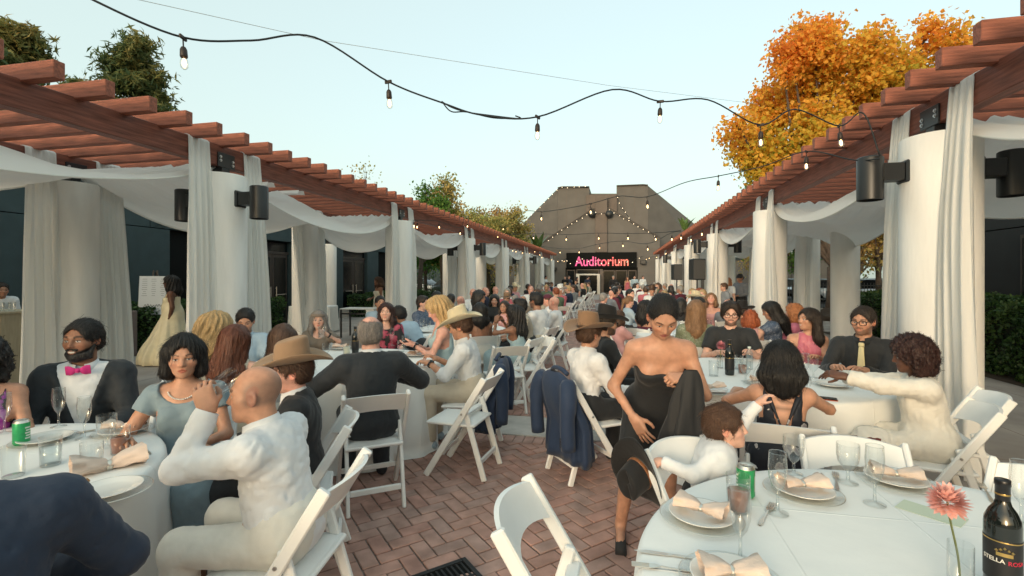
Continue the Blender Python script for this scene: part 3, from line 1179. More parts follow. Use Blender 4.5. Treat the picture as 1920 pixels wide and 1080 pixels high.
def lobe_tree(name, label, base, Z, lobes, lm, seed, per, size, tone, r0=.2, hz=2.0):
	"""crown made of leafy boughs at given places: lobes are (photo px, photo py, radius in px) at depth Z"""
	rs = np.random.RandomState(seed)
	o = empty(name, base, 0, label, 'tree')
	k = Z / FPX
	mb = MB()
	fork = np.array((0, 0, hz))
	mb.tube([(0, 0, 0), (.03, .02, hz * .5), tuple(fork)], [r0 * 1.6, r0 * 1.1, r0], 12)
	P, T = [], []
	for (px, py, r) in lobes:
		w = c2w((px - 960) * k, Z)
		c = np.array((w.x - base[0], w.y - base[1], CAM_H + (HZ - py) * k))
		rr_ = r * k
		dep = rs.uniform(-1.6, 1.6)
		c[:2] += np.array((-ST, CT)) * dep
		mid = fork * .5 + c * .5 + rs.normal(size=3) * .25 + np.array((0, 0, .3))
		mb.tube([tuple(fork), tuple(mid), tuple(c)], [r0 * .42, r0 * .25, .03], 7, cap=False)
		m = int(14 + 26 * rr_ ** 2)
		d = rs.normal(size=(m, 3)); d /= np.linalg.norm(d, axis=1)[:, None]
		t = c + d * (rr_ * rs.uniform(.35, 1.02, m) ** .7)[:, None] * np.array((1, 1, .9))
		for q in t[::2]:
			mb.tube([tuple(c), tuple((c + q) / 2 + rs.normal(size=3) * .08), tuple(q)], [.03, .02, .008], 5, cap=False)
		n = int(per * rr_ ** 2)
		i_ = rs.randint(0, m, n)
		P.append(t[i_] + rs.normal(size=(n, 3)) * .21)
		T.append(np.full(n, rs.uniform(-.16, .16)) + rs.normal(size=m)[i_] * .10)
	mb.obj('trunk', m_bark, o, smooth=True)
	P, T = np.concatenate(P), np.concatenate(T)
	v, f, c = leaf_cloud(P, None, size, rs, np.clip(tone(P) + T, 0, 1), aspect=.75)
	link('crown', np_mesh('crown', v, f, lm, False, c), o)
	return o


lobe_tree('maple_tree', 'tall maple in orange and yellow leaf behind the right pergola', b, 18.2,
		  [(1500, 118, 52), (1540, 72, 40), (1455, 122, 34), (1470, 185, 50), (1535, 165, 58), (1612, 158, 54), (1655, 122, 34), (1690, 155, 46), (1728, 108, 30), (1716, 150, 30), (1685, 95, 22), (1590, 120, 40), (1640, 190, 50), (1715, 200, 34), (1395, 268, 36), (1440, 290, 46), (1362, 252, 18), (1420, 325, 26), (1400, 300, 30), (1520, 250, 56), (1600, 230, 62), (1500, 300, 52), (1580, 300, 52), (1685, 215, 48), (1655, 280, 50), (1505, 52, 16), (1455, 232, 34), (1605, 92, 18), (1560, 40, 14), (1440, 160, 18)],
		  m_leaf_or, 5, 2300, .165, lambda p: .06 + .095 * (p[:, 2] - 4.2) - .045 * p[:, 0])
# ring planter with roots
MBp = MB().lathe([(.95, 0), (.95, .16), (.80, .17), (.45, .32), (.2, .5)], 24)
o = empty('tree_pit', b, 0, 'round raised bed of soil at the foot of the orange maple', 'planter')
MBp.obj('soil', mat('soil', (.055, .04, .03), .95, var=.3, vscale=20, bump=.6, bscale=40), o, smooth=True)

# green / turning trees on the right beyond the fence
for i, (px, Z, h, w, zb, lm, lab) in enumerate((
		(1500, 24, 7.6, 4.6, 2.0, m_leaf_gr, 'green tree with a few orange leaves seen between the right columns'),
		(1640, 22, 7.0, 4.4, 2.2, m_leaf_mx, 'rust and green tree beside the black wall on the right'),
		(1590, 30, 8.5, 6.0, 2.0, m_leaf_gr, 'dense green tree behind the parked cars on the right'),
		(1440, 33, 8.0, 5.0, 2.2, m_leaf_mx, 'golden green tree far behind the second right column'))):
	tree('street_tree', lab, at_px(px, Z), h, 3, lm, 40 + i, leaves=7000, size=.22, clump=.45, box=(w, zb, h), levels=3, r0=.13, group='trees beyond the right pergola')

# pines behind the left hall
def pine(label, px, Z, top_py, w, seed, tiers):
	rs = np.random.RandomState(seed)
	base = at_px(px, Z)
	H = CAM_H + (HZ - top_py) / FPX * Z
	o = empty('pine_tree', base, 0, label, 'tree', 'pines behind the left hall')
	mb = MB().tube([(0, 0, 0), (.05, 0, H * .5), (0, .05, H * .97)], [.28, .2, .03], 10)
	P, T = [], []
	for k in range(tiers):
		f = (k + rs.uniform(-.3, .3)) / tiers
		z = H * (.22 + .76 * f)
		r = w * (1 - f) ** .55 * rs.uniform(.55, 1.1) + .25
		a = rs.uniform(0, 6.283)
		tip = np.array((math.cos(a) * r, math.sin(a) * r, z + r * .25))
		mb.tube([(0, 0, z - .2), tuple(tip * np.array((.5, .5, 1)) - np.array((0, 0, .08 * r))), tuple(tip)], [.06, .04, .015], 5, cap=False)
		m = int(150 + 120 * r)
		u = rs.uniform(.25, 1, m)[:, None]
		c = np.array((0, 0, z)) * (1 - u) + tip * u
		P.append(c + rs.normal(size=(m, 3)) * np.array((.34, .34, .22)) * (.5 + .5 * u))
		T.append(np.full(m, rs.uniform(.1, .9)))
	mb.obj('trunk', m_bark, o, smooth=True)
	P = np.concatenate(P); T = np.concatenate(T)
	# every point carries a tuft of needles
	P = np.repeat(P, 3, 0) + rs.normal(size=(len(P) * 3, 3)) * .05
	T = np.repeat(T, 3) * .7 + rs.uniform(0, .3, len(P))
	v, f, c = leaf_cloud(P, None, .42, rs, np.clip(T * .55 + .5 * np.clip((P[:, 2] / H - .72) * 3.0, 0, 1) * (np.sin(P[:, 0] * 1.3 + P[:, 1]) > -.2), 0, 1), aspect=.2)  # low sun on the upper crown is put into the needle colour
	link('crown', np_mesh('crown', v, f, m_leaf_pi, False, c), o)


pine('shaggy pine with sunlit top rising behind the left pergola rafters', 250, 24, 62, 2.0, 3, 46)
pine('pine at the left edge catching orange evening light', 18, 21, 40, 2.4, 8, 46)
pine('small dark pine top beside the larger pine on the left', 158, 30, 145, 1.8, 9, 30)

# mixed trees behind the left pergola towards the auditorium
for i, (px, Z, top, w, lm, n, lab, sp) in enumerate((
		(690, 26, 318, 2.6, m_leaf_mx, 1800, 'thin pale tree top above the left rafters, leftmost of the row', 0),
		(785, 30, 345, 3.2, m_leaf_gr, 7000, 'fresh green tree rising above the left pergola', 0),
		(832, 31, 330, 2.8, m_leaf_mx, 3400, 'sparse twiggy tree right of the green tree, left pergola', 0),
		(872, 32, 376, 5.4, m_leaf_mx, 13000, 'rust coloured tree above the left pergola', 0),
		(915, 36, 394, 6.0, m_leaf_mx, 13000, 'olive and orange tree near the auditorium roof slope', 0),
		(952, 41, 418, 3.4, m_leaf_mx, 7000, 'small turning tree tucked against the auditorium', 0))):
	H = CAM_H + (HZ - top) / FPX * Z
	tree('street_tree', lab, at_px(px, Z), H, 3, lm, 60 + i, leaves=n, size=.2 if n > 3000 else .16, clump=.30, box=(w, H * .35, H), levels=3, r0=.12, group='trees behind the left pergola')
# lower greenery seen between the left columns
for i, (px, Z, H, w, lab) in enumerate(((800, 33, 4.6, 3.6, 'low green tree framed by the third left column'), (858, 42, 4.4, 4.0, 'low green tree over the lawn between left columns'))):
	tree('street_tree', lab, at_px(px, Z), H, 2, m_leaf_gr, 90 + i, leaves=4500, size=.2, clump=.4, box=(w, 1.7, H), r0=.10)


def hedge(name, label, x0, y0, x1, y1, h, n, seed, size=.075):
	rs = np.random.RandomState(seed)
	o = empty(name, ((x0 + x1) / 2, (y0 + y1) / 2, 0), 0, label, 'hedge')
	dx, dy = (x1 - x0) / 2, (y1 - y0) / 2
	MB().box((-dx + .10, -dy + .10, .02), (dx - .10, dy - .10, h - .10)).obj('dark_core', mat('hedge_core', (.008, .014, .006), .95), o)  # plain dark box, the shade inside the foliage given as colour
	A = [2 * dx * h, 2 * dx * h, 2 * dy * h, 2 * dy * h, 4 * dx * dy]
	A = np.array(A) / sum(A)
	P = []
	for f, a in enumerate(A):
		m = int(n * a)
		u, v = rs.uniform(-1, 1, m), rs.uniform(0, 1, m)
		if f < 2: p = np.stack([u * dx, np.full(m, dy if f else -dy), v * h], 1)
		elif f < 4: p = np.stack([np.full(m, dx if f == 3 else -dx), u * dy, v * h], 1)
		else: p = np.stack([u * dx, rs.uniform(-1, 1, m) * dy, np.full(m, h)], 1)
		P.append(p)
	P = np.concatenate(P)
	bump_ = .05 * np.sin(P[:, 0] * 7 + P[:, 1] * 5) + .05 * np.sin(P[:, 1] * 9 + P[:, 2] * 8) + .03 * np.sin(P[:, 2] * 17 + P[:, 0] * 3)
	c = np.array((0, 0, h / 2))
	d = (P - c) / np.array((dx, dy, h / 2)); d /= np.linalg.norm(d, axis=1)[:, None]
	P = P + d * (bump_ + rs.normal(size=len(P)) * .03 - .02)[:, None]
	P[:, 2] = np.maximum(P[:, 2], .03)
	t = .45 + .3 * np.sin(P[:, 1] * 4 + P[:, 2] * 5) + rs.normal(size=len(P)) * .2
	v, f, cc = leaf_cloud(P, None, size, rs, np.clip(t, 0, 1))
	link('foliage', np_mesh('foliage', v, f, m_leaf_he, False, cc), o)


hedge('clipped_hedge', 'clipped green hedge by the black wall at the right edge', 6.0, 5.5, 7.5, 11.6, 1.20, 26000, 1)
hedge('clipped_hedge', 'clipped hedge seen behind the man in the yellow tie', 6.2, 12.2, 7.6, 15.6, 1.15, 8000, 2)
hedge('clipped_hedge', 'dark clipped hedge under the hall wall behind the yellow gown', -10.7, 7.9, -9.7, 12.4, .98, 15000, 3)
hedge('clipped_hedge', 'dark hedge below the far openings of the left hall', -10.7, 17.5, -9.8, 24.2, .85, 9000, 4, .09)
hedge('clipped_hedge', 'bright green hedge strip in front of the left wing', px_at_Y(780, 44), 43.6, px_at_Y(940, 44), 44.4, 1.0, 5000, 5, .12)
# soil beds
m_soil = mat('soil', (.055, .04, .03), .95)
for x0, y0, x1, y1 in ((5.75, 4.5, 7.85, 15.8), (-10.78, 7.7, -9.55, 12.6)):
	tag(sheet('planting_bed', x0, y0, x1, y1, .004, m_soil), kind='structure')
tag(sheet('lawn', -34, 25, -6, 43.4, .006, mat('lawn_grass', (.05, .11, .02), .9, var=.35, vscale=4, bump=.8, bscale=60)), kind='structure')
tag(sheet('lawn', 8.0, 17.0, 15.5, 26, .006, MATS['lawn_grass']), kind='structure')


# broad-leaved plants against the auditorium
def broadleaf(label, px, Z, py0, py1, n, seed, lm_col):
	rs = random.Random(seed)
	p = c2w((px - 960) / FPX * Z, Z)
	z0 = CAM_H + (HZ - py0) / FPX * Z
	z1 = CAM_H + (HZ - py1) / FPX * Z
	o = empty('broad_leaved_plant', (p.x, p.y, 0), 0, label, 'plant', 'banana-like plants by the auditorium')
	m = mat('banana_leaf', (.10, .17, .045), .45, var=.3, vscale=6)
	MB().tube([(0, 0, 0), (0, 0, z0 * .6), (0, 0, z0)], [.10, .08, .06], 8).obj('stem', m_bark, o)
	for k in range(n):
		a = 6.283 * k / n + rs.uniform(-.3, .3)
		L = (z1 - z0) * rs.uniform(.75, 1.1)
		out = rs.uniform(.15, .75)
		rows = []
		for i in range(9):
			f = i / 8
			r = out * L * f ** 1.5
			z = z0 * .96 + L * f * (1 - .22 * out * f)
			w = .30 * math.sin(math.pi * min(1, .08 + .92 * f ** .7)) * L / 2
			if f < .2: w = .03
			c = Vector((math.cos(a) * r, math.sin(a) * r, z))
			sd = Vector((-math.sin(a), math.cos(a), 0))
			rows.append([c - sd * w + Vector((0, 0, .10 * w)), c, c + sd * w + Vector((0, 0, .10 * w))])
		MB().grid(rows).obj('leaf', m, o, smooth=True)


broadleaf('broad-leaved plant beside the left slope of the auditorium', 978, 40, 470, 432, 9, 1, None)
broadleaf('broad-leaved plant just left of the auditorium front wall', 1008, 39, 472, 430, 9, 2, None)
broadleaf('broad-leaved plant on the right slope of the auditorium', 1284, 41, 432, 400, 10, 3, None)


# ---------------------------------------------------------------- parking lot
def make_car(paint):
	root = empty('parked_car', (0, 0, 0))
	gm = mat('car_glass', (.01, .012, .014), .06)
	sec = [(-2.15, .55, .82, .78), (-2.0, .34, .92, .86), (-1.2, .28, .98, .90), (0, .26, 1.0, .90), (1.1, .28, .96, .90), (1.75, .32, .84, .86), (2.12, .45, .70, .76)]
	rows = []
	for x, zb, zt, hw in sec:
		rows.append([(x, -hw * .92, zb), (x, -hw, zb + .15), (x, -hw, zt - .12), (x, -hw * .9, zt), (x, hw * .9, zt), (x, hw, zt - .12), (x, hw, zb + .15), (x, hw * .92, zb)])
	mb = MB().grid(rows)
	mb.add(rows[0], [tuple(range(8))]); mb.add(rows[-1], [tuple(range(8))[::-1]])
	mb.obj('body', paint, root, auto=35)
	rows = []
	for x, z, hw in ((-1.85, .90, .74), (-1.25, 1.38, .62), (-.6, 1.47, .60), (.25, 1.45, .60), (1.15, .93, .74)):
		rows.append([(x, -hw, .88), (x, -hw * .97, z), (x, 0, z + .02), (x, hw * .97, z), (x, hw, .88)])
	MB().grid(rows).obj('greenhouse', gm, root, auto=30)
	rows = []
	for x, z, hw in ((-1.25, 1.40, .60), (-.6, 1.49, .58), (.25, 1.47, .58)):
		rows.append([(x, -hw, z - .03), (x, -hw * .8, z + .015), (x, hw * .8, z + .015), (x, hw, z - .03)])
	MB().grid(rows).obj('roof', paint, root, smooth=True)
	ty = mat('tyre', (.015, .015, .016), .85)
	rm = mat('rim', (.45, .45, .46), .3, metal=.9)
	for x in (-1.35, 1.32):
		for y in (-.80, .80):
			Mx = Matrix.Translation((x, y, .33)) @ Matrix.Rotation(RAD(90), 4, 'X')
			w = MB().lathe([(.20, -.11), (.31, -.11), (.33, -.07), (.33, .07), (.31, .11), (.20, .11)], 20, Mx, cap=False).obj('wheel', ty, root)
			MB().lathe([(0, -.09), (.21, -.10), (.21, .10), (0, .09)], 12, Mx, cap=False).obj('rim', rm, w)
	lm = mat('headlamp', (.7, .7, .68), .2)
	for y in (-.58, .58):
		MB().box((2.02, y - .16, .56), (2.10, y + .16, .68), bev=.03).obj('headlight', lm, root)
		MB().box((-2.13, y - .16, .66), (-2.06, y + .16, .80), bev=.03).obj('tail_light', mat('tail_lamp', (.25, .01, .01), .3), root)
	return root


pw_ = mat('paint_white', (.70, .71, .72), .25, coat=.5)
pd_ = mat('paint_dark', (.02, .024, .03), .22, coat=.6)
ps_ = mat('paint_silver', (.36, .37, .39), .25, metal=.5, coat=.4)
cars = {0: make_car(pw_), 1: make_car(pd_), 2: make_car(ps_)}
spots = [(1547, 31, 10, 1, 'dark car parked right of the second right column'), (1598, 30, 5, 0, 'white car parked behind the maple trunk on the right'),
		 (1643, 26, -8, 2, 'silver car behind the black fence on the right'), (1478, 36, 20, 1, 'dark car glimpsed left of the outer right drape'),
		 (796, 43, -20, 0, 'white car parked far beyond the left columns'), (852, 40, -30, 1, 'dark car parked by the lawn beyond the left columns'), (1625, 34, 0, 1, 'dark car behind the silver car on the right')]
used = set()
for px, Z, a, k, lab in spots:
	o = cars[k] if k not in used else copy_tree(cars[k])
	used.add(k)
	o.location = at_px(px, Z)
	o.rotation_euler = (0, 0, RAD(a))
	tag(o, lab, 'car', 'cars in the parking lots')


# black picket fence on the right
def fence(label, p0, p1, h=1.25):
	d = Vector((p1[0] - p0[0], p1[1] - p0[1], 0))
	L = d.length
	o = empty('iron_fence', (p0[0], p0[1], 0), math.atan2(d.y, d.x), label, 'fence')
	for z in (.18, h - .15):
		MB().box((0, -.02, z), (L, .02, z + .045)).obj('rail', m_steel, o)
	pk = MB().box((-.011, -.011, .05), (.011, .011, h), bev=.003).mesh('picket', m_steel)
	n = int(L / .13)
	for i in range(n):
		link('picket', pk, o, (.06 + i * .13, 0, 0))
	pm = MB().box((-.035, -.035, 0), (.035, .035, h + .08), bev=.006).mesh('post', m_steel)
	for i in range(int(L / 2.4) + 1):
		link('post', pm, o, (i * 2.4, -.057, 0))


fence('black iron picket fence between the right columns and the cars', (px_at_Y(1455, 25), 25), (px_at_Y(1690, 25), 25), 1.35)
fence('black iron fence beside the lawn beyond the left columns', (px_at_Y(775, 30), 30), (px_at_Y(850, 30), 30), 1.2)

# ================================================================ people: signed-distance bodies meshed with surface nets
F32 = np.float32


def smin(a, b, k):
	if k <= 1e-6: return np.minimum(a, b)
	h = np.maximum(k - np.abs(a - b), 0) / k
	return np.minimum(a, b) - h * h * (k * .25)


def smax(a, b, k):
	return -smin(-a, -b, k)


def V3(*a):
	return np.array(a if len(a) == 3 else a[0], F32)


def d_cone(p, a, b, ra, rb):
	ab = b - a
	L2 = max(float(ab @ ab), 1e-9)
	t = np.clip(((p - a) @ ab) / L2, 0, 1)
	q = p - a - t[:, None] * ab
	return np.sqrt(np.einsum('ij,ij->i', q, q)) - (ra + (rb - ra) * t)


def d_ell(p, c, R, rad):
	q = (p - c) @ R.T                      # rows of R are the local axes
	rad = np.asarray(rad, F32)
	k0 = np.sqrt(np.einsum('ij,ij->i', q / rad, q / rad)) + 1e-6
	qq = q / (rad * rad)
	k1 = np.sqrt(np.einsum('ij,ij->i', qq, qq)) + 1e-6
	return k0 * (k0 - 1) / k1


MARGIN = [.08]


class S:
	"""a list of blended primitives"""
	def __init__(s): s.P = []

	def cone(s, a, b, ra, rb, k=.03, clip=None, sub=False):
		s.P.append(('c', V3(a), V3(b), ra, rb, k, clip, sub)); return s

	def ell(s, c, rad, R=None, k=.03, sub=False, clip=None):
		s.P.append(('e', V3(c), np.eye(3, dtype=F32) if R is None else np.asarray(R, F32), rad, None, k, clip, sub)); return s

	def __add__(s, o):
		n = S(); n.P = s.P + o.P; return n

	def ev(s, p, inf=0.0, kmul=1.0):
		d = np.full(len(p), 9.0, F32)
		px, py, pz = p[:, 0], p[:, 1], p[:, 2]
		for (t, a, b, c, e, k, clip, sub) in s.P:
			g = 0 if sub else inf
			if t == 'c':
				r = max(c, e) + g + k + MARGIN[0]
				l, h = np.minimum(a, b) - r, np.maximum(a, b) + r
			else:
				r = np.abs(b.T) @ (np.asarray(c) + g) + k + MARGIN[0]
				l, h = a - r, a + r
			m = (px > l[0]) & (px < h[0])
			m &= (py > l[1]) & (py < h[1])
			m &= (pz > l[2]) & (pz < h[2])
			i = np.flatnonzero(m)
			if not len(i): continue
			q = p[i]
			if t == 'c': x = d_cone(q, a, b, c + g, e + g)
			else: x = d_ell(q, a, b, [r_ + g for r_ in c])
			if clip is not None:
				x = np.maximum(x, (q - clip[0]) @ clip[1])
			if sub: d[i] = smax(d[i], -x, k)
			else: d[i] = smin(d[i], x, k * kmul)
		return d

	def bounds(s, pad):
		lo, hi = np.full(3, 1e9), np.full(3, -1e9)
		for (t, a, b, c, e, k, clip, sub) in s.P:
			if sub: continue
			if t == 'c':
				r = max(c, e)
				lo = np.minimum(lo, np.minimum(a, b) - r); hi = np.maximum(hi, np.maximum(a, b) + r)
			else:
				r = np.abs(b.T) @ np.asarray(c)
				lo = np.minimum(lo, a - r); hi = np.maximum(hi, a + r)
		return lo - pad, hi + pad


_EDG = [(0, 1), (2, 3), (4, 5), (6, 7), (0, 2), (1, 3), (4, 6), (5, 7), (0, 4), (1, 5), (2, 6), (3, 7)]
_COR = np.array([(i, j, k) for i in (0, 1) for j in (0, 1) for k in (0, 1)])


def surf(f, lo, hi, h):
	"""mesh the zero set of f inside the box with cell size h"""
	MARGIN[0] = 4.2 * h + .01
	lo = np.asarray(lo, np.float64); hi = np.asarray(hi, np.float64)
	m = np.maximum(np.ceil((hi - lo) / (4 * h)).astype(int), 1) + 1
	ax = [lo[i] + (np.arange(m[i]) * 4 + 1.5) * h for i in range(3)]
	g = np.stack(np.meshgrid(*ax, indexing='ij'), -1).reshape(-1, 3).astype(F32)
	dc = f(g).reshape(m)
	act = np.abs(dc) < 7.5 * h
	up = lambda A: A.repeat(4, 0).repeat(4, 1).repeat(4, 2)
	Dn = up(dc).astype(F32)
	am = up(act)
	n = Dn.shape
	ii = np.argwhere(am)
	if len(ii) == 0: return np.zeros((0, 3), F32), np.zeros((0, 4), int)
	Dn[am] = f((lo + ii * h).astype(F32))
	s = Dn < 0
	c = np.zeros((n[0] - 1, n[1] - 1, n[2] - 1), np.int8)
	for (i, j, k) in _COR:
		c += s[i:n[0] - 1 + i, j:n[1] - 1 + j, k:n[2] - 1 + k]
	cells = np.argwhere((c > 0) & (c < 8))
	if len(cells) == 0: return np.zeros((0, 3), F32), np.zeros((0, 4), int)
	cor = cells[:, None, :] + _COR[None]
	val = Dn[cor[..., 0], cor[..., 1], cor[..., 2]]
	acc = np.zeros((len(cells), 3)); cnt = np.zeros(len(cells))
	for a, b in _EDG:
		va, vb = val[:, a], val[:, b]
		msk = (va < 0) != (vb < 0)
		t = np.where(msk, va / np.where(msk, va - vb, 1), 0)
		p = _COR[a] + t[:, None] * (_COR[b] - _COR[a])
		acc[msk] += p[msk]; cnt[msk] += 1
	v = lo + (cells + acc / cnt[:, None]) * h
	idx = np.full(c.shape, -1, int)
	idx[cells[:, 0], cells[:, 1], cells[:, 2]] = np.arange(len(cells))
	F = []
	for ax_ in range(3):
		u, w = (ax_ + 1) % 3, (ax_ + 2) % 3
		sl0 = [slice(None)] * 3; sl1 = [slice(None)] * 3
		sl0[ax_] = slice(0, -1); sl1[ax_] = slice(1, None)
		e = np.argwhere(s[tuple(sl0)] != s[tuple(sl1)])
		ok = (e[:, u] > 0) & (e[:, w] > 0) & (e[:, u] < n[u] - 1) & (e[:, w] < n[w] - 1)
		e = e[ok]
		if not len(e): continue
		q = []
		for du, dw in ((1, 1), (0, 1), (0, 0), (1, 0)):
			k = e.copy(); k[:, u] -= du; k[:, w] -= dw
			q.append(idx[k[:, 0], k[:, 1], k[:, 2]])
		q = np.stack(q, 1)
		flip = ~s[e[:, 0], e[:, 1], e[:, 2]]
		q[flip] = q[flip][:, ::-1]
		F.append(q)
	F = np.concatenate(F)
	F = F[(F >= 0).all(1)]
	return v.astype(F32), F


_rs = np.random.RandomState(3)
_K1 = _rs.normal(size=(9, 3)).astype(F32); _K1 /= np.linalg.norm(_K1, axis=1)[:, None]
_PH = _rs.uniform(0, 6.28, (40, )).astype(F32)


def wob(p, scale, seed=0):
	"""cheap smooth 3-d noise, about -1..1"""
	o = 0
	for i in range(4):
		k = _K1[(i + seed) % 9] * scale * (1 + .37 * i)
		o = o + np.sin(p @ k + _PH[(i * 3 + seed) % 40] + 1.3 * np.sin(p @ (_K1[(i + 4 + seed) % 9] * scale * .6) + _PH[(i + seed * 2) % 40]))
	return o * .3


def folds(p, seed=0):
	"""cloth: sharp diagonal creases over soft drapes"""
	q = p + .012 * np.stack([wob(p, 30, seed), wob(p, 30, seed + 3), wob(p, 34, seed + 6)], 1)
	a = 1 - np.abs(wob(q * np.array((1.25, 1.25, .8), F32), 44, seed + 1))
	b = 1 - np.abs(wob(q * np.array((.8, .8, 1.5), F32), 62, seed + 4))
	return .8 * wob(p, 20, seed) - 1.5 * np.clip(a, 0, 1) ** 4 - 1.0 * np.clip(b, 0, 1) ** 4 + .8


def crease(p, scale, seed=0):
	"""ridged folds"""
	return 1 - np.abs(wob(p, scale, seed)) * 2


def rotx(a): c, s = math.cos(a), math.sin(a); return np.array([[1, 0, 0], [0, c, -s], [0, s, c]], F32)
def roty(a): c, s = math.cos(a), math.sin(a); return np.array([[c, 0, s], [0, 1, 0], [-s, 0, c]], F32)
def rotz(a): c, s = math.cos(a), math.sin(a); return np.array([[c, -s, 0], [s, c, 0], [0, 0, 1]], F32)
def nrm(v): v = np.asarray(v, F32); return v / max(np.linalg.norm(v), 1e-9)


LV = {0: dict(body=.019, head=.0040, hand=.0042, cloth=.0105, hair=.0050),
	  1: dict(body=.026, head=.0068, hand=.0065, cloth=.016, hair=.0085),
	  2: dict(body=.038, head=.0125, hand=.013, cloth=.026, hair=.015)}

SKIN = {'fair': (0.638, 0.376, 0.285), 'pink': (0.661, 0.353, 0.274), 'tan': (0.502, 0.268, 0.177), 'olive': (0.456, 0.251, 0.165),
		'brown': (0.268, 0.131, 0.080), 'dark': (0.120, 0.055, 0.035), 'mid': (0.376, 0.199, 0.131)}
HAIRC = {'black': (.010, .009, .009), 'dark': (.022, .014, .010), 'brown': (.07, .035, .02), 'auburn': (.11, .035, .018), 'lightbrown': (.20, .11, .055),
		 'blonde': (.42, .28, .13), 'grey': (.22, .20, .185), 'red': (.30, .075, .025), 'strawberry': (.33, .13, .05),
		 'darkred': (.032, .012, .010)}


def skin_mat():
	return mat('skin', attr='Col', rough=.44, var=.15, vscale=22, bump=.10, bscale=200, spec=.4, sss=.08)


def hair_mat(key):
	c = HAIRC[key]
	return mat('hair_' + key, col=tuple(x * .6 for x in c), col2=tuple(min(1, x * 1.7) for x in c), rough=.42, vscale=1.0,
			   stretch=(320, 320, 14), bump=.6, bscale=1.0, spec=.55)


def cloth_mat(name, col, rough=.75, var=.06, bump=.22, bscale=30, sheen=.1, **k):
	return mat('cloth_' + name, col=col, rough=rough, var=var, vscale=14, bump=bump, bscale=bscale, sheen=sheen, **k)


def pattern_mat(name, base, cols, scale=16.0, thr=.42, kind='floral'):
	"""printed fabric: blossoms (voronoi) or checks over a base colour"""
	nm = 'print_' + name
	if nm in MATS: return MATS[nm]
	m = D.materials.new(nm); m.use_nodes = True
	N, L = m.node_tree.nodes, m.node_tree.links
	b = N['Principled BSDF']; b.inputs['Roughness'].default_value = .7
	tc = N.new('ShaderNodeTexCoord')
	vo = N.new('ShaderNodeTexVoronoi'); vo.inputs['Scale'].default_value = scale
	nz = N.new('ShaderNodeTexNoise'); nz.inputs['Scale'].default_value = scale * 1.6
	ad = N.new('ShaderNodeMix'); ad.data_type = 'VECTOR'; ad.inputs[0].default_value = .12
	L.new(tc.outputs['Object'], nz.inputs['Vector'])
	L.new(tc.outputs['Object'], ad.inputs[4]); L.new(nz.outputs['Color'], ad.inputs[5])
	L.new(ad.outputs[1], vo.inputs['Vector'])
	r1 = N.new('ShaderNodeValToRGB')
	e = r1.color_ramp.elements
	e[0].position, e[0].color = 0.0, (*cols[0], 1)
	e[1].position, e[1].color = thr, (*base, 1)
	x = r1.color_ramp.elements.new(thr * .45); x.color = (*cols[-1], 1)
	x = r1.color_ramp.elements.new(thr * .92); x.color = (*cols[0], 1)
	L.new(vo.outputs['Distance'], r1.inputs[0])
	gt = N.new('ShaderNodeMath'); gt.operation = 'GREATER_THAN'; gt.inputs[1].default_value = .45
	sp = N.new('ShaderNodeSeparateColor'); L.new(vo.outputs['Color'], sp.inputs[0]); L.new(sp.outputs[0], gt.inputs[0])
	mx = N.new('ShaderNodeMix'); mx.data_type = 'RGBA'
	mx.inputs[6].default_value = (*base, 1)
	L.new(gt.outputs[0], mx.inputs[0]); L.new(r1.outputs[0], mx.inputs[7])
	L.new(mx.outputs[2], b.inputs['Base Color'])
	MATS[nm] = m
	return m


def head_field(hs, female, fat):
	"""head primitives in head space (x right, y forward, z up, origin mid-head)"""
	h = S()
	w = .072 if female else .075
	h.ell((0, -.014, .030), (w, .092, .086), k=.03)
	h.ell((0, .018, -.035), (.057 + .006 * fat, .070, .078), k=.05)
	h.ell((0, .030, -.072), (.044 + .012 * fat, .048, .034), k=.03)
	h.ell((0, .066, -.096), (.017 if female else .022, .016, .014), k=.03)     # chin
	for s_ in (-1, 1):
		h.ell((s_ * .044, .048, -.022), (.020, .024, .020), k=.03)                     # cheekbone
		h.cone((s_ * .016, .078, .024), (s_ * .044, .066, .022), .009, .008, k=.02)    # brow
		h.ell((s_ * .031, .092, .002), (.0165, .017, .0115), k=.014, sub=True)         # eye socket
		h.ell((s_ * .0315, .0695, .002), (.0125, .0125, .0120), k=.004)                # eyeball under lids
		h.ell((s_ * .0315, .0705, .0105), (.0150, .0125, .0048), k=.006)               # upper lid
		h.ell((s_ * .076, -.006, -.010), (.0085, .020, .031), R=rotz(-s_ * .45) @ rotx(-.15), k=.008)
		h.ell((s_ * .082, -.001, -.006), (.004, .010, .016), R=rotz(-s_ * .4), k=.004, sub=True)
	h.cone((0, .080, .012), (0, .099, -.026), .0075, .0115, k=.012)                    # nose
	for s_ in (-1, 1): h.ell((s_ * .011, .090, -.030), (.008, .009, .007), k=.006)
	h.cone((-.017, .079, -.0590), (.017, .079, -.0590), .0062, .0062, k=.006)
	h.ell((0, .0835, -.0580), (.018, .0070, .0052), k=.005)                           # upper lip
	h.ell((0, .0830, -.0680), (.016, .0075, .0058), k=.005)                           # lower lip
	h.ell((0, .0935, -.0632), (.022, .010, .0018), k=.003, sub=True)
	for q in h.P: pass
	out = S()
	for (t, a, b, c, e, k, clip, sub) in h.P:
		if t == 'c': out.P.append((t, a * hs, b * hs, c * hs, e * hs, k * hs, clip, sub))
		else: out.P.append((t, a * hs, b, [x * hs for x in c], None, k * hs, clip, sub))
	return out


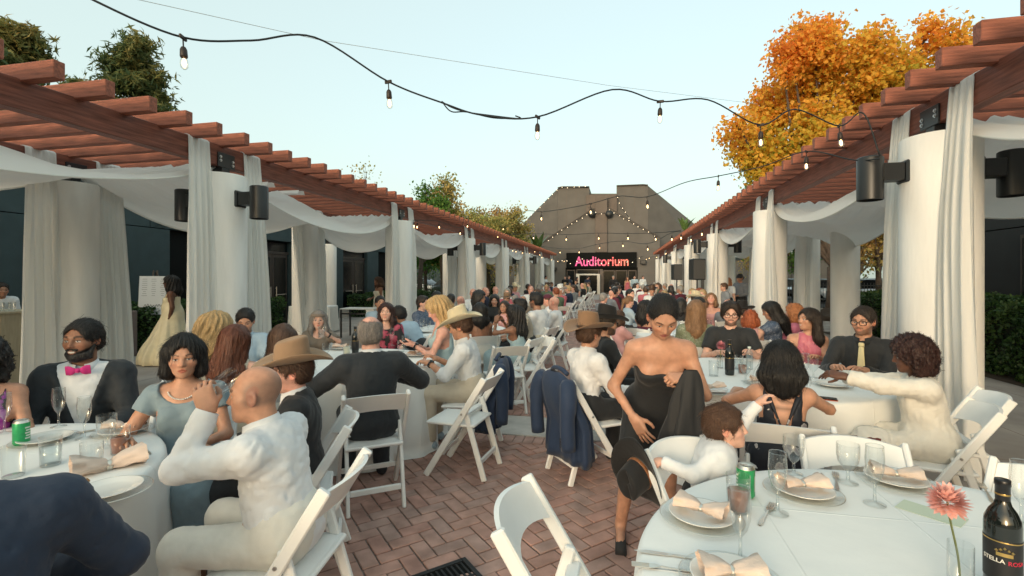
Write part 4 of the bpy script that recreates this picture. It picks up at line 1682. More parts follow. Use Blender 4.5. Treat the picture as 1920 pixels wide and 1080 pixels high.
def head_paint(v, hs, sp, P):
	"""vertex colours on the head, from head-space position"""
	x, y, z = (v / hs).T
	c = np.tile(np.array(sp, F32), (len(v), 1))
	def blend(w, col):
		nonlocal c
		w = np.clip(w, 0, 1)[:, None]
		c = c * (1 - w) + np.array(col, F32) * w
	g = lambda d, r: np.exp(-(d / r) ** 2)
	sp = np.array(sp)
	red = sp * np.array((1.12, .80, .76))
	for s in (-1, 1):
		blend(.45 * g(np.sqrt((x - s * .04) ** 2 + (y - .07) ** 2 + (z + .03) ** 2), .022), red)
		blend(.5 * (np.abs(x) > .074), red)
	blend(.35 * g(np.sqrt(x ** 2 + (y - .105) ** 2 + (z + .03) ** 2), .014), red)
	front = y > .055
	lip = ((x / .0235) ** 2 + ((z + .0632) / (.0125 - .004 * np.abs(x) / .02)) ** 2 < 1) & front
	lc = P.get('lips', sp * np.array((.85, .50, .50)))
	blend(lip * (.9 if P.get('sex') == 'f' else .55), lc)
	if P.get('smile'):
		blend(((x / .020) ** 2 + ((z + .0632 - .12 * np.abs(x)) / .0045) ** 2 < 1) & front, (.7, .66, .6))
	hc = np.array(HAIRC[P.get('browc', P.get('hair', ('short', 'dark'))[1])]) if P.get('hair') else np.array((.05, .04, .035))
	bz = .0285 - 3.2 * (np.abs(x) - .034) ** 2 * 4
	blend(.85 * ((np.abs(z - bz) < (.0042 if P.get('sex') == 'f' else .0058)) & (np.abs(x) > .014) & (np.abs(x) < .052) & (y > .04)), hc * .8 + sp * .12)
	if P.get('beard'):
		b = P['beard']
		sm_ = lambda t: np.clip(t, 0, 1) ** 2 * (3 - 2 * np.clip(t, 0, 1))
		ax_ = np.abs(x)
		jaw = sm_((-.030 - z - .35 * np.clip(y - .02, 0, 1) + .25 * np.clip(ax_ - .04, 0, 1)) / .016) * sm_((y + .016) / .016)
		mou = sm_((.0080 - np.abs(z + .0475)) / .003) * sm_((.032 - ax_) / .006) * (y > .05)
		w = np.maximum(jaw, mou) * (1 - lip) * sm_((z + .15) / .02)
		blend(w * b, hc * .9)
	lids = g(np.sqrt((np.abs(x) - .0315) ** 2 + (z - .002) ** 2), .014) * (y > .05)
	blend(.30 * lids, sp * .55)
	if P.get('eyes', 1):
		ex = np.abs(x) - .0315
		op = (ex / .0125) ** 2 + ((z - .0008) / .0050) ** 2 < 1
		op &= (y > .06)
		blend(op * 1.0, (.55, .52, .49))
		ir = (x - np.sign(x) * .0315 - P.get('gaze', 0) * .004) ** 2 + (z - .0012) ** 2 < .0046 ** 2
		blend((ir & (y > .06)) * 1.0, (.012, .009, .008))
		lash = (np.abs((z - .0008) - .0050 * np.sqrt(np.clip(1 - (ex / .0135) ** 2, 0, 1)) - .0012) < .0016) & (np.abs(ex) < .0135) & (y > .06)
		blend(lash * .85, (.015, .012, .011))
	else:
		lash = (np.abs(z + .003) < .0018) & (np.abs(np.abs(x) - .0315) < .0125) & (y > .06)
		blend(lash * .85, (.015, .012, .011))
	st = P.get('stubble')                                   # shaved scalp shade
	if st:
		sm = lambda t: np.clip(t, 0, 1) ** 2 * (3 - 2 * np.clip(t, 0, 1))
		w = sm((.045 - y) / .03) * sm((.075 - z + .25 * np.minimum(-y, .05)) / .045) * sm((z + .055) / .03) * (np.abs(x) < .088)
		blend(w * st * .7, np.array(HAIRC['grey']) * .42)
	return c


def hair_field(kind, hs, L, seed, P):
	"""hair as a field in head space; returns (function, lo, hi)"""
	vol = P.get('vol', 0.0)
	cap = S()
	off = {'short': .013, 'crop': .007, 'sleek': .006, 'bob': .018, 'long': .016, 'wavy': .022, 'curly': .030, 'fringe': .018, 'swept': .017}[kind] + vol
	cap.ell((0, -.016, .030), (.074 + off, .094 + off, .087 + off), k=.02)
	body = S()
	if kind in ('short', 'crop', 'swept', 'fringe'):
		cap.ell((0, -.045, -.02), (.066 + off * .8, .062 + off * .6, .065), k=.03)
		if kind == 'swept': cap.ell((0, .030, .106), (.054, .050, .024), k=.035)
		if kind == 'fringe': cap.ell((0, .06, .085), (.062, .030, .028), k=.03)
	if kind == 'sleek':
		cap.ell((0, -.05, -.02), (.060, .056, .055), k=.03)
		body.ell((0, -.115, -.005), (.036, .034, .036), k=.02)
		if L > .1: body.cone((0, -.125, -.02), (0, -.10, -L), .030, .018, k=.02)
	if kind == 'bob':
		for s in (-1, 1):
			body.cone((s * .070, -.005, .03), (s * .082, .004, -.085), .036, .034, k=.04)
			body.cone((s * .050, -.07, .02), (s * .060, -.062, -.10), .045, .040, k=.05)
		body.cone((0, -.09, .02), (0, -.075, -.10), .05, .045, k=.05)
	if kind in ('long', 'wavy'):
		e = .03 if kind == 'wavy' else 0
		body.cone((0, -.075, .01), (0, -.105, -L * .55), .070 + e, .066 + e, k=.05)
		body.cone((0, -.105, -L * .5), (0, -.10, -L), .066 + e, .034, k=.04)
		for s in (-1, 1):
			body.cone((s * .062, -.045, .02), (s * .090, -.07, -L * .5), .038 + e * .5, .042 + e * .6, k=.05)
			body.cone((s * .090, -.07, -L * .5), (s * .060, -.085, -L * .95), .042 + e * .6, .024, k=.04)
			if P.get('front', 1):
				body.cone((s * .070, .000, .035), (s * .088, .020, -L * .40), .026, .026, k=.04)
				body.cone((s * .088, .020, -L * .40), (s * .080, .035, -L * .80), .026, .014, k=.03)
	if kind == 'curly':
		body.ell((0, -.030, .012), (.115 + vol, .120 + vol, .118 + vol), k=.05)
		for s in (-1, 1): body.ell((s * .085, -.02, -.07), (.048, .055, .06 + L * .3), k=.05)
		body.ell((0, -.085, -.08), (.085, .055, .07 + L * .3), k=.05)
		if L > .12: body.cone((0, -.09, -.08), (0, -.10, -L), .085, .05, k=.05)
	full = cap + body
	hl = P.get('hairline', 0.0)
	def f(p):
		q = p / hs
		d = full.ev(q)
		face = d_ell(q, V3(0, .125, -.035), np.eye(3, dtype=F32), (.084 if kind in ('short', 'crop', 'swept', 'sleek') else .067, .100, .126 + hl))
		if kind == 'curly': face = d_ell(q, V3(0, .135, -.035), np.eye(3, dtype=F32), (.092, .108, .120 + hl))
		if kind == 'bob' or (kind in ('long', 'wavy') and P.get('front', 1)):
			face = smin(face, d_ell(q, V3(0, .10, -.10), np.eye(3, dtype=F32), (.056, .09, .085)), .03)
		else:
			face = smin(face, d_ell(q, V3(0, .055, -.075), np.eye(3, dtype=F32), (.12, .075, .075)), .03)
		d = smax(d, -face, .012)
		if kind in ('short', 'crop', 'swept', 'fringe', 'sleek'):
			neck = (-.072 - q[:, 2]) * .9
			ear = d_ell(q, V3(0, .008, -.035), np.eye(3, dtype=F32), (.13, .034, .050))
			dn = smax(d, neck, .015)
			d = smax(dn, -ear, .010) if kind != 'sleek' else smax(dn, -ear, .010)
			if kind == 'sleek': d = smin(d, body.ev(q), .015)
		if P.get('thin'):                                   # bald crown, hair only round the sides
			d = smax(d, -d_ell(q, V3(0, .02, .115), np.eye(3, dtype=F32), (.085, .125, .080)), .012)
		ang = np.arctan2(q[:, 0], q[:, 1] + .06 if kind not in ('swept', 'short') else q[:, 2] - .02)
		if kind == 'curly':
			d = d + .010 * wob(q, 95, seed) + .006 * wob(q, 210, seed + 3)
		elif kind == 'wavy':
			d = d + .0075 * np.sin(15 * ang + 30 * q[:, 2] + 2.5 * wob(q, 24, seed)) + .004 * wob(q, 60, seed) + .0025 * np.sin(47 * ang + 40 * q[:, 2])
		else:
			a = .0024 if kind in ('long', 'bob') else .0012
			d = d + a * np.sin(34 * ang + 2.2 * wob(q, 16, seed)) + a * .7 * np.sin(71 * ang + 2.0 * wob(q, 22, seed + 1)) + .003 * wob(q, 40, seed)
			if kind in ('short', 'swept', 'fringe'): d = d + .0025 * wob(q, 75, seed + 2)
		return d * hs
	lo, hi = full.bounds(.02)
	return f, lo * hs, hi * hs


def strands(fn, v, f, kind, hs, n, seed, step, r):
	"""thin locks laid along the flow of the hair, slightly lifted from it"""
	rs = np.random.RandomState(seed + 11)
	MARGIN[0] = .03
	i = rs.randint(0, len(f), n)
	p = v[f[i]].mean(1).astype(F32)
	e = .003
	def grad(p):
		g_ = np.stack([fn(p + np.array(o, F32) * e) - fn(p - np.array(o, F32) * e) for o in ((1, 0, 0), (0, 1, 0), (0, 0, 1))], 1)
		return g_ / (np.linalg.norm(g_, axis=1)[:, None] + 1e-9)
	jit = rs.normal(size=(n, 3)).astype(F32) * .22
	pts, nr = [], []
	lift = (rs.uniform(.0002, .0022, n) + (rs.uniform(0, 1, n) > .93) * rs.uniform(.002, .006, n)).astype(F32)
	st = (step * rs.uniform(.6, 1.2, n)).astype(F32)[:, None]
	top = np.array((0, -.02, .12), F32) * hs
	for k in range(7):
		g_ = grad(p)
		p = p - g_ * np.clip(fn(p) - lift * (1 + .5 * k), -.01, .01)[:, None]
		pts.append(p); nr.append(g_)
		if kind in ('long', 'wavy', 'bob'): fl = np.tile(np.array((0, -.05, -1), F32), (n, 1))
		elif kind == 'curly': fl = np.sin(p * 260 / hs + jit * 20).astype(F32)
		elif kind in ('sleek',): fl = np.tile(np.array((0, -1, -.35), F32), (n, 1))
		else: fl = (p - top) * np.array((1, 1, 1), F32) / .1 + np.array((0, -.5, 0), F32)
		fl = fl + jit
		fl = fl - g_ * np.einsum('ij,ij->i', fl, g_)[:, None]
		fl /= np.linalg.norm(fl, axis=1)[:, None] + 1e-9
		p = p + fl * st
	pts = np.stack(pts, 1); nr = np.stack(nr, 1)
	tg = np.gradient(pts, axis=1)
	sd = np.cross(tg, nr); sd /= np.linalg.norm(sd, axis=2)[..., None] + 1e-9
	wd = r * np.array((.5, 1, 1.1, 1, .9, .7, .2), F32)[None, :, None]
	V = np.stack([pts + sd * wd, pts + nr * wd * .8, pts - sd * wd], 2).reshape(-1, 3)
	b = (np.arange(n) * 21)[:, None, None] + (np.arange(6) * 3)[None, :, None] + np.array([0, 1])[None, None, :]
	b = b.reshape(-1)
	return V, np.stack([b, b + 1, b + 4, b + 3], 1)


def hand_field(W, fd, pn, right, scale, curl, spread=.12, thumb=.5, curls=None):
	fd = nrm(fd); pn = nrm(pn - fd * float(np.dot(pn, fd)))
	ts = np.cross(fd, pn) if right else np.cross(pn, fd)
	sc = scale
	h = S()
	X = lambda a, b, c: W + (fd * a + ts * b + pn * c) * sc
	ys = (.030, .0105, -.0095, -.028)
	ln = (.070, .078, .072, .057)
	rr = (.0085, .0088, .0084, .0074)
	for i in range(4):
		h.cone(X(-.005, ys[i] * .65, 0), X(.088 - .004 * abs(i - 1), ys[i], -.002), .0145 * sc, .0115 * sc, k=.014)
	h.ell(X(.045, .002, .004), (.044 * sc, .040 * sc, .0155 * sc), R=np.stack([fd, ts, pn]), k=.012)
	cu = curls or (curl,) * 4
	for i in range(4):
		base = X(.088 - .004 * abs(i - 1), ys[i], -.002)
		a = 0.0
		sp_ = spread * (1.5 - i) * .6
		p = base
		for j, fr in enumerate((.46, .30, .24)):
			a += cu[i] * (.85, 1.15, .8)[j]
			d = (fd * math.cos(a) + pn * math.sin(a)) * math.cos(sp_) + ts * math.sin(sp_) * (1 if a < 1.2 else .2)
			q = p + nrm(d) * ln[i] * fr * sc
			h.cone(p, q, rr[i] * sc * (1 - .09 * j), rr[i] * sc * (1 - .09 * (j + 1)), k=.0035)
			p = q
	b0 = X(.018, .026, .006)
	b1 = b0 + nrm(fd * .72 + ts * (.75 - .35 * thumb) + pn * (.25 + .8 * thumb)) * .040 * sc
	b2 = b1 + nrm(fd * .85 + ts * (.45 - .75 * thumb) + pn * (.2 + .7 * thumb)) * .031 * sc
	b3 = b2 + nrm(fd * .9 + ts * (.25 - .95 * thumb) + pn * (.2 + .5 * thumb)) * .024 * sc
	h.cone(b0, b1, .0150 * sc, .0115 * sc, k=.012)
	h.cone(b1, b2, .0110 * sc, .0098 * sc, k=.004)
	h.cone(b2, b3, .0098 * sc, .0080 * sc, k=.003)
	return h


def ik(Sh, W, l1, l2, pole):
	d = W - Sh
	L = float(np.linalg.norm(d))
	mx = (l1 + l2) * .995
	if L > mx:
		d = d / L * mx; W = Sh + d; L = mx
	x = (l1 * l1 - l2 * l2 + L * L) / (2 * L)
	y = math.sqrt(max(l1 * l1 - x * x, 0))
	dn = d / L
	pl = pole - dn * float(pole @ dn)
	return Sh + dn * x + nrm(pl) * y, W


class Fig:
	"""skeleton and fields of one figure, in its own space: origin on the floor under the hips, facing +y"""
	def __init__(g, P):
		g.P = P
		f = P.get('sex', 'm') == 'f'
		g.f = f
		s = P.get('s', 1.0) * (.95 if f else 1.0)
		g.s = s
		fat = P.get('fat', 0.0)
		ch = P.get('child', 0)
		sit = P.get('pose', 'sit') == 'sit'
		g.sit = sit
		hz = P.get('hipz', .535 if sit else .93 * s)
		ln, sd, tw = RAD(P.get('lean', 4)), RAD(P.get('side', 0)), RAD(P.get('twist', 0))
		g.P0 = P0 = V3(0, 0, hz)
		u = nrm((math.sin(sd), math.sin(ln), math.cos(ln) * math.cos(sd)))
		f0 = rotz(tw) @ V3(0, 1, 0)
		g.u = u
		g.fw = fw = nrm(f0 - u * float(f0 @ u))
		g.r = r = np.cross(fw, u)
		tl = .86 if ch else 1.0
		at = lambda a, b=0, c=0: P0 + (u * a * tl + fw * b + r * c) * s
		g.at = at
		sw = (.150 if f else .180) + .012 * fat
		if ch: sw = .115
		R3 = np.stack([r, fw, u])
		T = g.torso = S()
		T.ell(at(.02), ((.170 if f else .160) * s + .02 * fat, (.118 + .03 * fat) * s, .13 * s), R3, k=.05)
		T.ell(at(.17, .012 + .035 * fat), ((.122 if f else .142) * s + .03 * fat, (.098 + .06 * fat) * s, .15 * s), R3, k=.07)
		T.ell(at(.335, -.004), ((.140 if f else .163) * s + .015 * fat, (.104 + .02 * fat if f else .115 + .02 * fat) * s, .165 * s), R3, k=.07)
		if f and not ch:
			for q in (-1, 1):
				T.ell(at(.315, .082, q * .066), (.060 * s, .052 * s, .060 * s), R3, k=.035)
		NB = at(.478, .0)
		g.NB = NB
		shrug = P.get('shrug', 0.0)
		g.SL, g.SR = at(.425 + shrug, 0, -sw), at(.425 + shrug, 0, sw)
		T.cone(at(.42, -.01, -sw * .9), at(.42, -.01, sw * .9), .056 * s, .056 * s, k=.06)
		hu = nrm(u * .75 + V3(0, 0, 1) * .5 + fw * P.get('headfwd', .18))
		g.H = NB + hu * (.178 if not ch else .135) * s + V3(*P.get('headoff', (0, 0, 0)))
		nr = (.046 if f else .056) * s + .012 * fat
		if ch: nr = .036
		for q, sh in ((-1, g.SL), (1, g.SR)):
			T.cone(NB - u * .010 * s - fw * .012 * s, sh + u * .002 * s, (.036 if f else .046) * s, .044 * s, k=.035)
		yaw, pit, rol = (RAD(a) for a in P.get('head', (0, 0, 0)))
		g.Rh = rotz(yaw) @ rotx(pit) @ roty(rol)           # columns: head axes in body space
		if P.get('headlean', 1): g.Rh = (rotx(-ln * .25) @ g.Rh).astype(F32)
		g.hs = P.get('hs', (.96 if f else 1.03) * (1.0 if not ch else .86)) * (1 if ch else (.5 + .5 * P.get('s', 1.0)))
		g.neck = S().cone(NB - u * .05 * s, g.H + g.Rh @ V3(0, -.018, -.055) * g.hs, nr * 1.12, nr, k=.03)
		# arms
		l1, l2 = (.265 if f else .285) * s, (.235 if f else .255) * s
		if ch: l1, l2 = .15, .14
		g.arm = {}
		for side, Sh, q in (('L', g.SL, -1), ('R', g.SR, 1)):
			a = P.get('arm' + side, {})
			if 't' in a: W = V3(*a['t'])
			elif 'rel' in a: W = Sh + (r * a['rel'][0] * 1 + fw * a['rel'][1] + V3(0, 0, 1) * a['rel'][2])
			elif sit: W = V3(q * .15, .36, .66) if not a.get('lap') else V3(q * .10, .30, .66)
			else: W = Sh + r * q * .06 * s + fw * .05 - V3(0, 0, .50) * s
			pole = V3(*a.get('pole', (q * .55, -.55, -.75)))
			E, W = ik(Sh, V3(W), l1, l2, pole)
			g.arm[side] = (Sh, E, V3(W), a, q)
		k_ = s * (1 + .25 * fat) * (.80 if f else 1.0) * (.72 if ch else 1)
		g.ak = k_
		# legs
		g.legs = S(); g.leg = {}
		ls = s
		for side, q in (('L', -1), ('R', 1)):
			l = P.get('leg' + side)
			hp = P0 + r * q * .088 * s + V3(0, 0, -.01)
			if l: kn, an, to = (V3(*x) for x in l)
			elif sit:
				kn, an, to = V3(q * .13, .43 * s, hz - .015), V3(q * .13, .42 * s, .085), V3(q * .15, .59 * s, .035)
			elif ch: kn, an, to = V3(q * .06, .02, hz * .52), V3(q * .06, 0, .06), V3(q * .07, .1, .025)
			else: kn, an, to = V3(q * .09, .03, .50 * s), V3(q * .10, 0, .085), V3(q * .13, .17, .03)
			g.leg[side] = (hp, kn, an, to)
			m_ = (1 + .3 * fat) * s * (.62 if ch else 1)
			g.legs.cone(hp, kn, .086 * m_, .058 * m_, k=.05)
			g.legs.cone(kn, an, .056 * m_, .037 * m_, k=.02)
			hl = an + nrm(an - kn) * .0 + V3(0, -.03, -.035) * (.6 if ch else 1)
			g.legs.cone(hl, to, .034 * m_, .028 * m_, k=.03)

	def arm_field(g, side, frac=1.0, inf=0.0, base=True):
		Sh, E, W, a, q = g.arm[side]
		k = g.ak
		o = S()
		if frac < .5:                                       # ends on the upper arm
			t = frac / .5
			cut = Sh + (E - Sh) * t
			n = nrm(E - Sh)
			o.cone(Sh, E, .056 * k + inf, (.045 * k) + inf, k=.03, clip=(cut, n))
		else:
			t = (frac - .5) / .5
			o.cone(Sh, E, .056 * k + inf, .043 * k + inf, k=.03)
			cut = E + (W - E) * t
			n = nrm(W - E)
			o.cone(E, W, .043 * k + inf, .029 * k + inf * 1.1, k=.02, clip=(cut, n) if frac < 1.001 else None)
		return o


def make_person(P, label, loc, rz, group=None, name='person', cat='person'):
	g = Fig(P)
	lv = LV[P.get('lv', 1)]
	s = g.s
	sk = SKIN[P['skin']] if isinstance(P['skin'], str) else P['skin']
	V, F, C = [], [], []
	nv = 0
	def push(v, f, c):
		nonlocal nv
		V.append(v); F.append(f + nv); C.append(c); nv += len(v)
	# ---- body below the neck
	arms = g.arm_field('L', 2) + g.arm_field('R', 2)
	bodyS = g.torso + g.legs + arms + g.neck
	nz0 = g.H + g.Rh @ V3(0, -.02, -.095) * g.hs
	nzu = nrm(g.Rh @ V3(0, 0, 1))
	wr = []
	for side in 'LR':
		Sh, E, W, a, q = g.arm[side]
		wr.append((W, nrm(W - E)))
	def fb(p):
		return bodyS.ev(p)
	lo, hi = bodyS.bounds(.03)
	if P.get('bust_only'): lo[2] = P['bust_only']
	v, f = surf(fb, lo, hi, lv['body'])
	cen = v[f].mean(1)
	keep = ((cen - nz0) @ nzu < .012)
	for W, n in wr:
		near = np.linalg.norm(cen - W, axis=1) < .09
		keep &= ~(near & ((cen - W) @ n > .004))
	f = f[keep]
	c0 = np.tile(np.array(sk, F32), (len(v), 1))
	if P.get('bodypaint'): c0 = P['bodypaint'](v, c0, g)
	push(v, f, c0)
	# ---- head and neck, finer
	hf = head_field(g.hs, g.f, P.get('fat', 0))
	Rh, H = g.Rh, g.H
	def fh(q):
		d = hf.ev(q)
		return smin(d, g.neck.ev((q @ Rh.T) + H), .02)
	v, f = surf(fh, V3(-.10, -.13, -.155) * g.hs, V3(.10, .13, .135) * g.hs, lv['head'])
	cen = v[f].mean(1)
	f = f[cen[:, 2] > -.115 * g.hs]
	c = head_paint(v, g.hs, sk, P)
	push((v @ Rh.T) + H, f, c)
	# ---- hands with five fingers
	for side in 'LR':
		Sh, E, W, a, q = g.arm[side]
		if a.get('hide'): continue
		fd = nrm(W - E)
		if 'fd' in a: fd = nrm(V3(*a['fd']))
		pn = V3(*a.get('pn', (0, 0, -1)))
		if abs(float(fd @ nrm(pn))) > .95: pn = V3(-q, .2, 0)
		hsz = (.92 if g.f else 1.04) * (.62 if P.get('child') else 1) * (.4 + .6 * P.get('s', 1))
		hd = hand_field(W, fd, pn, q > 0, hsz, a.get('curl', .35), a.get('spread', .12), a.get('thumb', .4), a.get('curls'))
		r0 = .029 * g.ak
		hd.cone(W - nrm(W - E) * .05, W + fd * .01, r0 * 1.05, r0 * .86, k=.02)
		lo, hi = hd.bounds(.012)
		v, f = surf(hd.ev, lo, hi, lv['hand'])
		if not len(f): continue
		cen = v[f].mean(1)
		f = f[((cen - W) @ nrm(W - E)) > -.03]
		c = np.tile(np.array(sk, F32), (len(v), 1))
		push(v, f, c)
	root = link(name, np_mesh(name, np.concatenate(V), np.concatenate(F), skin_mat(), True, np.concatenate(C)))
	root.location = loc
	root.rotation_euler = (0, 0, rz)
	tag(root, label, cat, group)
	# ---- hair
	seed = P.get('seed', rnd.randrange(30))
	if P.get('hair'):
		hk, hcol = P['hair'][0], P['hair'][1]
		hl = P['hair'][2] if len(P['hair']) > 2 else .1
		fn, lo, hi = hair_field(hk, g.hs, hl, seed, P)
		v, f = surf(fn, lo, hi, lv['hair'])
		if len(f):
			hc = P.get('hairmat') or hair_mat(hcol)
			if P.get('lv', 1) < 2:
				near = P.get('lv', 1) == 0
				big = hk in ('long', 'wavy', 'curly', 'bob')
				v2, f2 = strands(fn, v, f, hk, g.hs, (3400 if near else 1000) if big else (2200 if near else 650), seed, .016 if hk in ('long', 'wavy') else .008, .0009 if near else .0014)
				f = np.concatenate([f, f2 + len(v)]); v = np.concatenate([v, v2])
			o = link('hair', np_mesh('hair', v, f, hc, True), root)
			o.matrix_local = Matrix([[*map(float, Rh[i]), float(H[i])] for i in range(3)] + [[0, 0, 0, 1]])
	if P.get('beard', 0) >= .9:                              # full beard as a shaped mesh
		bd = S()
		bd.ell((0, .034, -.082), (.058, .050, .040), k=.02)
		bd.ell((0, .058, -.098), (.036, .034, .026), k=.02)
		for q in (-1, 1): bd.cone((q * .068, .000, -.020), (q * .050, .030, -.085), .012, .022, k=.02)
		bd.cone((-.024, .083, -.050), (.024, .083, -.050), .009, .009, k=.01)
		def fbd(p):
			q = p / g.hs
			d = bd.ev(q)
			d = smax(d, -d_ell(q, V3(0, .095, -.064), np.eye(3, dtype=F32), (.021, .02, .008)), .004)
			d = smax(d, -d_ell(q, V3(0, .09, -.005), np.eye(3, dtype=F32), (.052, .06, .046)), .01)
			return (d + .0022 * wob(q, 160, 2)) * g.hs
		lo, hi = bd.bounds(.015)
		v, f = surf(fbd, lo * g.hs, hi * g.hs, lv['hair'] * .8)
		o = link('beard', np_mesh('beard', v, f, hair_mat(P['hair'][1]), True), root)
		o.matrix_local = Matrix([[*map(float, Rh[i]), float(H[i])] for i in range(3)] + [[0, 0, 0, 1]])
	# ---- clothes
	loc3 = lambda p: np.stack([(p - g.P0) @ g.r, (p - g.P0) @ g.fw, (p - g.P0) @ g.u], 1) / s
	for (ck, cm, *op) in P.get('wear', []):
		o_ = op[0] if op else {}
		inf = o_.get('inf', {'shirt': .011, 'tee': .012, 'jacket': .017, 'trousers': .013, 'dress': .010, 'skirt': .02, 'shoes': .008}.get(ck, .01))
		fold = o_.get('fold', {'shirt': .0040, 'tee': .0035, 'jacket': .0032, 'trousers': .0022, 'dress': .0028, 'skirt': .005}.get(ck, .003))
		nm = o_.get('name', {'tee': 't_shirt', 'shoes': 'shoe'}.get(ck, ck))
		fld, fn = None, None
		if ck in ('shirt', 'tee', 'jacket'):
			fr = o_.get('sleeve', {'shirt': .985, 'tee': .32, 'jacket': .955}[ck])
			A = g.arm_field('L', o_.get('sleeveL', fr), inf + (.002 if ck != 'tee' else .008)) + g.arm_field('R', o_.get('sleeveR', fr), inf + (.002 if ck != 'tee' else .008))
			T = g.torso
			low = o_.get('low', -.10 if ck != 'jacket' else -.14)
			def fn(p, A=A, T=T, inf=inf, fold=fold, ck=ck, o_=o_, low=low):
				d = smin(T.ev(p, inf), A.ev(p), .045)
				q = loc3(p)
				d = np.maximum(d, (low - q[:, 2]))
				d = d - fold * folds(p, seed)
				if ck == 'jacket':
					vz = o_.get('v', .16)
					e = np.abs(q[:, 0]) - (q[:, 2] - vz) * .30
					e = np.maximum(e, -(q[:, 1] - .0))
					lap = np.exp(-((e - .022) / .020) ** 2) * (q[:, 1] > .02) * (q[:, 2] > vz)
					d = d - .007 * lap
					d = np.maximum(d, -e * .9 * s)
					seam = np.exp(-((q[:, 0]) / .004) ** 2) * (q[:, 1] < -.02)
					d = d + .003 * seam
				if o_.get('scoop'):
					d = np.maximum(d, -(d_ell(q, V3(0, .10, .50), np.eye(3, dtype=F32), o_['scoop'])) * s)
				if o_.get('open'):
					vz = o_['open']
					e = np.maximum(np.abs(q[:, 0]) - (q[:, 2] - vz) * .22, -q[:, 1])
					d = np.maximum(d, -e * s)
				return d
			fld = T + A
		elif ck == 'dress':
			T = g.torso
			top = o_.get('top', 'straps')
			tz = o_.get('tz', .37)
			sk_ = S()
			if o_.get('skirt', 1):
				L = o_.get('len', .75)
				for side in 'LR':
					hp, kn, an, to = g.leg[side]
					m_ = s
					sk_.cone(hp, kn, .095 * m_, .080 * m_, k=.10)
					if L > .5: sk_.cone(kn, kn + (an - kn) * min(1, (L - .5) * 2), .082 * m_, (.10 + .06 * o_.get('flare', .3)) * m_, k=.10)
			A = None
			if o_.get('sleeve'):
				A = g.arm_field('L', o_['sleeve'], inf + .012) + g.arm_field('R', o_['sleeve'], inf + .012)
			def fn(p, T=T, sk_=sk_, A=A, top=top, tz=tz, inf=inf, fold=fold, o_=o_):
				d = T.ev(p, inf)
				q = loc3(p)
				if top == 'strapless':
					d = np.maximum(d, (q[:, 2] - tz) * s)
				elif top in ('straps', 'vneck', 'halter', 'sleeveless', 'back'):
					sx = .115 if top != 'halter' else .125 - .19 * np.clip(q[:, 2] - .28, 0, 1)
					if A is None or o_['sleeve'] < .3: d = np.maximum(d, np.where(q[:, 2] > .26, (np.abs(q[:, 0]) - sx) * s, -1))
					if top == 'straps':
						e = np.where(q[:, 2] > tz, .085 - np.abs(q[:, 0]), -1)
						d = np.maximum(d, e * s)
						d = np.maximum(d, np.where(q[:, 2] > tz, (np.abs(q[:, 0]) - .112) * s, -1))
					if top == 'vneck':
						d = np.maximum(d, -np.maximum(np.abs(q[:, 0]) - (q[:, 2] - .24) * .36, -q[:, 1]) * s)
						if o_.get('vback'): d = np.maximum(d, -np.maximum(np.abs(q[:, 0]) - (q[:, 2] - .20) * .40, q[:, 1]) * s)
					if top == 'back':                        # low back with crossing straps
						d = np.maximum(d, -np.maximum(np.abs(q[:, 0]) - (q[:, 2] - .12) * .31, q[:, 1]) * s)
				if A is not None:
					d = smin(d, A.ev(p), .04)
					if o_.get('puff'): d = d - .012 * (np.abs(q[:, 0]) > .14) * (q[:, 2] > .2)
				d = d - fold * folds(p, seed)
				if o_.get('scoop'):
					d = np.maximum(d, -(d_ell(q, V3(0, .06, .50), np.eye(3, dtype=F32), o_['scoop'])) * s)
				if sk_.P:
					ds = sk_.ev(p, inf) - fold * 1.2 * folds(p * np.array((1.3, 1.3, .6), F32), seed)
					if o_.get('len', .75) < .5:
						if g.sit: ds = np.maximum(ds, (p[:, 1] - g.leg['L'][1][1] * o_['len'] * 2))
						else: ds = np.maximum(ds, g.leg['L'][0][2] - (g.leg['L'][0][2] - g.leg['L'][1][2]) * o_['len'] * 2 - p[:, 2])
					d = smin(d, ds, .07)
				return d
			fld = T + sk_ + (A or S())
		elif ck == 'trousers':
			Lg = S()
			for side in 'LR':
				hp, kn, an, to = g.leg[side]
				Lg.cone(hp, kn, .090 * s, .066 * s, k=.05)
				Lg.cone(kn, an + V3(0, 0, .02), .064 * s, .052 * s, k=.02, clip=(an + nrm(an - kn) * -.005, nrm(an - kn)))
			Lg.ell(g.at(.02), (.165 * s + .02 * P.get('fat', 0), .125 * s, .12 * s), np.stack([g.r, g.fw, g.u]), k=.05)
			Lg.ell(g.at(.10), (.150 * s + .02 * P.get('fat', 0), .112 * s, .09 * s), np.stack([g.r, g.fw, g.u]), k=.05)
			def fn(p, Lg=Lg, inf=inf, fold=fold):
				return Lg.ev(p, inf) - fold * folds(p, seed + 2)
			fld = Lg
		elif ck == 'gown':                                   # standing long gown
			T = g.torso
			G = S()
			fl = o_.get('flare', .34)
			G.cone(g.at(.05), V3(o_.get('gx', 0), o_.get('gy', 0), .10), .165 * s, fl, k=.12)
			G.cone(V3(o_.get('gx', 0), o_.get('gy', 0), .10), V3(o_.get('gx', 0), o_.get('gy', 0) - .06, .03), fl, fl * 1.05, k=.05)
			tz = o_.get('tz', .38)
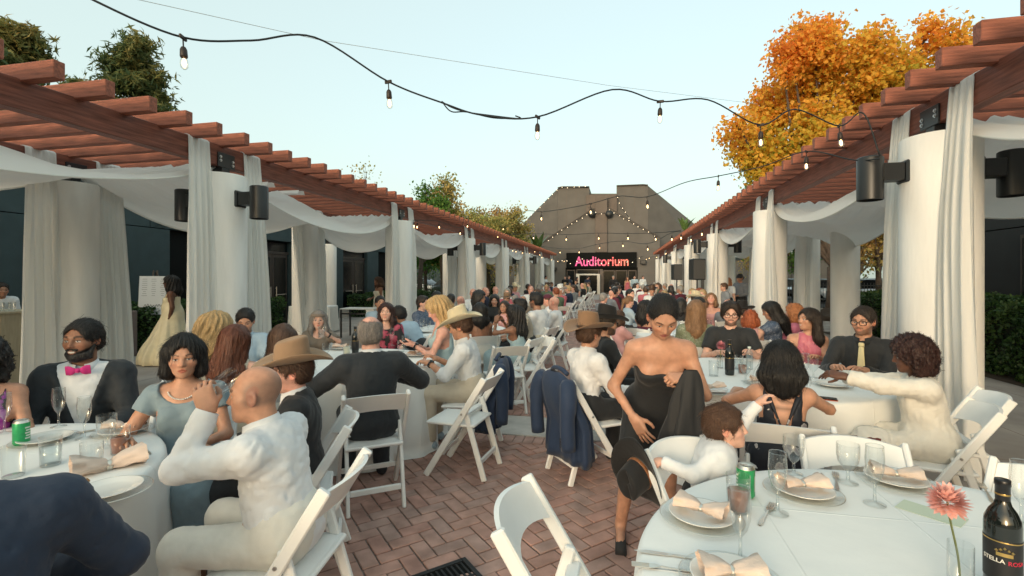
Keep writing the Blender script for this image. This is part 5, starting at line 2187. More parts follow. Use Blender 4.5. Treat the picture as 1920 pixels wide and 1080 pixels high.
			def fn(p, T=T, G=G, tz=tz):
				q = loc3(p)
				d = np.maximum(T.ev(p, .012), (q[:, 2] - tz) * s)
				d = np.maximum(d, np.where(q[:, 2] > .26, (np.abs(q[:, 0]) - .14) * s, -1))
				gr = G.ev(p)
				an_ = np.arctan2(p[:, 0] - o_.get('gx', 0), p[:, 1] - o_.get('gy', 0))
				amp = np.clip((.9 - p[:, 2]) / .9, 0, 1) * .030
				gr = gr + amp * np.sin(an_ * 9 + 2 * wob(p, 5, seed)) + amp * .4 * np.sin(an_ * 17 + p[:, 2] * 3)
				gr = np.maximum(gr, .012 - p[:, 2])
				return smin(d, gr, .08)
			fld = T + G
		elif ck == 'shoes':
			Lg = S()
			for side in 'LR':
				hp, kn, an, to = g.leg[side]
				hl = an + V3(0, -.03, -.035) * (.6 if P.get('child') else 1)
				m_ = s * (.62 if P.get('child') else 1)
				Lg.cone(hl, to, .036 * m_, .030 * m_, k=.01)
				Lg.cone(to, to + nrm((to - hl) * V3(1, 1, 0)) * .05 * m_, .030 * m_, .022 * m_, k=.02)
			def fn(p, Lg=Lg, inf=inf):
				return np.maximum(Lg.ev(p, inf), .004 - p[:, 2])
			fld = Lg
		if fn is None: continue
		lo, hi = fld.bounds(.05)
		if P.get('bust_only') and ck != 'shoes': lo[2] = max(lo[2], P['bust_only'])
		v, f = surf(fn, lo, hi, lv['cloth'] * o_.get('hm', 1))
		if len(f): link(nm, np_mesh(nm, v, f, cm, True), root)
	# ---- collar, ties, straps, glasses, hat ...
	extras(g, P, root)
	g.root = root
	return g


def head_matrix(g):
	R = g.Rh * g.hs
	return Matrix([[*map(float, R[i]), float(g.H[i])] for i in range(3)] + [[0, 0, 0, 1]])


def torso_matrix(g):
	a = np.stack([g.r, g.fw, g.u], 1) * g.s
	return Matrix([[*map(float, a[i]), float(g.P0[i])] for i in range(3)] + [[0, 0, 0, 1]])


def surf_y(g, x, z, inf):
	"""front surface of the torso (torso units) at x, z"""
	MARGIN[0] = .3
	ys = np.linspace(.02, .26, 60)
	pts = np.stack([g.P0 + (g.r * x + g.fw * y + g.u * z) * g.s for y in ys]).astype(F32)
	d = g.torso.ev(pts, inf)
	i = int(np.argmax(d > 0))
	return float(ys[i])


def cowboy_hat(style, hm, band):
	"""crown with pinched top and a brim that rolls up at the sides, in head space; returns [(name, mesh)]"""
	n = 40
	bw = {'wide': .118, 'mid': .105, 'fedora': .062}[style]
	up = {'wide': .055, 'mid': .060, 'fedora': .006}[style]
	ch = {'wide': .125, 'mid': .118, 'fedora': .105}[style]
	z0 = .058
	def ringpt(t, r0, k, z):
		return Vector((math.sin(t) * (.080 + k), -.012 + math.cos(t) * (.100 + k), z))
	mb = MB()
	rows = []
	def brim_z(t, f):
		sd = abs(math.sin(t)) ** 1.5
		return z0 + up * sd * f ** 1.6 - .022 * (1 - sd) * f ** 1.3 + .004 * math.sin(3 * t + 1) * f
	top, bot = [], []
	for i in range(7):
		f = i / 6
		top.append([Vector((math.sin(t) * (.080 + bw * f * (1 - .18 * up / .06 * abs(math.sin(t)) * f)), -.012 + math.cos(t) * (.100 + bw * f * 1.05), brim_z(t, f) + .0025)) for t in [2 * math.pi * k / n for k in range(n)]])
		bot.append([p - Vector((0, 0, .005)) for p in top[-1]])
	rows = bot + [r for r in reversed(top)]
	rows.append(rows[0])
	P = [[rows[j][i] for j in range(len(rows))] for i in range(n)]
	mb.grid(P, close_u=True)
	brim = mb.mesh('brim', hm, True)
	mb = MB()
	rows = []
	for i in range(15):
		f = i / 14
		row = []
		for k in range(n):
			t = 2 * math.pi * k / n
			if f < .62:
				g_ = f / .62
				sh = 1.012 - .06 * g_ - .10 * max(0, math.cos(t)) * g_ ** 2
				p = Vector((math.sin(t) * .081 * sh, -.012 + math.cos(t) * .101 * sh, z0 - .004 + ch * g_ * (1 - .10 * math.cos(t) * g_) ))
			else:
				g_ = (f - .62) / .38
				sh = (.952 - .10 * max(0, math.cos(t))) * math.sqrt(max(0, 1 - g_ ** 2.2))
				zt = z0 - .004 + ch * (1 - .10 * math.cos(t))
				x, y = math.sin(t) * .081 * sh, -.012 + math.cos(t) * .101 * sh
				crease_ = .030 * math.exp(-(x / .020) ** 2) * (g_ ** .6)
				p = Vector((x, y, zt + .014 * math.sin(min(1, g_) * math.pi * .6) - crease_))
			row.append(p)
		rows.append(row)
	P = [[rows[j][i] for j in range(len(rows))] for i in range(n)]
	mb.grid(P, close_u=True)
	crown = mb.mesh('crown', hm, True)
	mb = MB()
	P = []
	for k in range(n):
		t = 2 * math.pi * k / n
		P.append([Vector((math.sin(t) * .081 * q, -.012 + math.cos(t) * .101 * q, z0 + zz)) for q, zz in ((1.02, .002), (1.040, .004), (1.035, .020), (1.005, .022))])
	mb.grid(P, close_u=True)
	bandm = mb.mesh('hat_band', band, True)
	return brim, crown, bandm


def add_hat(root, M, style, hm, band, name='hat'):
	b, c, bd = cowboy_hat(style, hm, band)
	o = link(name, c, root)
	o.matrix_local = M
	link('brim', b, o)
	link('hat_band', bd, o)
	return o


def extras(g, P, root):
	s = g.s
	TM = torso_matrix(g)
	HM = head_matrix(g)
	col = P.get('collar')
	if col is not None:                                      # folded shirt collar standing round the neck
		a0 = Vector([float(x) for x in g.NB]) - Vector([float(x) for x in g.u]) * .002 * s
		ax = (Vector([float(x) for x in (g.H - g.NB)])).normalized()
		r0 = (.054 if g.f else .0655) * s + .014 * P.get('fat', 0)
		fx = Vector([float(x) for x in g.fw])
		fx = (fx - ax * fx.dot(ax)).normalized()
		rx = fx.cross(ax)
		mb = MB()
		rows = []
		n = 30
		for k in range(n + 1):
			t = RAD(16) + (2 * math.pi - RAD(32)) * k / n
			fr = max(0, math.cos(t))
			d = fx * math.cos(t) + rx * math.sin(t)
			hgt = .056 - .012 * fr
			pts = []
			for rr, zz in ((r0 - .002, 0), (r0 - .001, hgt), (r0 + .005, hgt + .002), (r0 + .014 + .010 * fr, .006 - .020 * fr), (r0 + .010 + .008 * fr, .004 - .020 * fr), (r0 + .003, hgt - .006)):
				pts.append(a0 + d * rr * (1 + .04 * fr) + ax * zz + fx * .006)
			rows.append(pts)
		mb.grid(rows)
		mb.obj('collar', col, root, smooth=True)
		for side in 'LR':                                    # shirt cuffs
			Sh, E, W, a, q = g.arm[side]
			if P.get('cuffs', 1) == 0: break
			ax = Vector([float(x) for x in nrm(W - E)])
			c = Vector([float(x) for x in W])
			Mx = Matrix.Translation(c) @ ax.to_track_quat('Z', 'Y').to_matrix().to_4x4()
			rr = .029 * g.ak + .013
			MB().lathe([(rr + .004, -.060), (rr + .005, -.056), (rr + .002, -.006), (rr, -.003), (rr - .004, -.003), (rr - .004, -.05)], 20, Mx, cap=False).obj('cuff', col, root, smooth=True)
	if P.get('bowtie') is not None:
		y = surf_y(g, 0, .44, .018)
		mb = MB()
		for q in (-1, 1):
			rows = []
			for i in range(7):
				f = i / 6
				w_ = .010 + .022 * math.sin(min(1, f * 1.15) * math.pi * .62)
				rows.append([(q * (.006 + .052 * f), .006 * math.cos(a) * (1.3 - .4 * f) + .004 * math.sin(f * 5), w_ * math.sin(a)) for a in [2 * math.pi * k / 10 for k in range(11)]])
			mb.grid(rows)
		mb.box((-.011, -.010, -.013), (.011, .014, .013), bev=.005)
		o = mb.obj('bow_tie', P['bowtie'], root, smooth=True)
		o.matrix_local = TM @ Matrix.Translation((0, max(y, .072) + .012, .487)) @ Matrix.Rotation(RAD(-14), 4, 'X')
	if P.get('tie') is not None:
		mb = MB()
		rows = []
		for z in np.linspace(.445, .02, 15):
			y = surf_y(g, 0, float(z), .026) + .004
			w_ = .018 + .026 * (.445 - z) / .425
			rows.append([(-w_, y - .004, z), (-w_ * .5, y + .003, z), (0, y + .005, z), (w_ * .5, y + .003, z), (w_, y - .004, z)])
		mb.grid(rows)
		y = surf_y(g, 0, .455, .026)
		mb.box((-.022, y - .004, .437), (.022, y + .018, .478), bev=.008)
		o = mb.obj('tie', P['tie'], root, smooth=True)
		o.matrix_local = TM
	for (a, b, rr, m_) in P.get('straps', []):                 # straps: torso-space polylines laid on the skin
		pts = [TM @ Vector(p) for p in a]
		MB().tube(pts, rr, 6).obj(b, m_, root, smooth=True)
	if P.get('glasses'):
		gm = mat('glasses_frame', (.012, .010, .010), .25)
		mb = MB()
		for q in (-1, 1):
			ring = []
			for k in range(17):
				t = 2 * math.pi * k / 16
				ex = 2.8
				cx = math.copysign(abs(math.cos(t)) ** (2 / ex), math.cos(t)) * .0255
				cz = math.copysign(abs(math.sin(t)) ** (2 / ex), math.sin(t)) * .0195
				ring.append((q * .0335 + cx, .099 - .010 * (abs(q * .0335 + cx) / .06) ** 2, .000 + cz))
			mb.tube(ring, .0030, 6)
			mb.tube([(q * .060, .090, .008), (q * .072, .060, .010), (q * .082, .0, .008), (q * .080, -.015, -.005)], .0026, 6)
		mb.tube([(-.009, .102, .004), (0, .104, .007), (.009, .102, .004)], .0026, 6)
		o = mb.obj('glasses', gm, root, smooth=True)
		o.matrix_local = HM
	if P.get('hat'):
		style, hm, band = P['hat']
		add_hat(root, HM @ Matrix.Rotation(RAD(P.get('hattilt', 0)), 4, 'X'), style, hm, band)
	if P.get('cap'):
		mb = MB()
		rows = []
		n = 28
		for i in range(9):
			a = i / 8 * math.pi / 2
			rows.append([(math.sin(t) * .090 * math.cos(a), -.014 + math.cos(t) * .110 * math.cos(a), .035 + .092 * math.sin(a)) for t in [2 * math.pi * k / n for k in range(n)]])
		mb.grid([[rows[j][i] for j in range(9)] for i in range(n)], close_u=True)
		q = P.get('capdir', 1)
		pr, pr2 = [], []
		for k in range(13):
			t = RAD(-62 + 124 * k / 12)
			pr.append([(math.sin(t) * (.088 + .0 * f), -.014 + q * math.cos(t) * (.106 + .075 * f * math.cos(t)), .040 - .016 * f * f + .012 * math.cos(t) * f + zz) for f in (0, .33, .66, 1) for zz in (0,)] )
		mb.grid(pr)
		o = mb.obj('cap', P['cap'], root, smooth=True)
		o.matrix_local = HM
	if P.get('headband') is not None:
		mb = MB()
		P_ = []
		n = 32
		for k in range(n):
			t = 2 * math.pi * k / n
			P_.append([(math.sin(t) * .094 * q, -.012 + math.cos(t) * .112 * q, .052 + .018 * math.cos(t) + zz) for q, zz in ((.98, -.018), (1.03, -.012), (1.04, .012), (.97, .022))])
		mb.grid(P_, close_u=True)
		o = mb.obj('headband', P['headband'], root, smooth=True)
		o.matrix_local = HM
	if P.get('pearls'):
		pm = mat('pearl', (.75, .72, .66), .25, coat=.4)
		mb = MB()
		n = 44
		for k in range(n):
			t = 2 * math.pi * k / n
			x = math.sin(t) * .074
			f = math.cos(t)
			z = .475 - .055 * max(0, f) + .02 * max(0, -f)
			y = surf_y(g, x, z, .004) if f > .15 else f * .075
			if f <= .15: y = f * .07 - .0; z = .485
			Mx = Matrix.Translation((x, max(y, f * .06), z))
			mb.lathe([(.0001, -.0052), (.0045, -.0026), (.0052, 0), (.0045, .0026), (.0001, .0052)], 8, Mx, cap=False)
		o = mb.obj('pearl_necklace', pm, root, smooth=True)
		o.matrix_local = TM
	if P.get('watch'):
		side = P['watch']
		Sh, E, W, a, q = g.arm[side]
		ax = Vector([float(x) for x in nrm(W - E)])
		c = Vector([float(x) for x in W]) - ax * .03
		Mx = Matrix.Translation(c) @ ax.to_track_quat('Z', 'Y').to_matrix().to_4x4()
		rr = .034 * g.ak
		mb = MB().lathe([(rr, -.010), (rr + .004, -.009), (rr + .004, .009), (rr, .010)], 16, Mx, cap=False)
		mb.box((-.016, rr, -.018), (.016, rr + .010, .018), Mx, bev=.004)
		mb.obj('wristwatch', mat('watch', (.02, .02, .022), .25), root)
	if P.get('earrings'):
		mb = MB()
		for q in (-1, 1):
			mb.lathe([(.0001, -.009), (.007, 0), (.0001, .009)], 8, Matrix.Translation((q * .082, .002, -.055)), cap=False)
		o = mb.obj('earring', mat('pearl', (.75, .72, .66), .25, coat=.4), root, smooth=True)
		o.matrix_local = HM

# ================================================================ string lights
def bulb_mat():
	return mat('lit_bulb', (.9, .7, .45), .3, emit=(1.0, .60, .26), estr=5.0)


m_bulb = bulb_mat()
m_bulbglass = None
m_cord = mat('black_cord', (.010, .013, .015), .55)
m_sock = mat('bakelite', (.022, .014, .011), .5)


def thin_glass(name, tint=(.95, .97, .97), fac=.30):
	if name in MATS: return MATS[name]
	m = D.materials.new(name)
	m.use_nodes = True
	N, L = m.node_tree.nodes, m.node_tree.links
	N.remove(N['Principled BSDF'])
	t = N.new('ShaderNodeBsdfTransparent'); t.inputs[0].default_value = (*tint, 1)
	g = N.new('ShaderNodeBsdfGlossy'); g.inputs['Roughness'].default_value = .04
	lw = N.new('ShaderNodeLayerWeight'); lw.inputs[0].default_value = fac
	mr = N.new('ShaderNodeMapRange'); mr.inputs[3].default_value = .05; mr.inputs[4].default_value = .75 if fac > .2 else .3
	mx = N.new('ShaderNodeMixShader')
	L.new(lw.outputs['Facing'], mr.inputs[0])
	L.new(mr.outputs[0], mx.inputs[0]); L.new(t.outputs[0], mx.inputs[1]); L.new(g.outputs[0], mx.inputs[2])
	L.new(mx.outputs[0], N['Material Output'].inputs['Surface'])
	MATS[name] = m
	return m


m_glass = thin_glass('clear_glass')
m_bglass = thin_glass('bulb_glass', (1, .97, .92), .25)


def bulb_meshes():
	a = MB().lathe([(.004, .0), (.004, -.055), (.012, -.060), (.019, -.075), (.021, -.115), (.019, -.122), (.0, -.122)], 14).mesh('socket', m_sock, True)
	b = MB().lathe([(.0, -.122), (.013, -.124), (.020, -.140), (.0225, -.160), (.020, -.180), (.011, -.192), (.0, -.194)], 14).mesh('bulb', m_bglass, True)
	c = MB().lathe([(.0, -.126), (.006, -.130), (.0105, -.145), (.0115, -.165), (.007, -.178), (.0, -.180)], 10).mesh('filament', m_bulb, True)
	d = MB().box((-.030, -.008, -.014), (.030, .008, .010), bev=.004).mesh('clip', m_sock)
	return a, b, c, d


BM = bulb_meshes()
small = MB().lathe([(.0, -.07), (.022, -.045), (.030, -.02), (.022, .01), (0, .02)], 8).mesh('bulb', m_bulb, True)


def catmull(P, n=10):
	P = [Vector(p) for p in P]
	Q = [P[0] * 2 - P[1]] + P + [P[-1] * 2 - P[-2]]
	out = []
	for i in range(1, len(Q) - 2):
		for k in range(n):
			t = k / n
			a, b, c, d = Q[i - 1], Q[i], Q[i + 1], Q[i + 2]
			out.append(.5 * ((2 * b) + (c - a) * t + (2 * a - 5 * b + 4 * c - d) * t * t + (-a + 3 * b - 3 * c + d) * t ** 3))
	out.append(P[-1])
	return out


def string_light(label, ctrl, bulbs, r=.006, tiny=False, dead=(), n=8, lit_all=True):
	"""ctrl: world points of the cord; bulbs: world points on the cord"""
	path = catmull(ctrl, n)
	o = MB().tube(path, r, 6).obj('string_light', m_cord, None, smooth=True)
	tag(o, label, 'string light', 'string lights over the court')
	rr = random.Random(len(label))
	for i, p in enumerate(bulbs):
		a = rr.uniform(0, 3.1)
		s_ = link('socket', BM[0], o, p, (rr.uniform(-.12, .12), rr.uniform(-.12, .12), a))
		if not tiny:
			link('clip', BM[3], s_, (0, 0, 0))
			link('bulb', BM[1], s_)
		link('filament', BM[2] , s_)
	return o


# strand 1: across the near court
P1 = [(60, -70, 2.5), (175, 0, 2.6), (343, 70, 2.85), (470, 76, 3.1), (590, 70, 3.3), (728, 153, 3.55), (830, 193, 3.7), (905, 216, 3.8), (1008, 219, 3.9), (1148, 168, 4.05), (1238, 190, 4.15), (1327, 187, 4.2), (1424, 234, 4.25), (1490, 205, 4.28), (1573, 236, 4.3), (1618, 212, 4.3), (1650, 292, 4.2)]
B1 = [pw(343, 70, 2.85), pw(728, 153, 3.55), pw(1008, 219, 3.9), pw(1238, 190, 4.15), pw(1426, 234, 4.25), pw(1573, 236, 4.3)]
string_light('near string of six bulbs sagging across the court overhead', [pw(*p) for p in P1], B1, .0065)
# the slack tied back on itself
for dz, sg in ((.018, 1), (.034, -1)):
	MB().tube(catmull([pw(828, 190, 3.7), pw(846, 205 + sg * 4, 3.72), pw(875, 210, 3.76), pw(925, 219 + sg * 2, 3.83), pw(968, 222, 3.87), pw(976, 221, 3.875), pw(966, 217, 3.87)], 6), .005, 6).obj('string_light_slack', m_cord).update_tag()
sl = [o for o in COL.objects if o.name.startswith('string_light_slack')]
par = [o for o in COL.objects if o.name == 'string_light'][0]
for o in sl: o.parent = par; o.name = 'slack_loop'
# thin steel guy wire
gw = MB().tube([pw(240, -5, 4.2), pw(600, 75, 5.2), pw(1140, 160, 7.0), pw(1420, 195, 8.2)], .0028, 5).obj('guy_wire', mat('wire', (.32, .36, .37), .5))
tag(gw, 'thin pale guy wire stretched above the near string of bulbs', 'wire')
# strand 2: from the right lamp to the left pergola, deeper
P2 = [(1650, 298, 4.25), (1600, 300, 4.5), (1512, 284, 5.0), (1430, 312, 5.6), (1347, 330, 6.2), (1285, 342, 6.8), (1213, 369, 7.6), (1160, 368, 8.2), (1107, 382, 8.8), (1055, 392, 9.6), (1015, 397, 10.4), (985, 396, 11), (955, 412, 12)]
string_light('string of bulbs running from the right lamp back towards the left pergola', [pw(*p) for p in P2], [pw(x, y, z) for x, y, z in ((1512, 284, 5.0), (1347, 330, 6.2), (1213, 369, 7.6), (1107, 382, 8.8), (1015, 397, 10.4))], .006)
for i, (pts, bl) in enumerate((
		([(952, 440, 18), (1000, 438, 16.5), (1062, 440, 15), (1122, 437, 13.6), (1177, 438, 12.6), (1240, 436, 11.6), (1277, 432, 11)], [(1000, 438, 16.5), (1062, 440, 15), (1122, 437, 13.6), (1177, 436, 12.6), (1229, 437, 11.7), (1277, 434, 11)]),
		([(1277, 434, 11), (1258, 437, 11.4), (1213, 457, 13), (1167, 452, 15), (1125, 457, 17), (1085, 466, 19), (1050, 466, 21), (1015, 462, 23)], [(1260, 437, 11.4), (1213, 457, 13), (1167, 452, 15), (1125, 457, 17), (1086, 466, 19), (1050, 467, 21)]),
		([(772, 413, 11.3), (783, 413, 11.5), (823, 415, 12.4), (863, 427, 14), (877, 414, 14.6), (934, 436, 19), (943, 422, 20), (978, 452, 24)], [(775, 412, 11.3), (783, 414, 11.5), (823, 415, 12.4), (863, 428, 14), (877, 415, 14.6), (934, 437, 19), (943, 423, 20)]),
		([(945, 462, 21), (968, 466, 23), (993, 470, 26), (1012, 473, 28), (1030, 478, 30), (1045, 484, 32), (1063, 487, 34)], [(961, 464, 22.5), (968, 466, 23), (980, 469, 25), (993, 470, 26), (1003, 467, 27), (1012, 473, 28), (1016, 478, 29), (1034, 483, 31), (1046, 486, 32), (1058, 486, 34)]),
		([(1334, 424, 10), (1310, 436, 12), (1260, 466, 22), (1230, 480, 30), (1212, 484, 34)], [(1316, 427, 11), (1249, 470, 24), (1231, 478, 30), (1217, 480, 32), (1212, 482, 33), (1296, 440, 13)]))):
	labs = ('string of six bulbs spanning the court in front of the gable', 'string of bulbs crossing back above the sign', 'string of bulbs along the left pergola beam', 'bulbs looped along the far end of the left pergola', 'bulbs along the right pergola beam')
	string_light(labs[i], [pw(*p) for p in pts], [pw(*p) for p in bl], .007, tiny=True, n=5)


# fairy lights on the auditorium
m_fairy = mat('fairy_bulb', (.9, .8, .6), .3, emit=(1.0, .80, .52), estr=2.2)
fm = MB().lathe([(0, -.04), (.036, 0), (0, .04)], 6).mesh('bulb', m_fairy, True)


def fairy(label, pts, step, Y=45.9, sag=0):
	W = []
	for (px, py) in pts:
		x = px_at_Y(px, Y)
		W.append(Vector((x, Y, h_at(py, x, Y))))
	o = MB().tube(W, .018, 4).obj('fairy_lights', m_cord)
	tag(o, label, 'string light', 'fairy lights on the auditorium')
	rr = random.Random(len(label))
	for a, b in zip(W[:-1], W[1:]):
		n = max(1, int((b - a).length / step))
		for i in range(n):
			p = a.lerp(b, (i + .5) / n)
			link('bulb', fm, o, p + Vector((rr.uniform(-.06, .06), -.05, rr.uniform(-.10, .04))))


fairy('fairy lights down the left roof slope of the auditorium', [(1104, 350), (1048, 352), (985, 415), (968, 438)], .52, 46.7)
fairy('fairy lights along the left side of the entrance gable', [(1114, 393), (1023, 453)], .50)
fairy('fairy lights along the right side of the entrance gable', [(1139, 392), (1210, 432), (1233, 444)], .50)
fairy('fairy lights hanging from the notch towards the gable', [(1156, 366), (1163, 386), (1175, 402), (1182, 412)], .40)
fairy('short row of fairy lights on top of the gable', [(1115, 394), (1120, 401), (1138, 399)], .45)
fairy('fairy lights draped across the sign', [(1045, 494), (1063, 484), (1062, 495), (1078, 495), (1085, 485), (1110, 490), (1124, 499), (1130, 487), (1150, 496), (1172, 485), (1182, 497), (1192, 484), (1206, 481)], .62, 45.85)


# ================================================================ chairs
m_resin = mat('white_resin', (.80, .81, .80), .42, var=.03, vscale=8)
m_vinyl = mat('white_vinyl', (.76, .77, .76), .5, var=.03, vscale=12, bump=.08, bscale=60)


def chair_proto():
	e = empty('folding_chair', (0, 0, 0))
	for q in (-1, 1):
		MB().bar((q * .212, -.285, .80), (q * .212, .215, .0), .026, .050, (0, 1, 0), bev=.006).obj('long_leg', m_resin, e)
		MB().bar((q * .183, -.105, .56), (q * .183, -.275, .0), .024, .044, (0, 1, 0), bev=.006).obj('rear_leg', m_resin, e)
	def slat(z0, z1, name, arch=0.0):
		rows = []
		n = 12
		for i in range(n + 1):
			f = i / n
			x = -.198 + .396 * f
			c = 4 * f * (1 - f)
			zt = z1 + .018 * c
			zb = z0 + arch * c
			def yy(z): return -.285 + (.80 - z) * .50 / .80 - .045 * c
			rows.append([(x, yy(zb) + .009, zb), (x, yy(zt) + .009, zt), (x, yy(zt) - .009, zt), (x, yy(zb) - .009, zb), (x, yy(zb) + .009, zb)])
		mb = MB().grid(rows)
		mb.add(rows[0][:4], [(0, 1, 2, 3)]); mb.add(rows[-1][:4], [(3, 2, 1, 0)])
		mb.obj(name, m_resin, e, auto=50)
	slat(.655, .785, 'backrest', .030)
	MB().bar((-.198, -.092, .49), (.198, -.092, .49), .05, .022, bev=.005).obj('lower_rail', m_resin, e)
	# seat: frame and padded vinyl
	MB().box((-.196, -.195, .405), (.196, .225, .430), bev=.008).obj('seat_frame', m_resin, e)
	rows = []
	n = 10
	for i in range(n + 1):
		u = -1 + 2 * i / n
		row = []
		for j in range(n + 1):
			v = -1 + 2 * j / n
			z = .431 + .020 * (1 - abs(u) ** 6) * (1 - abs(v) ** 6)
			row.append((.178 * u, .015 + .192 * v, z))
		rows.append(row)
	MB().grid(rows).obj('seat_pad', m_vinyl, e, smooth=True)
	MB().bar((-.170, -.232, .135), (.170, -.232, .135), .022, .040, bev=.005).obj('stretcher', m_resin, e)
	MB().bar((-.198, .118, .165), (.198, .118, .165), .022, .036, bev=.005).obj('stretcher', m_resin, e)
	for q in (-1, 1):
		Mx = Matrix.Translation((q * .227, -.10, .515)) @ Matrix.Rotation(RAD(90), 4, 'Y')
		MB().lathe([(.008, -.003), (.008, .003), (0, .004)], 8, Mx).obj('rivet', m_bolt, e)
	return e


CH0 = chair_proto()
CH_USED = [0]


def chair(cx, z, phi, label, tilt=None):
	"""chair at camera-frame position; phi = facing (0 away from the camera, 90 to the right)"""
	o = CH0 if not CH_USED[0] else copy_tree(CH0)
	CH_USED[0] += 1
	p = c2w(cx, z)
	o.location = (p.x, p.y, .017 if BX0 < p.x < BX1 else .001)
	o.rotation_euler = (0, 0, TH - RAD(phi))
	if tilt: o.rotation_euler = (RAD(tilt), 0, TH - RAD(phi))
	tag(o, label, 'chair', 'white folding chairs')
	return o


# ================================================================ tables
m_linen = mat('white_linen', (.82, .83, .81), .8, var=.03, vscale=4, bump=.30, bscale=9, sheen=.1)
# pressed fold lines in the table linen
N, L = m_linen.node_tree.nodes, m_linen.node_tree.links
bt = N.new('ShaderNodeTexBrick')
bt.offset = 0.0
for k_, v_ in (('Scale', 1.0), ('Mortar Size', .006), ('Mortar Smooth', 1.0), ('Brick Width', .47), ('Row Height', .47)): bt.inputs[k_].default_value = v_
tc_ = N.new('ShaderNodeTexCoord'); L.new(tc_.outputs['Object'], bt.inputs['Vector'])
bp_ = N.new('ShaderNodeBump'); bp_.inputs['Strength'].default_value = .35; bp_.inputs['Distance'].default_value = .006
L.new(bt.outputs['Fac'], bp_.inputs['Height'])
old = [n for n in N if n.type == 'BUMP' and n != bp_][0]
L.new(old.outputs[0], bp_.inputs['Normal']); L.new(bp_.outputs[0], N['Principled BSDF'].inputs['Normal'])


def cloth_mesh(R, seed, H=.762, name='tablecloth'):
	rr = random.Random(seed)
	n = 180
	ks = [(rr.randint(9, 13), rr.uniform(0, 6.3), 1.0), (rr.randint(17, 23), rr.uniform(0, 6.3), .55), (rr.randint(5, 7), rr.uniform(0, 6.3), .5), (rr.randint(31, 37), rr.uniform(0, 6.3), .2)]
	rows = []
	prof = [(0, H)] + [(R * f, H) for f in (.25, .5, .75, .93)] + [(R * .985, H - .001), (R * 1.0, H - .008), (R * 1.008, H - .022)]
	for i in range(1, 15):
		f = i / 14
		prof.append((R * 1.010, (H - .022) * (1 - f) + .022 * f))
	for j in range(n):
		t = 2 * math.pi * j / n
		w = sum(a * math.sin(k * t + p + .3 * math.sin(2 * t)) for k, p, a in ks)
		row = []
		for i, (r, z) in enumerate(prof):
			f = max(0, (H - .022 - z) / (H - .044))
			k = r + (.034 * f ** .8) * w + .045 * f
			zz = z
			if i < 6 and i > 0: zz = z + .0012 * math.sin(9 * r + 3 * t) * (1 if r < R * .9 else 0)
			if f > .9: zz = .022 + .004 * math.sin(5 * t)
			row.append((k * math.cos(t), k * math.sin(t), zz))
		rows.append(row)
	return MB().grid(rows, close_u=True).mesh(name, m_linen, True)


TABLES = {}


def table(key, cx, z, label, seed, R=.925):
	p = c2w(cx, z)
	me = cloth_mesh(R, seed)
	o = link('tablecloth', me, None, (p.x, p.y, 0))
	tag(o, label, 'tablecloth', 'floor-length white table cloths')
	TABLES[key] = (cx, z)
	return o


def table_w(key, x, y, label, seed):
	table(key, x * CT + y * ST, depth(x, y), label, seed)


table('T1', 1.27, 1.19, 'white round table cloth in the right foreground, laid for guests', 1)
table('T2', -2.48, 1.85, 'white round table cloth at the lower left with glasses', 2)
table('T3', -1.65, 4.75, 'white round table cloth in front of the man in the dark suit, left', 3)
table('T4', 2.15, 4.12, 'white round table cloth between the tattooed woman and the bearded man', 4)
table_w('T5', -2.7, 7.45, 'white round table cloth with pitchers, second table along the left', 5)
table_w('T6', 1.2, 7.5, 'white round table cloth behind the man in the black t-shirt', 6)
table_w('T7', -2.7, 10.6, 'white round table cloth, third table along the left of the aisle', 7)
table_w('T8', 1.1, 10.7, 'white round table cloth with a green can, third along the right', 8)
for i, y in enumerate((13.8, 17.0, 20.2, 23.6, 27.0, 30.5)):
	nth = ('fourth', 'fifth', 'sixth', 'seventh', 'eighth', 'ninth')[i]
	table_w('L%d' % i, -2.7, y, 'white round table cloth, %s table along the left' % nth, 20 + i)
	table_w('R%d' % i, 1.0, y, 'white round table cloth, %s table along the right' % nth, 40 + i)


# ================================================================ tableware
TZ = .7632
m_china = mat('white_china', (.78, .77, .73), .18, coat=.3)
m_napkin = mat('peach_napkin', (.72, .58, .49), .85, var=.06, vscale=20, bump=.2, bscale=80)
m_silver = mat('cutlery', (.72, .68, .60), .3, metal=1)
m_gold = mat('gold', (.60, .40, .14), .3, metal=1)
m_can = mat('can_green', (.03, .34, .12), .3, metal=.35, var=.25, vscale=25)
m_canw = mat('can_white', (.6, .66, .6), .35)
m_bot = mat('bottle_dark', (.008, .011, .010), .08, coat=.6)
m_lab = mat('bottle_label', (.012, .012, .013), .5)
m_wtr = thin_glass('water_glass', (.90, .94, .95), .35)
m_tea = mat('iced_tea', (.32, .10, .035), .15, alpha=.85)

G_flute = MB().lathe([(.036, 0), (.036, .002), (.006, .007), (.0045, .05), (.006, .075), (.020, .095), (.029, .130), (.031, .165), (.028, .215)], 22, cap=False).mesh('flute_glass', m_glass, True)
G_rim = MB().lathe([(.0272, .2145), (.0285, .2165), (.0293, .2145)], 22, cap=False).mesh('rim', m_glass, True)
G_gob = MB().lathe([(.036, 0), (.036, .002), (.007, .008), (.006, .045), (.020, .062), (.036, .085), (.041, .115), (.041, .160)], 22, cap=False).mesh('goblet', m_glass, True)
G_tum = MB().lathe([(.0, .006), (.033, .006), (.033, .0), (.036, .003), (.041, .13)], 22, cap=False).mesh('tumbler', m_glass, True)
G_liq = MB().lathe([(.0, .008), (.0315, .008), (.0365, .075), (0, .075)], 18, cap=False).mesh('drink', m_tea, True)
G_wat = MB().lathe([(.0, .008), (.0315, .008), (.037, .085), (0, .085)], 18, cap=False).mesh('drink', m_wtr, True)
m_chg = thin_glass('charger_glass', (.97, .98, .98), .12)
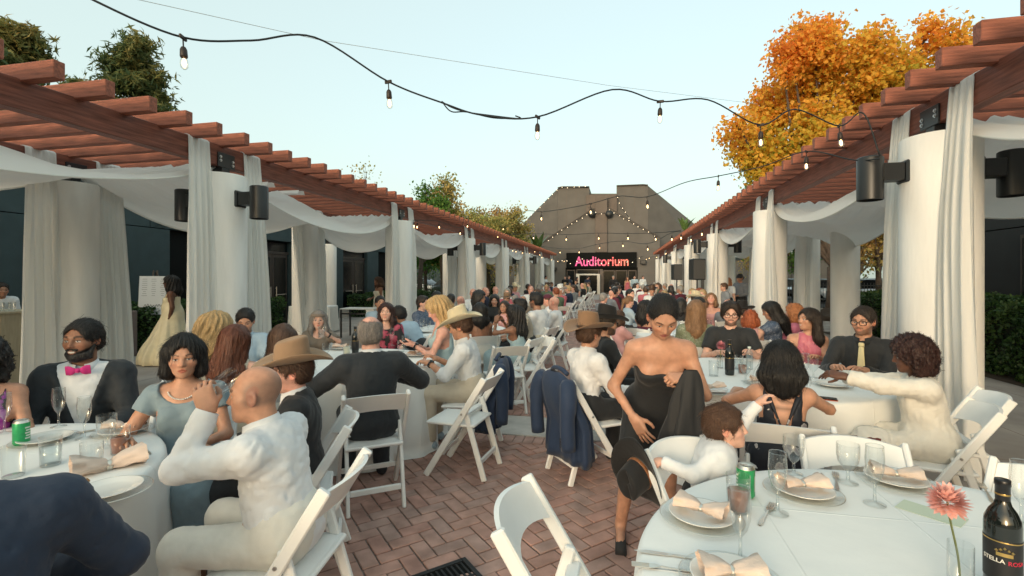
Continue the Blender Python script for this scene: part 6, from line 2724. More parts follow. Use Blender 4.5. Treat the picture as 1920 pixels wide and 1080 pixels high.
G_chg = MB().lathe([(.0, .004), (.085, .004), (.10, .006), (.150, .014), (.158, .016), (.160, .013), (.10, .002), (0, .001)], 36, cap=False).mesh('charger', m_chg, True)
G_chr = MB().lathe([(.1575, .0160), (.1595, .0172), (.1612, .0150)], 36, cap=False).mesh('charger_rim', m_silver, True)
G_plt = MB().lathe([(.0, .016), (.075, .016), (.088, .020), (.122, .030), (.126, .031), (.126, .028), (.090, .016), (.07, .012), (0, .012)], 36, cap=False).mesh('plate', m_china, True)


def napkin_mesh():
	rr = random.Random(3)
	rows = []
	n = 25
	for i in range(n):
		f = -1 + 2 * i / (n - 1)
		w = .020 + .052 * abs(f) ** .8
		h_ = .014 + .026 * abs(f) ** .5
		row = []
		m = 18
		for j in range(m + 1):
			a = 2 * math.pi * j / m
			r = 1 + .16 * math.sin(5 * a + 4 * f) + .10 * math.sin(9 * a - 6 * f)
			row.append((.125 * f, w * math.cos(a) * r, .034 + h_ + h_ * math.sin(a) * r))
		rows.append(row)
	mb = MB().grid(rows)
	return mb.mesh('napkin', m_napkin, True)


G_nap = napkin_mesh()
G_ring = MB().lathe([(.021, -.011), (.024, -.010), (.024, .010), (.021, .011)], 16, Matrix.Translation((0, 0, .048)) @ Matrix.Rotation(RAD(90), 4, 'Y'), cap=False).mesh('napkin_ring', m_silver, True)


def knife_mesh():
	rows = []
	for f, w, t in ((0, .003, .002), (.05, .006, .003), (.45, .0055, .003), (.5, .0045, .0028), (.55, .008, .0014), (.85, .0095, .001), (1, .001, .0006)):
		y = -.11 + .22 * f
		rows.append([(-w, y, .001), (w, y, .001), (w, y, .001 + t), (-w, y, .001 + t), (-w, y, .001)])
	return MB().grid(rows).mesh('knife', m_silver)


def fork_mesh():
	rows = []
	for f, w, z in ((0, .004, .002), (.08, .0075, .002), (.35, .004, .003), (.62, .0028, .006), (.70, .010, .005), (.78, .0115, .0035)):
		y = -.10 + .2 * f
		rows.append([(-w, y, z), (w, y, z), (w, y, z + .002), (-w, y, z + .002), (-w, y, z)])
	mb = MB().grid(rows)
	for x in (-.0095, -.0032, .0032, .0095):
		mb.box((x - .0016, -.10 + .2 * .775, .0033), (x + .0016, .105, .0058))
	return mb.mesh('fork', m_silver)


G_knf, G_frk = knife_mesh(), fork_mesh()


def tp(px, py, z=TZ):
	"""where the photo's pixel meets the table top"""
	d = FPX * (CAM_H - z) / (py - HZ)
	p = c2w((px - 960) / FPX * d, d)
	return Vector((p.x, p.y, z))


def single(name, me, p, label, cat, rz=0, group=None, kids=()):
	o = link(name, me, None, p, (0, 0, rz))
	tag(o, label, cat, group)
	for nm, m in kids: link(nm, m, o)
	return o


def flute(p, lab): return single('champagne_flute', G_flute, p, lab, 'glass', rnd.uniform(0, 6), 'champagne flutes', [('rim', G_rim)])
def goblet(p, lab): return single('water_goblet', G_gob, p, lab, 'glass', 0, 'water goblets')
def tumbler(p, lab, liq=None): return single('tumbler', G_tum, p, lab, 'glass', 0, 'tumblers', [('drink', liq)] if liq else [])


def setting(p, lab, rz, napkin=True, charger=True):
	o = empty('place_plate', p, rz, lab, 'plate', 'plates laid on the tables')
	if charger:
		link('charger', G_chg, o); link('charger_rim', G_chr, o)
	link('plate', G_plt, o)
	o.scale = (.86, .86, .86)
	if napkin:
		w = lab.split(' peach napkin')[1] if ' peach napkin' in lab else ' on the ' + lab
		q = empty('napkin', p, rz, 'ringed peach napkin' + w, 'napkin', 'peach napkins')
		q.location = Vector(p) + Vector((0, 0, .004))
		q.scale = (.66, .72, .50)
		q.location.z += .010
		link('cloth', G_nap, q); link('napkin_ring', G_ring, q)
	return o


def can(p, lab):
	o = empty('drink_can', p, rnd.uniform(0, 6), lab, 'can', 'green drink cans')
	MB().lathe([(.0, .0), (.026, .0), (.033, .010), (.033, .108), (.0325, .110)], 24, cap=False).obj('body', m_can, o, smooth=True)
	MB().lathe([(.0325, .110), (.027, .121), (.026, .123), (.0245, .119), (0, .119)], 24, cap=False).obj('lid', m_silver, o, smooth=True)
	mb = MB()
	for k in range(5):                     # pale printed blocks round the can
		a0 = -.5 + .10 * (k % 2)
		rows = [[(.0334 * math.cos(a), .0334 * math.sin(a), .030 + .013 * k + zz) for zz in (0, .007)] for a in np.linspace(a0, a0 + .8, 7)]
		mb.grid(rows)
	rows = [[(.0333 * math.cos(a), .0333 * math.sin(a), .028 + zz) for zz in (0, .058)] for a in np.linspace(2.4, 3.6, 7)]
	mb.grid(rows)
	mb.obj('print', m_canw, o)
	MB().box((-.007, -.010, .1195), (.007, .012, .1215), bev=.001).obj('pull_tab', m_silver, o)
	return o


def text_mesh(body, name, m, size, offset=.0):
	cu = D.curves.new(name, 'FONT')
	cu.body = body; cu.align_x = 'CENTER'; cu.extrude = .0003; cu.size = size; cu.offset = offset
	to = D.objects.new('tmp_text', cu)
	COL.objects.link(to)
	me = D.meshes.new_from_object(to.evaluated_get(bpy.context.evaluated_depsgraph_get()))
	D.objects.remove(to)
	me.materials.clear(); me.materials.append(m)
	me.name = name
	return me


def wine_bottle(p, lab, rz, detailed=False):
	o = empty('wine_bottle', p, rz, lab, 'bottle', 'dark wine bottles')
	MB().lathe([(.0, .004), (.030, .0), (.037, .004), (.038, .012), (.038, .185), (.036, .200), (.028, .220), (.018, .236), (.0148, .250), (.0145, .285)], 32, cap=False).obj('bottle_body', m_bot, o, smooth=True)
	cap_ = MB().lathe([(.0152, .248), (.0155, .285), (.0168, .287), (.0168, .300), (.0155, .302), (0, .302)], 24, cap=False).obj('capsule', mat('bottle_capsule', (.012, .012, .013), .3), o, smooth=True)
	l = MB().lathe([(.0384, .045), (.0386, .047), (.0386, .150), (.0384, .152)], 32, cap=False).obj('label', m_lab, o, smooth=True)
	MB().lathe([(.0388, .146), (.0389, .1465), (.0389, .1485), (.0388, .149)], 32, cap=False).obj('gold_band', m_gold, l)
	MB().lathe([(.0158, .262), (.0159, .2625), (.0159, .266), (.0158, .2665)], 24, cap=False).obj('gold_band', m_gold, cap_)
	if detailed:
		def wrap(me, z0):
			for v in me.vertices:
				a = v.co.x / .039 - math.pi / 2
				r = .0390 + v.co.z
				v.co = (r * math.cos(a), r * math.sin(a), z0 + v.co.y)
		red = mat('label_red', (.50, .02, .05), .5); wh = mat('label_white', (.72, .70, .64), .5)
		t1 = text_mesh('STELLA', 'lettering', wh, .0150, .0002)
		for v in t1.vertices: v.co.x -= .0235
		wrap(t1, .094); link('lettering', t1, l)
		t2 = text_mesh('ROSA', 'lettering', red, .0150, .0002)
		for v in t2.vertices: v.co.x += .0250
		wrap(t2, .0925); link('lettering', t2, l)
		# little gold crown
		mb = MB()
		for k in range(5):
			a = RAD(-90) + (k - 2) * .20
			c = Vector((.0391 * math.cos(a), .0391 * math.sin(a), .125 + .004 * (2 - abs(k - 2))))
			mb.lathe([(0, -.0042), (.0042, 0), (0, .0042)], 8, Matrix.Translation(c), cap=False)
		rows = [[(.0394 * math.cos(a), .0394 * math.sin(a), z) for z in (.112, .117, .121)] for a in np.linspace(RAD(-90) - .42, RAD(-90) + .42, 9)]
		mb.grid(rows)
		mb.obj('crown_emblem', m_gold, l)
	return o


def dahlia(p, h, lab, colr, lean=(0, 0), big=1.0):
	o = empty('flower_vase', p, rnd.uniform(0, 6), lab, 'vase', 'flowers in glass vases')
	MB().lathe([(0, .004), (.026, .004), (.026, 0), (.028, .002), (.028, .13)], 20, cap=False).obj('vase', m_glass, o, smooth=True)
	top = Vector((lean[0], lean[1], h))
	MB().tube(catmull([(0, 0, .01), (lean[0] * .2, lean[1] * .2, h * .4), (lean[0] * .8, lean[1] * .8, h * .8), tuple(top)], 5), .0028, 6).obj('stem', mat('stem_green', (.12, .14, .05), .6), o, smooth=True)
	pm = mat('petal_' + lab[:9], colr, .6, var=.2, vscale=30)
	mb = MB()
	n = 170
	for k in range(n):
		z = 1 - 1.75 * (k + .5) / n
		r = math.sqrt(max(0, 1 - z * z))
		a = k * 2.39996
		d = Vector((r * math.cos(a), r * math.sin(a), z)).normalized()
		s = d.cross(Vector((0, 0, 1)))
		if s.length < .1: s = Vector((1, 0, 0))
		s.normalize()
		u = s.cross(d)
		R_ = (.034 + .006 * (k % 3)) * big
		b = top + d * R_ * .35
		t = top + d * R_ * 1.15 + Vector((0, 0, .004 * r))
		m_ = top + d * R_ * .85
		w = .0075 * big
		mb.add([b, m_ - s * w + u * .002, t, m_ + s * w + u * .002], [(0, 1, 2, 3)])
	mb.obj('blossom', pm, o)
	return o


# ---- right foreground table
setting(tp(1505, 925), 'plate with peach napkin at the far side of the near right table, centre', RAD(10))
setting(tp(1680, 905), 'plate with peach napkin at the far right of the near right table', RAD(-12))
setting(tp(1315, 973), 'plate with peach napkin at the left edge of the near right table', RAD(-25))
setting(tp(1372, 1095), 'plate with peach napkin at the bottom edge, near right table', RAD(5))
flute(tp(1458, 962), 'champagne flute right of the green can on the near right table')
flute(tp(1640, 945), 'champagne flute in front of the far right plate, near right table')
flute(tp(1388, 1052), 'champagne flute nearest the camera on the near right table')
flute(tp(1915, 985), 'champagne flute at the right picture edge behind the wine bottle')
goblet(tp(1488, 888), 'water goblet at the far edge of the near right table')
can(tp(1398, 931), 'green drink can beside the toddler on the near right table')
tumbler(tp(1384, 958), 'tumbler of iced tea by the green can on the near right table', G_liq)
wine_bottle(tp(1880, 1112), 'dark wine bottle with crown label in the bottom right corner', TH - RAD(40), True)
dahlia(tp(1801, 1110), .235, 'pink dahlia in a clear vase left of the dark wine bottle', (.82, .45, .40), (.018, .022), 1.0)
for px, py, a, k, lab in ((1437, 965, 40, 'f', 'fork lying left of the centre plate, near right table'), (1335, 945, -62, 'k', 'knife left of the iced tea, near right table'), (1545, 905, 28, 'k', 'knife right of the centre napkin, near right table'),
						  (1568, 903, 32, 'f', 'fork right of the centre napkin, near right table'), (1260, 1042, -75, 'k', 'knife at the lower left of the near right table'), (1255, 1068, -78, 'f', 'fork at the lower left of the near right table'), (1850, 925, 35, 'f', 'fork at the far right of the near right table')):
	single('knife' if k == 'k' else 'fork', G_knf if k == 'k' else G_frk, tp(px, py), lab, 'cutlery', TH - RAD(a), 'cutlery')
mc = MB().box((-.05, -.09, 0), (.05, .09, .0015)).obj('menu_card', mat('pale_green_card', (.60, .66, .52), .7), None)
mc.location = tp(1745, 962); mc.rotation_euler = (0, 0, TH + RAD(35)); tag(mc, 'pale green menu card on the near right table cloth', 'card')

# ---- left foreground table
can(tp(40, 833), 'green drink can on the left foreground table')
goblet(tp(200, 838), 'water goblet in front of the man with the bow tie')
flute(tp(158, 822), 'champagne flute before the bow tie man\'s shirt front')
flute(tp(8, 812), 'champagne flute at the left picture edge')
tumbler(tp(25, 893), 'empty tumbler at the lower left table edge')
tumbler(tp(172, 885), 'clear tumbler among the napkins on the left table')
setting(tp(205, 925), 'white plate at the near edge of the left foreground table', RAD(30), napkin=False)
setting(tp(232, 812), 'plate with peach napkin before the woman with pearls', RAD(20))
setting(tp(85, 828), 'white plate right of the green can, left table', RAD(20), napkin=False)
q = empty('napkin', tp(205, 880) + Vector((0, 0, -.03)), RAD(60), 'crumpled peach napkin in the middle of the left foreground table', 'napkin', 'peach napkins')
link('cloth', G_nap, q); link('napkin_ring', G_ring, q)
for px, py, a, k, lab in ((150, 925, -40, 'k', 'knife left of the near plate, left table'), (130, 815, 50, 'f', 'fork left of the goblet, left table'), (270, 842, -50, 'k', 'knife by the white sleeve, left table'), (245, 800, -40, 'f', 'fork behind the peach napkin, left table')):
	single('knife' if k == 'k' else 'fork', G_knf if k == 'k' else G_frk, tp(px, py), lab, 'cutlery', TH - RAD(a), 'cutlery')

# leftovers on the plates and more glasses
m_food = mat('food', (.34, .17, .06), .6, var=.4, vscale=60)
for px, py, lab in ((262, 806, 'roast leftovers on the plate before the woman with pearls'), (150, 922, 'roast leftovers at the near left plate')):
	mb = MB()
	for k in range(7):
		r_ = rnd.uniform(.008, .016)
		mb.lathe([(0, -r_ * .5), (r_, 0), (r_ * .6, r_ * .5), (0, r_ * .6)], 8, Matrix.Translation((rnd.uniform(-.03, .03), rnd.uniform(-.03, .03), .030)), cap=False)
	o = mb.obj('food', m_food, None, smooth=True)
	o.location = tp(px, py); tag(o, lab, 'food')
flute(tp(110, 800), 'champagne flute between the green can and the bow tie man')
tumbler(tp(95, 872), 'tumbler of water in the middle of the left table', G_wat)
tumbler(tp(225, 850), 'tumbler of iced tea by the pearl woman\'s hand', G_liq)
goblet(tp(1590, 905), 'water goblet left of the far right plate, near right table')

# ---- second tables
wine_bottle(tp(1368, 703), 'dark wine bottle standing before the man in the black t-shirt', 0)
wine_bottle(tp(666, 664), 'dark wine bottle on the table of the floral-dress woman', 0)
wb = empty('water_bottle', tp(1405, 692), 0, 'clear plastic water bottle right of the dark bottle', 'bottle')
MB().lathe([(0, .003), (.028, 0), (.031, .006), (.029, .05), (.031, .06), (.031, .13), (.028, .15), (.013, .178), (.0125, .19)], 20, cap=False).obj('bottle_body', m_wtr, wb, smooth=True)
MB().lathe([(.0145, .188), (.0145, .205), (0, .206)], 16, cap=False).obj('cap', m_canw, wb, smooth=True)
dahlia(tp(1350, 690), .205, 'Pale pink dahlia in a vase left of the dark bottle', (.62, .24, .28), (-.01, 0), .95)
tumbler(tp(1385, 692), 'tall candle glass behind the dark bottle', G_wat)
tumbler(tp(1338, 705), 'tumbler left of the dark bottle, right second table', None)
goblet(tp(1398, 715), 'goblet in front of the water bottle')
flute(tp(1510, 712), 'flute before the woman in the pink halter')
goblet(tp(1525, 708), 'goblet before the woman in the pink halter, right one')
tumbler(tp(1392, 700), 'tumbler with an inch of tea by the water bottle', G_liq)
setting(tp(1430, 722), 'plate beside the tattooed woman, right second table', 0)
setting(tp(1560, 725), 'plate in front of the woman in white', RAD(30), napkin=False)
setting(tp(1335, 735), 'plate behind the woman in the strapless dress', RAD(30))
setting(tp(1465, 690), 'plate before the pink halter woman', RAD(30))
ph = MB().box((-.037, -.077, .001), (.037, .077, .010), bev=.004).obj('phone', mat('phone_black', (.01, .01, .011), .15), None)
ph.location = tp(1545, 748); ph.rotation_euler = (0, 0, TH + RAD(60)); tag(ph, 'black phone with orange case on the second right table', 'phone')
MB().box((-.039, -.079, .0), (.039, .079, .006), bev=.003).obj('case', mat('orange_case', (.50, .09, .03), .5), ph)
for px, py, kind, lab in ((650, 668, 'w', 'tall candle in a glass on the left second table'), (735, 648, 'f', 'flute before the floral-dress woman'), (760, 655, 'g', 'goblet right of the floral-dress woman'), (752, 660, 't', 'tumbler on the left second table, right part'),
						  (700, 655, 'g', 'goblet behind the grey-haired man in the dark suit'), (780, 668, 'p', 'plate with napkin before the man in the cream hat'), (640, 655, 'p', 'plate before the headband woman'), (760, 690, 'p', 'plate at the right rim of the left second table'), (612, 672, 'g', 'goblet behind the brown felt hat')):
	if kind == 'w':
		o = tumbler(tp(px, py), lab, None)
		MB().lathe([(0, .008), (.030, .008), (.034, .10), (0, .10)], 16, cap=False).obj('candle', mat('wax', (.72, .68, .52), .6), o, smooth=True)
	elif kind == 'f': flute(tp(px, py), lab)
	elif kind == 'g': goblet(tp(px, py), lab)
	elif kind == 't': tumbler(tp(px, py), lab)
	else: setting(tp(px, py), lab, rnd.uniform(0, 3))

# ---- the further tables carry a few glasses and plates each
TN = {'T5': 'left table with the pitchers', 'T6': 'table behind the man in the black t-shirt', 'T7': 'third left table', 'T8': 'third right table'}
G_pit = MB().lathe([(0, .005), (.055, .005), (.055, 0), (.06, .004), (.066, .10), (.055, .17), (.060, .205)], 20, cap=False)
G_pit.tube([(.060, 0, .16), (.10, 0, .15), (.105, 0, .08), (.064, 0, .05)], .006, 6)
G_pit = G_pit.mesh('pitcher', m_wtr, True)
for key, nm in TN.items():
	cx, z = TABLES[key]
	c = c2w(cx, z, TZ)
	rr = random.Random(ord(key[1]))
	for k in range(7):
		a = 2 * math.pi * k / 7 + rr.uniform(-.2, .2)
		d = Vector((math.cos(a), math.sin(a), 0))
		side = ('one', 'two', 'three', 'four', 'five', 'six', 'seven')[k]
		o = empty('place_plate', c + d * .66, a, 'white plate on the %s' % nm, 'plate', 'plates on the %s' % nm)
		link('plate', G_plt, o)
		single('water_goblet', G_gob, c + d * .42 + Vector((d.y, -d.x, 0)) * .12, 'water goblet on the %s' % nm, 'glass', 0, 'goblets on the %s' % nm)
	for k, lab in enumerate(('left', 'right')):
		single('pitcher', G_pit, c + Vector((-.10 + .2 * k, .1, 0)), 'clear water pitcher on the %s, %s one' % (nm, lab), 'pitcher', rr.uniform(0, 6))
can(c2w(*TABLES['T8'], TZ) + Vector((-.62, -.35, 0)), 'green drink can on the third right table')

# ================================================================ people
C_WHITE = cloth_mat('white_shirt', (.70, .72, .74), bump=.15)
C_CREAM = cloth_mat('cream', (.68, .62, .50))
C_WDRESS = cloth_mat('ivory_dress', (.68, .66, .60), bump=.2)
C_BLACK = cloth_mat('black', (.016, .018, .021))
C_SUIT = cloth_mat('charcoal_suit', (.019, .024, .030))
C_NAVY = cloth_mat('navy_suit', (.016, .030, .060))
C_NAVY2 = cloth_mat('navy_jacket', (.016, .034, .078))
C_LBLUE = cloth_mat('light_blue', (.33, .46, .50))
C_BLUESH = cloth_mat('blue_shirt', (.36, .48, .58))
C_GREYBL = cloth_mat('grey_blue', (.19, .26, .30), sheen=.3)
C_KHAKI = cloth_mat('khaki', (.52, .46, .37))
C_PINK = cloth_mat('rose_satin', (.52, .14, .19), rough=.4, sheen=.3)
C_LPINK = cloth_mat('pale_pink', (.55, .30, .30))
C_MAGENTA = cloth_mat('magenta', (.62, .03, .22))
C_YELLOW = cloth_mat('pale_yellow_satin', (.70, .63, .44), rough=.38)
C_TIE = cloth_mat('yellow_tie', (.66, .58, .34), rough=.5)
C_MAROON = cloth_mat('maroon', (.085, .012, .03))
C_GREY = cloth_mat('grey_tee', (.16, .18, .21))
C_TAUPE = cloth_mat('taupe', (.17, .14, .11))
C_BEIGE = cloth_mat('beige_linen', (.42, .37, .29))
C_GREEN = pattern_mat('green_leaf', (.16, .19, .12), [(.45, .45, .36), (.10, .14, .09)], 30, .5)
C_FLORAL = pattern_mat('red_floral', (.010, .009, .011), [(.30, .03, .07), (.50, .10, .15)], 9, .55)
C_PURPLE = pattern_mat('purple_floral', (.010, .009, .014), [(.30, .02, .30), (.45, .10, .40)], 9, .55)
C_NAVYF = pattern_mat('navy_white_floral', (.010, .013, .022), [(.55, .52, .50), (.30, .26, .28)], 11, .42)
C_PLAID = pattern_mat('blue_check', (.05, .08, .14), [(.35, .38, .42), (.12, .16, .24)], 40, .5)
H_TAN = cloth_mat('tan_felt', (.30, .195, .12), rough=.85)
H_BROWN = cloth_mat('brown_felt', (.24, .145, .085), rough=.85)
H_CREAM = cloth_mat('straw_cream', (.62, .54, .37), rough=.8, bump=.4, bscale=300)
H_BLACK = cloth_mat('black_felt', (.010, .010, .011), rough=.8)
H_BAND = cloth_mat('leather_band', (.045, .03, .02), rough=.5)
H_BAND2 = cloth_mat('tan_leather', (.22, .085, .03), rough=.5)

WARM = {'far': 0}


def person(label, px=None, top=None, Z=None, phi=180, cam=None, chair_lab=None, stand=False, fit=True, chair_dx=0.0, **P):
	P.setdefault('lv', 0 if Z < 3 else (1 if Z < 7.2 else 2))
	if stand: P['pose'] = 'stand'
	P.setdefault('seed', sum(map(ord, label)) % 23)
	g = Fig(P)
	if fit and top is not None:
		want = CAM_H - (top - HZ) / FPX * Z
		for _ in range(4):
			have = float(g.H[2]) + .118 * g.hs
			d = want - have
			if stand:
				P['s'] = max(.55, min(1.15, P.get('s', 1.0) * want / have))
				P.pop('hipz', None) if not P.get('fixhip') else None
			else:
				P['s'] = max(.78, min(1.13, P.get('s', 1.0) * (1 + d / (have - .5))))
			g = Fig(P)
	rz = TH - RAD(phi)
	if cam is None:
		hd = c2w((px - 960) / FPX * Z, Z)
		off = Matrix.Rotation(rz, 3, 'Z') @ Vector((float(g.H[0]), float(g.H[1]), 0))
		loc = Vector((hd.x - off.x, hd.y - off.y, 0))
	else:
		p = c2w(*cam)
		loc = Vector((p.x, p.y, 0))
	loc.z = .016 if (BX0 < loc.x < BX1) else .001
	g = make_person(P, label, loc, rz)
	if not stand and not P.get('child') and chair_lab is not False:
		f = Matrix.Rotation(rz, 3, 'Z') @ Vector((0, .04, 0))
		q = loc + f
		cx, cz = q.x * CT + q.y * ST, depth(q.x, q.y)
		chair(cx, cz, phi, chair_lab or ' '.join(('white chair of the ' + label).split()[:16]))
	g.loc, g.rz = loc, rz
	return g


SH = ('shoes', C_BLACK)
TB = ('trousers', C_BLACK)


def suit(shirt=C_WHITE, jk=C_SUIT, v=.16): return [('shirt', shirt), ('jacket', jk, dict(v=v)), ('trousers', jk), SH]


# ---------------------------------------------------------------- left foreground table
person('smiling bearded man in a dark suit with a magenta bow tie', 155, 605, 3.0, 152, sex='m', skin='brown', hair=('short', 'black'), vol=-.003, beard=1, smile=1, lv=0, head=(-22, 0, 0),
	   wear=suit(v=.10), collar=C_WHITE, bowtie=C_MAGENTA, browc='black')
person('woman in a grey-blue dress with a pearl necklace and black bob', 345, 636, 2.66, 158, sex='f', skin='tan', hair=('bob', 'black'), lv=0, head=(6, -4, 0), pearls=1, earrings=1, eyes=1, fat=.15,
	   wear=[('dress', C_GREYBL, dict(top='sleeveless', sleeve=.20, scoop=(.125, .2, .105), len=.8))], armR=dict(t=(.20, .30, .78)), armL=dict(t=(-.12, .30, .72)))
g3 = person('bald man in a white shirt drinking from a glass', 478, 694, 2.0, -86, sex='m', skin='tan', stubble=.75, lv=0, fat=.45, lean=15, head=(20, 2, 0), wear=[('shirt', C_WHITE, dict(fold=.0048, low=-.26)), ('trousers', C_WDRESS), ('shoes', C_TAUPE)], collar=C_WHITE,
			armL=dict(t=(-.10, .29, 1.055), pole=(-.35, .55, -.8), fd=(.1, .35, .9), pn=(.85, .2, -.3), curl=.75, thumb=.7), armR=dict(t=(.12, .40, .80)))
person('man in a navy suit at the lower left corner, seen from behind', None, None, 1.2, -46, cam=(-1.33, 1.14), headoff=(-.12, .02, -.02), sex='m', skin='mid', hair=('short', 'dark'), lv=0, lean=14, wear=suit(jk=C_NAVY), armR=dict(t=(.16, .34, .68), pole=(1.0, -.35, -.55)))
person('woman in a purple floral dress at the left picture edge', -38, 640, 2.62, 138, sex='f', skin='tan', hair=('curly', 'black', .1), lv=1, wear=[('dress', C_PURPLE, dict(top='sleeveless', scoop=(.11, .2, .1)))], head=(10, 0, 0))
person('man in a black jacket and tan felt cowboy hat', 546, 664, 2.62, -108, sex='m', skin='pink', hair=('short', 'brown'), lv=0, fat=.2, head=(8, -4, 0), hat=('wide', H_TAN, H_BAND), wear=[('shirt', C_WHITE), ('jacket', C_BLACK, dict(v=.2)), TB, SH], collar=C_WHITE)

# ---------------------------------------------------------------- left second table
person('grey-haired man in a dark suit seen from behind', 695, 597, 3.5, -24, sex='m', skin='pink', hair=('crop', 'grey'), thin=1, stubble=.5, lv=0, fat=.35, head=(-14, 0, 0), wear=suit(), armR=dict(t=(.24, .34, .80), pole=(.9, -.4, -.4)), armL=dict(t=(-.24, .34, .80), pole=(-.9, -.4, -.4)), collar=C_WHITE, glasses=1)
person('woman in a black dress with red flowers, mouth open', 724, 571, 6.05, 166, sex='f', skin='fair', hair=('long', 'darkred', .30), lv=1, fat=.3, wear=[('dress', C_FLORAL, dict(top='sleeveless', sleeve=.6, scoop=(.09, .2, .07)))], head=(-8, 4, 0))
g9 = person('woman in a headband drinking from a tumbler', 597, 586, 5.7, 156, sex='f', skin='fair', hair=('long', 'grey', .30), lv=1, headband=cloth_mat('headband', (.20, .16, .13)), wear=[('dress', C_TAUPE, dict(top='sleeveless', sleeve=.40, scoop=(.1, .2, .1)))],
			armL=dict(t=(-.08, .30, .93), pole=(-.9, .1, -.6), fd=(.6, .2, .6), pn=(.6, .3, 0), curl=.7), watch='L', head=(-4, 0, 0))
person('dark-haired man in a white shirt looking down at the left second table', 460, 583, 4.95, 152, sex='m', skin='tan', hair=('short', 'black'), lv=1, head=(-6, -22, 0), beard=.45, wear=[('shirt', C_BLUESH), TB, SH], collar=C_BLUESH)
person('woman with curly blonde hair seen from behind', 409, 594, 3.9, 8, sex='f', skin='fair', hair=('wavy', 'blonde', .30), vol=.012, lv=1, wear=[('dress', C_CREAM, dict(top='straps', tz=.36))], head=(-20, -5, 0))
person('woman with long straight auburn hair seen from behind', 441, 614, 3.5, -14, sex='f', skin='fair', hair=('long', 'auburn', .46), lv=1, wear=[('dress', C_CREAM, dict(top='sleeveless'))], head=(0, -5, 8))
person('brown-haired woman behind the tan cowboy hat', 532, 613, 3.72, -12, sex='f', skin='fair', hair=('long', 'brown', .36), lv=1, wear=[('dress', C_WDRESS, dict(top='sleeveless'))])
g14 = person('blonde woman in a light blue dress looking at a phone', 818, 562, 5.3, -104, sex='f', skin='pink', hair=('wavy', 'blonde', .40), lv=1, head=(8, -28, 0), lean=8, wear=[('dress', C_LBLUE, dict(top='vneck', vback=1))], watch='L',
			 armL=dict(t=(-.10, .36, .86), pole=(-.6, -.5, -.6), fd=(.2, 1, .1), pn=(.3, 0, 1), curl=.3), armR=dict(t=(.08, .34, .84)))
g15 = person('man in a cream cowboy hat and white shirt', 862, 592, 4.5, -84, sex='m', skin='tan', hair=('short', 'brown'), lv=0, head=(4, -14, 0), lean=12, hat=('wide', H_CREAM, H_CREAM), wear=[('shirt', C_WHITE, dict(sleeve=.66, fold=.0048)), ('trousers', C_KHAKI), ('shoes', C_BLUESH)], collar=C_WHITE, cuffs=0, watch='L',
	   armL=dict(t=(-.12, .40, .80), fd=(.4, .9, .1), curl=.5), armR=dict(t=(.10, .38, .80), curl=.6))
g16 = person('woman with long wavy black hair in a pale blue lace dress', 962, 576, 6.4, -62, sex='f', skin='brown', hair=('wavy', 'black', .48), lv=1, lean=10, head=(15, 0, 0), wear=[('dress', C_LBLUE, dict(top='straps', tz=.30))],
			 armL=dict(t=(-.12, .30, 1.0), pole=(-.8, .2, -.7)), armR=dict(t=(.05, .30, 1.0), pole=(.8, .3, -.7)))

# ---------------------------------------------------------------- left third table and beyond
person('dark-haired man in a light blue shirt behind the floral dress', 713, 557, 8.2, 150, sex='m', skin='tan', hair=('short', 'black'), wear=[('shirt', C_BLUESH), TB, SH])
person('man in a light blue shirt leaning low across the table', 747, 570, 7.0, -70, sex='m', skin='brown', hair=('short', 'black'), lean=42, wear=[('shirt', C_BLUESH, dict(fold=.0048)), TB, SH], fit=False)
person('young man in a dark check shirt facing right', 793, 557, 8.3, 110, sex='m', skin='fair', hair=('fringe', 'dark'), wear=[('shirt', C_PLAID), TB, SH])
person('man with black hair behind the blonde woman', 820, 548, 9.6, 60, sex='m', skin='mid', hair=('short', 'black'), wear=[('shirt', C_GREY), TB, SH])
person('man with cropped dark hair in a pale shirt, back turned', 846, 552, 9.2, 10, sex='m', skin='tan', hair=('crop', 'black'), wear=[('shirt', C_CREAM), TB, SH])
person('bald man beyond the cropped-haired man', 864, 556, 10.0, 40, sex='m', skin='pink', stubble=.5, wear=[('shirt', C_GREY), TB, SH])
person('woman with thick black curls in a black jacket', 900, 548, 9.0, 100, sex='f', skin='mid', hair=('curly', 'black', .16), wear=[('shirt', C_BLACK), TB, SH])
person('woman with straight black hair looking down in black', 927, 554, 9.7, 180, sex='f', skin='fair', hair=('long', 'black', .28), head=(0, -16, 0), wear=[('dress', C_BLACK, dict(top='sleeveless', sleeve=.5))])
person('woman with dark hair and bare brown back', 899, 570, 6.7, -16, sex='f', skin='brown', hair=('long', 'black', .28), wear=[('dress', C_WDRESS, dict(top='strapless', tz=.22))])
person('smiling woman facing the camera beyond the black-haired woman', 945, 566, 8.5, -160, sex='f', skin='mid', hair=('long', 'dark', .25), wear=[('dress', C_LPINK, dict(top='sleeveless'))])
person('man in a beige shirt behind the pale blue lace dress', 974, 563, 7.4, -96, sex='m', skin='tan', hair=('swept', 'black'), lv=1, wear=[('shirt', C_BEIGE), TB, SH], lean=14)
person('broad man in a white shirt with slicked black hair', 1004, 551, 7.7, -58, sex='m', skin='mid', hair=('swept', 'black'), lv=1, fat=.6, wear=[('shirt', C_WHITE, dict(fold=.0048)), ('trousers', C_CREAM), SH], beard=.4)
person('bald man in a white shirt beside the broad man', 1038, 558, 8.5, -70, sex='m', skin='pink', stubble=.3, lv=1, fat=.3, wear=[('shirt', C_WHITE), TB, SH])
person('man in a maroon cap', 1026, 553, 9.7, -90, sex='m', skin='pink', hair=('short', 'brown'), cap=C_MAROON, wear=[('shirt', C_WHITE), TB, SH])
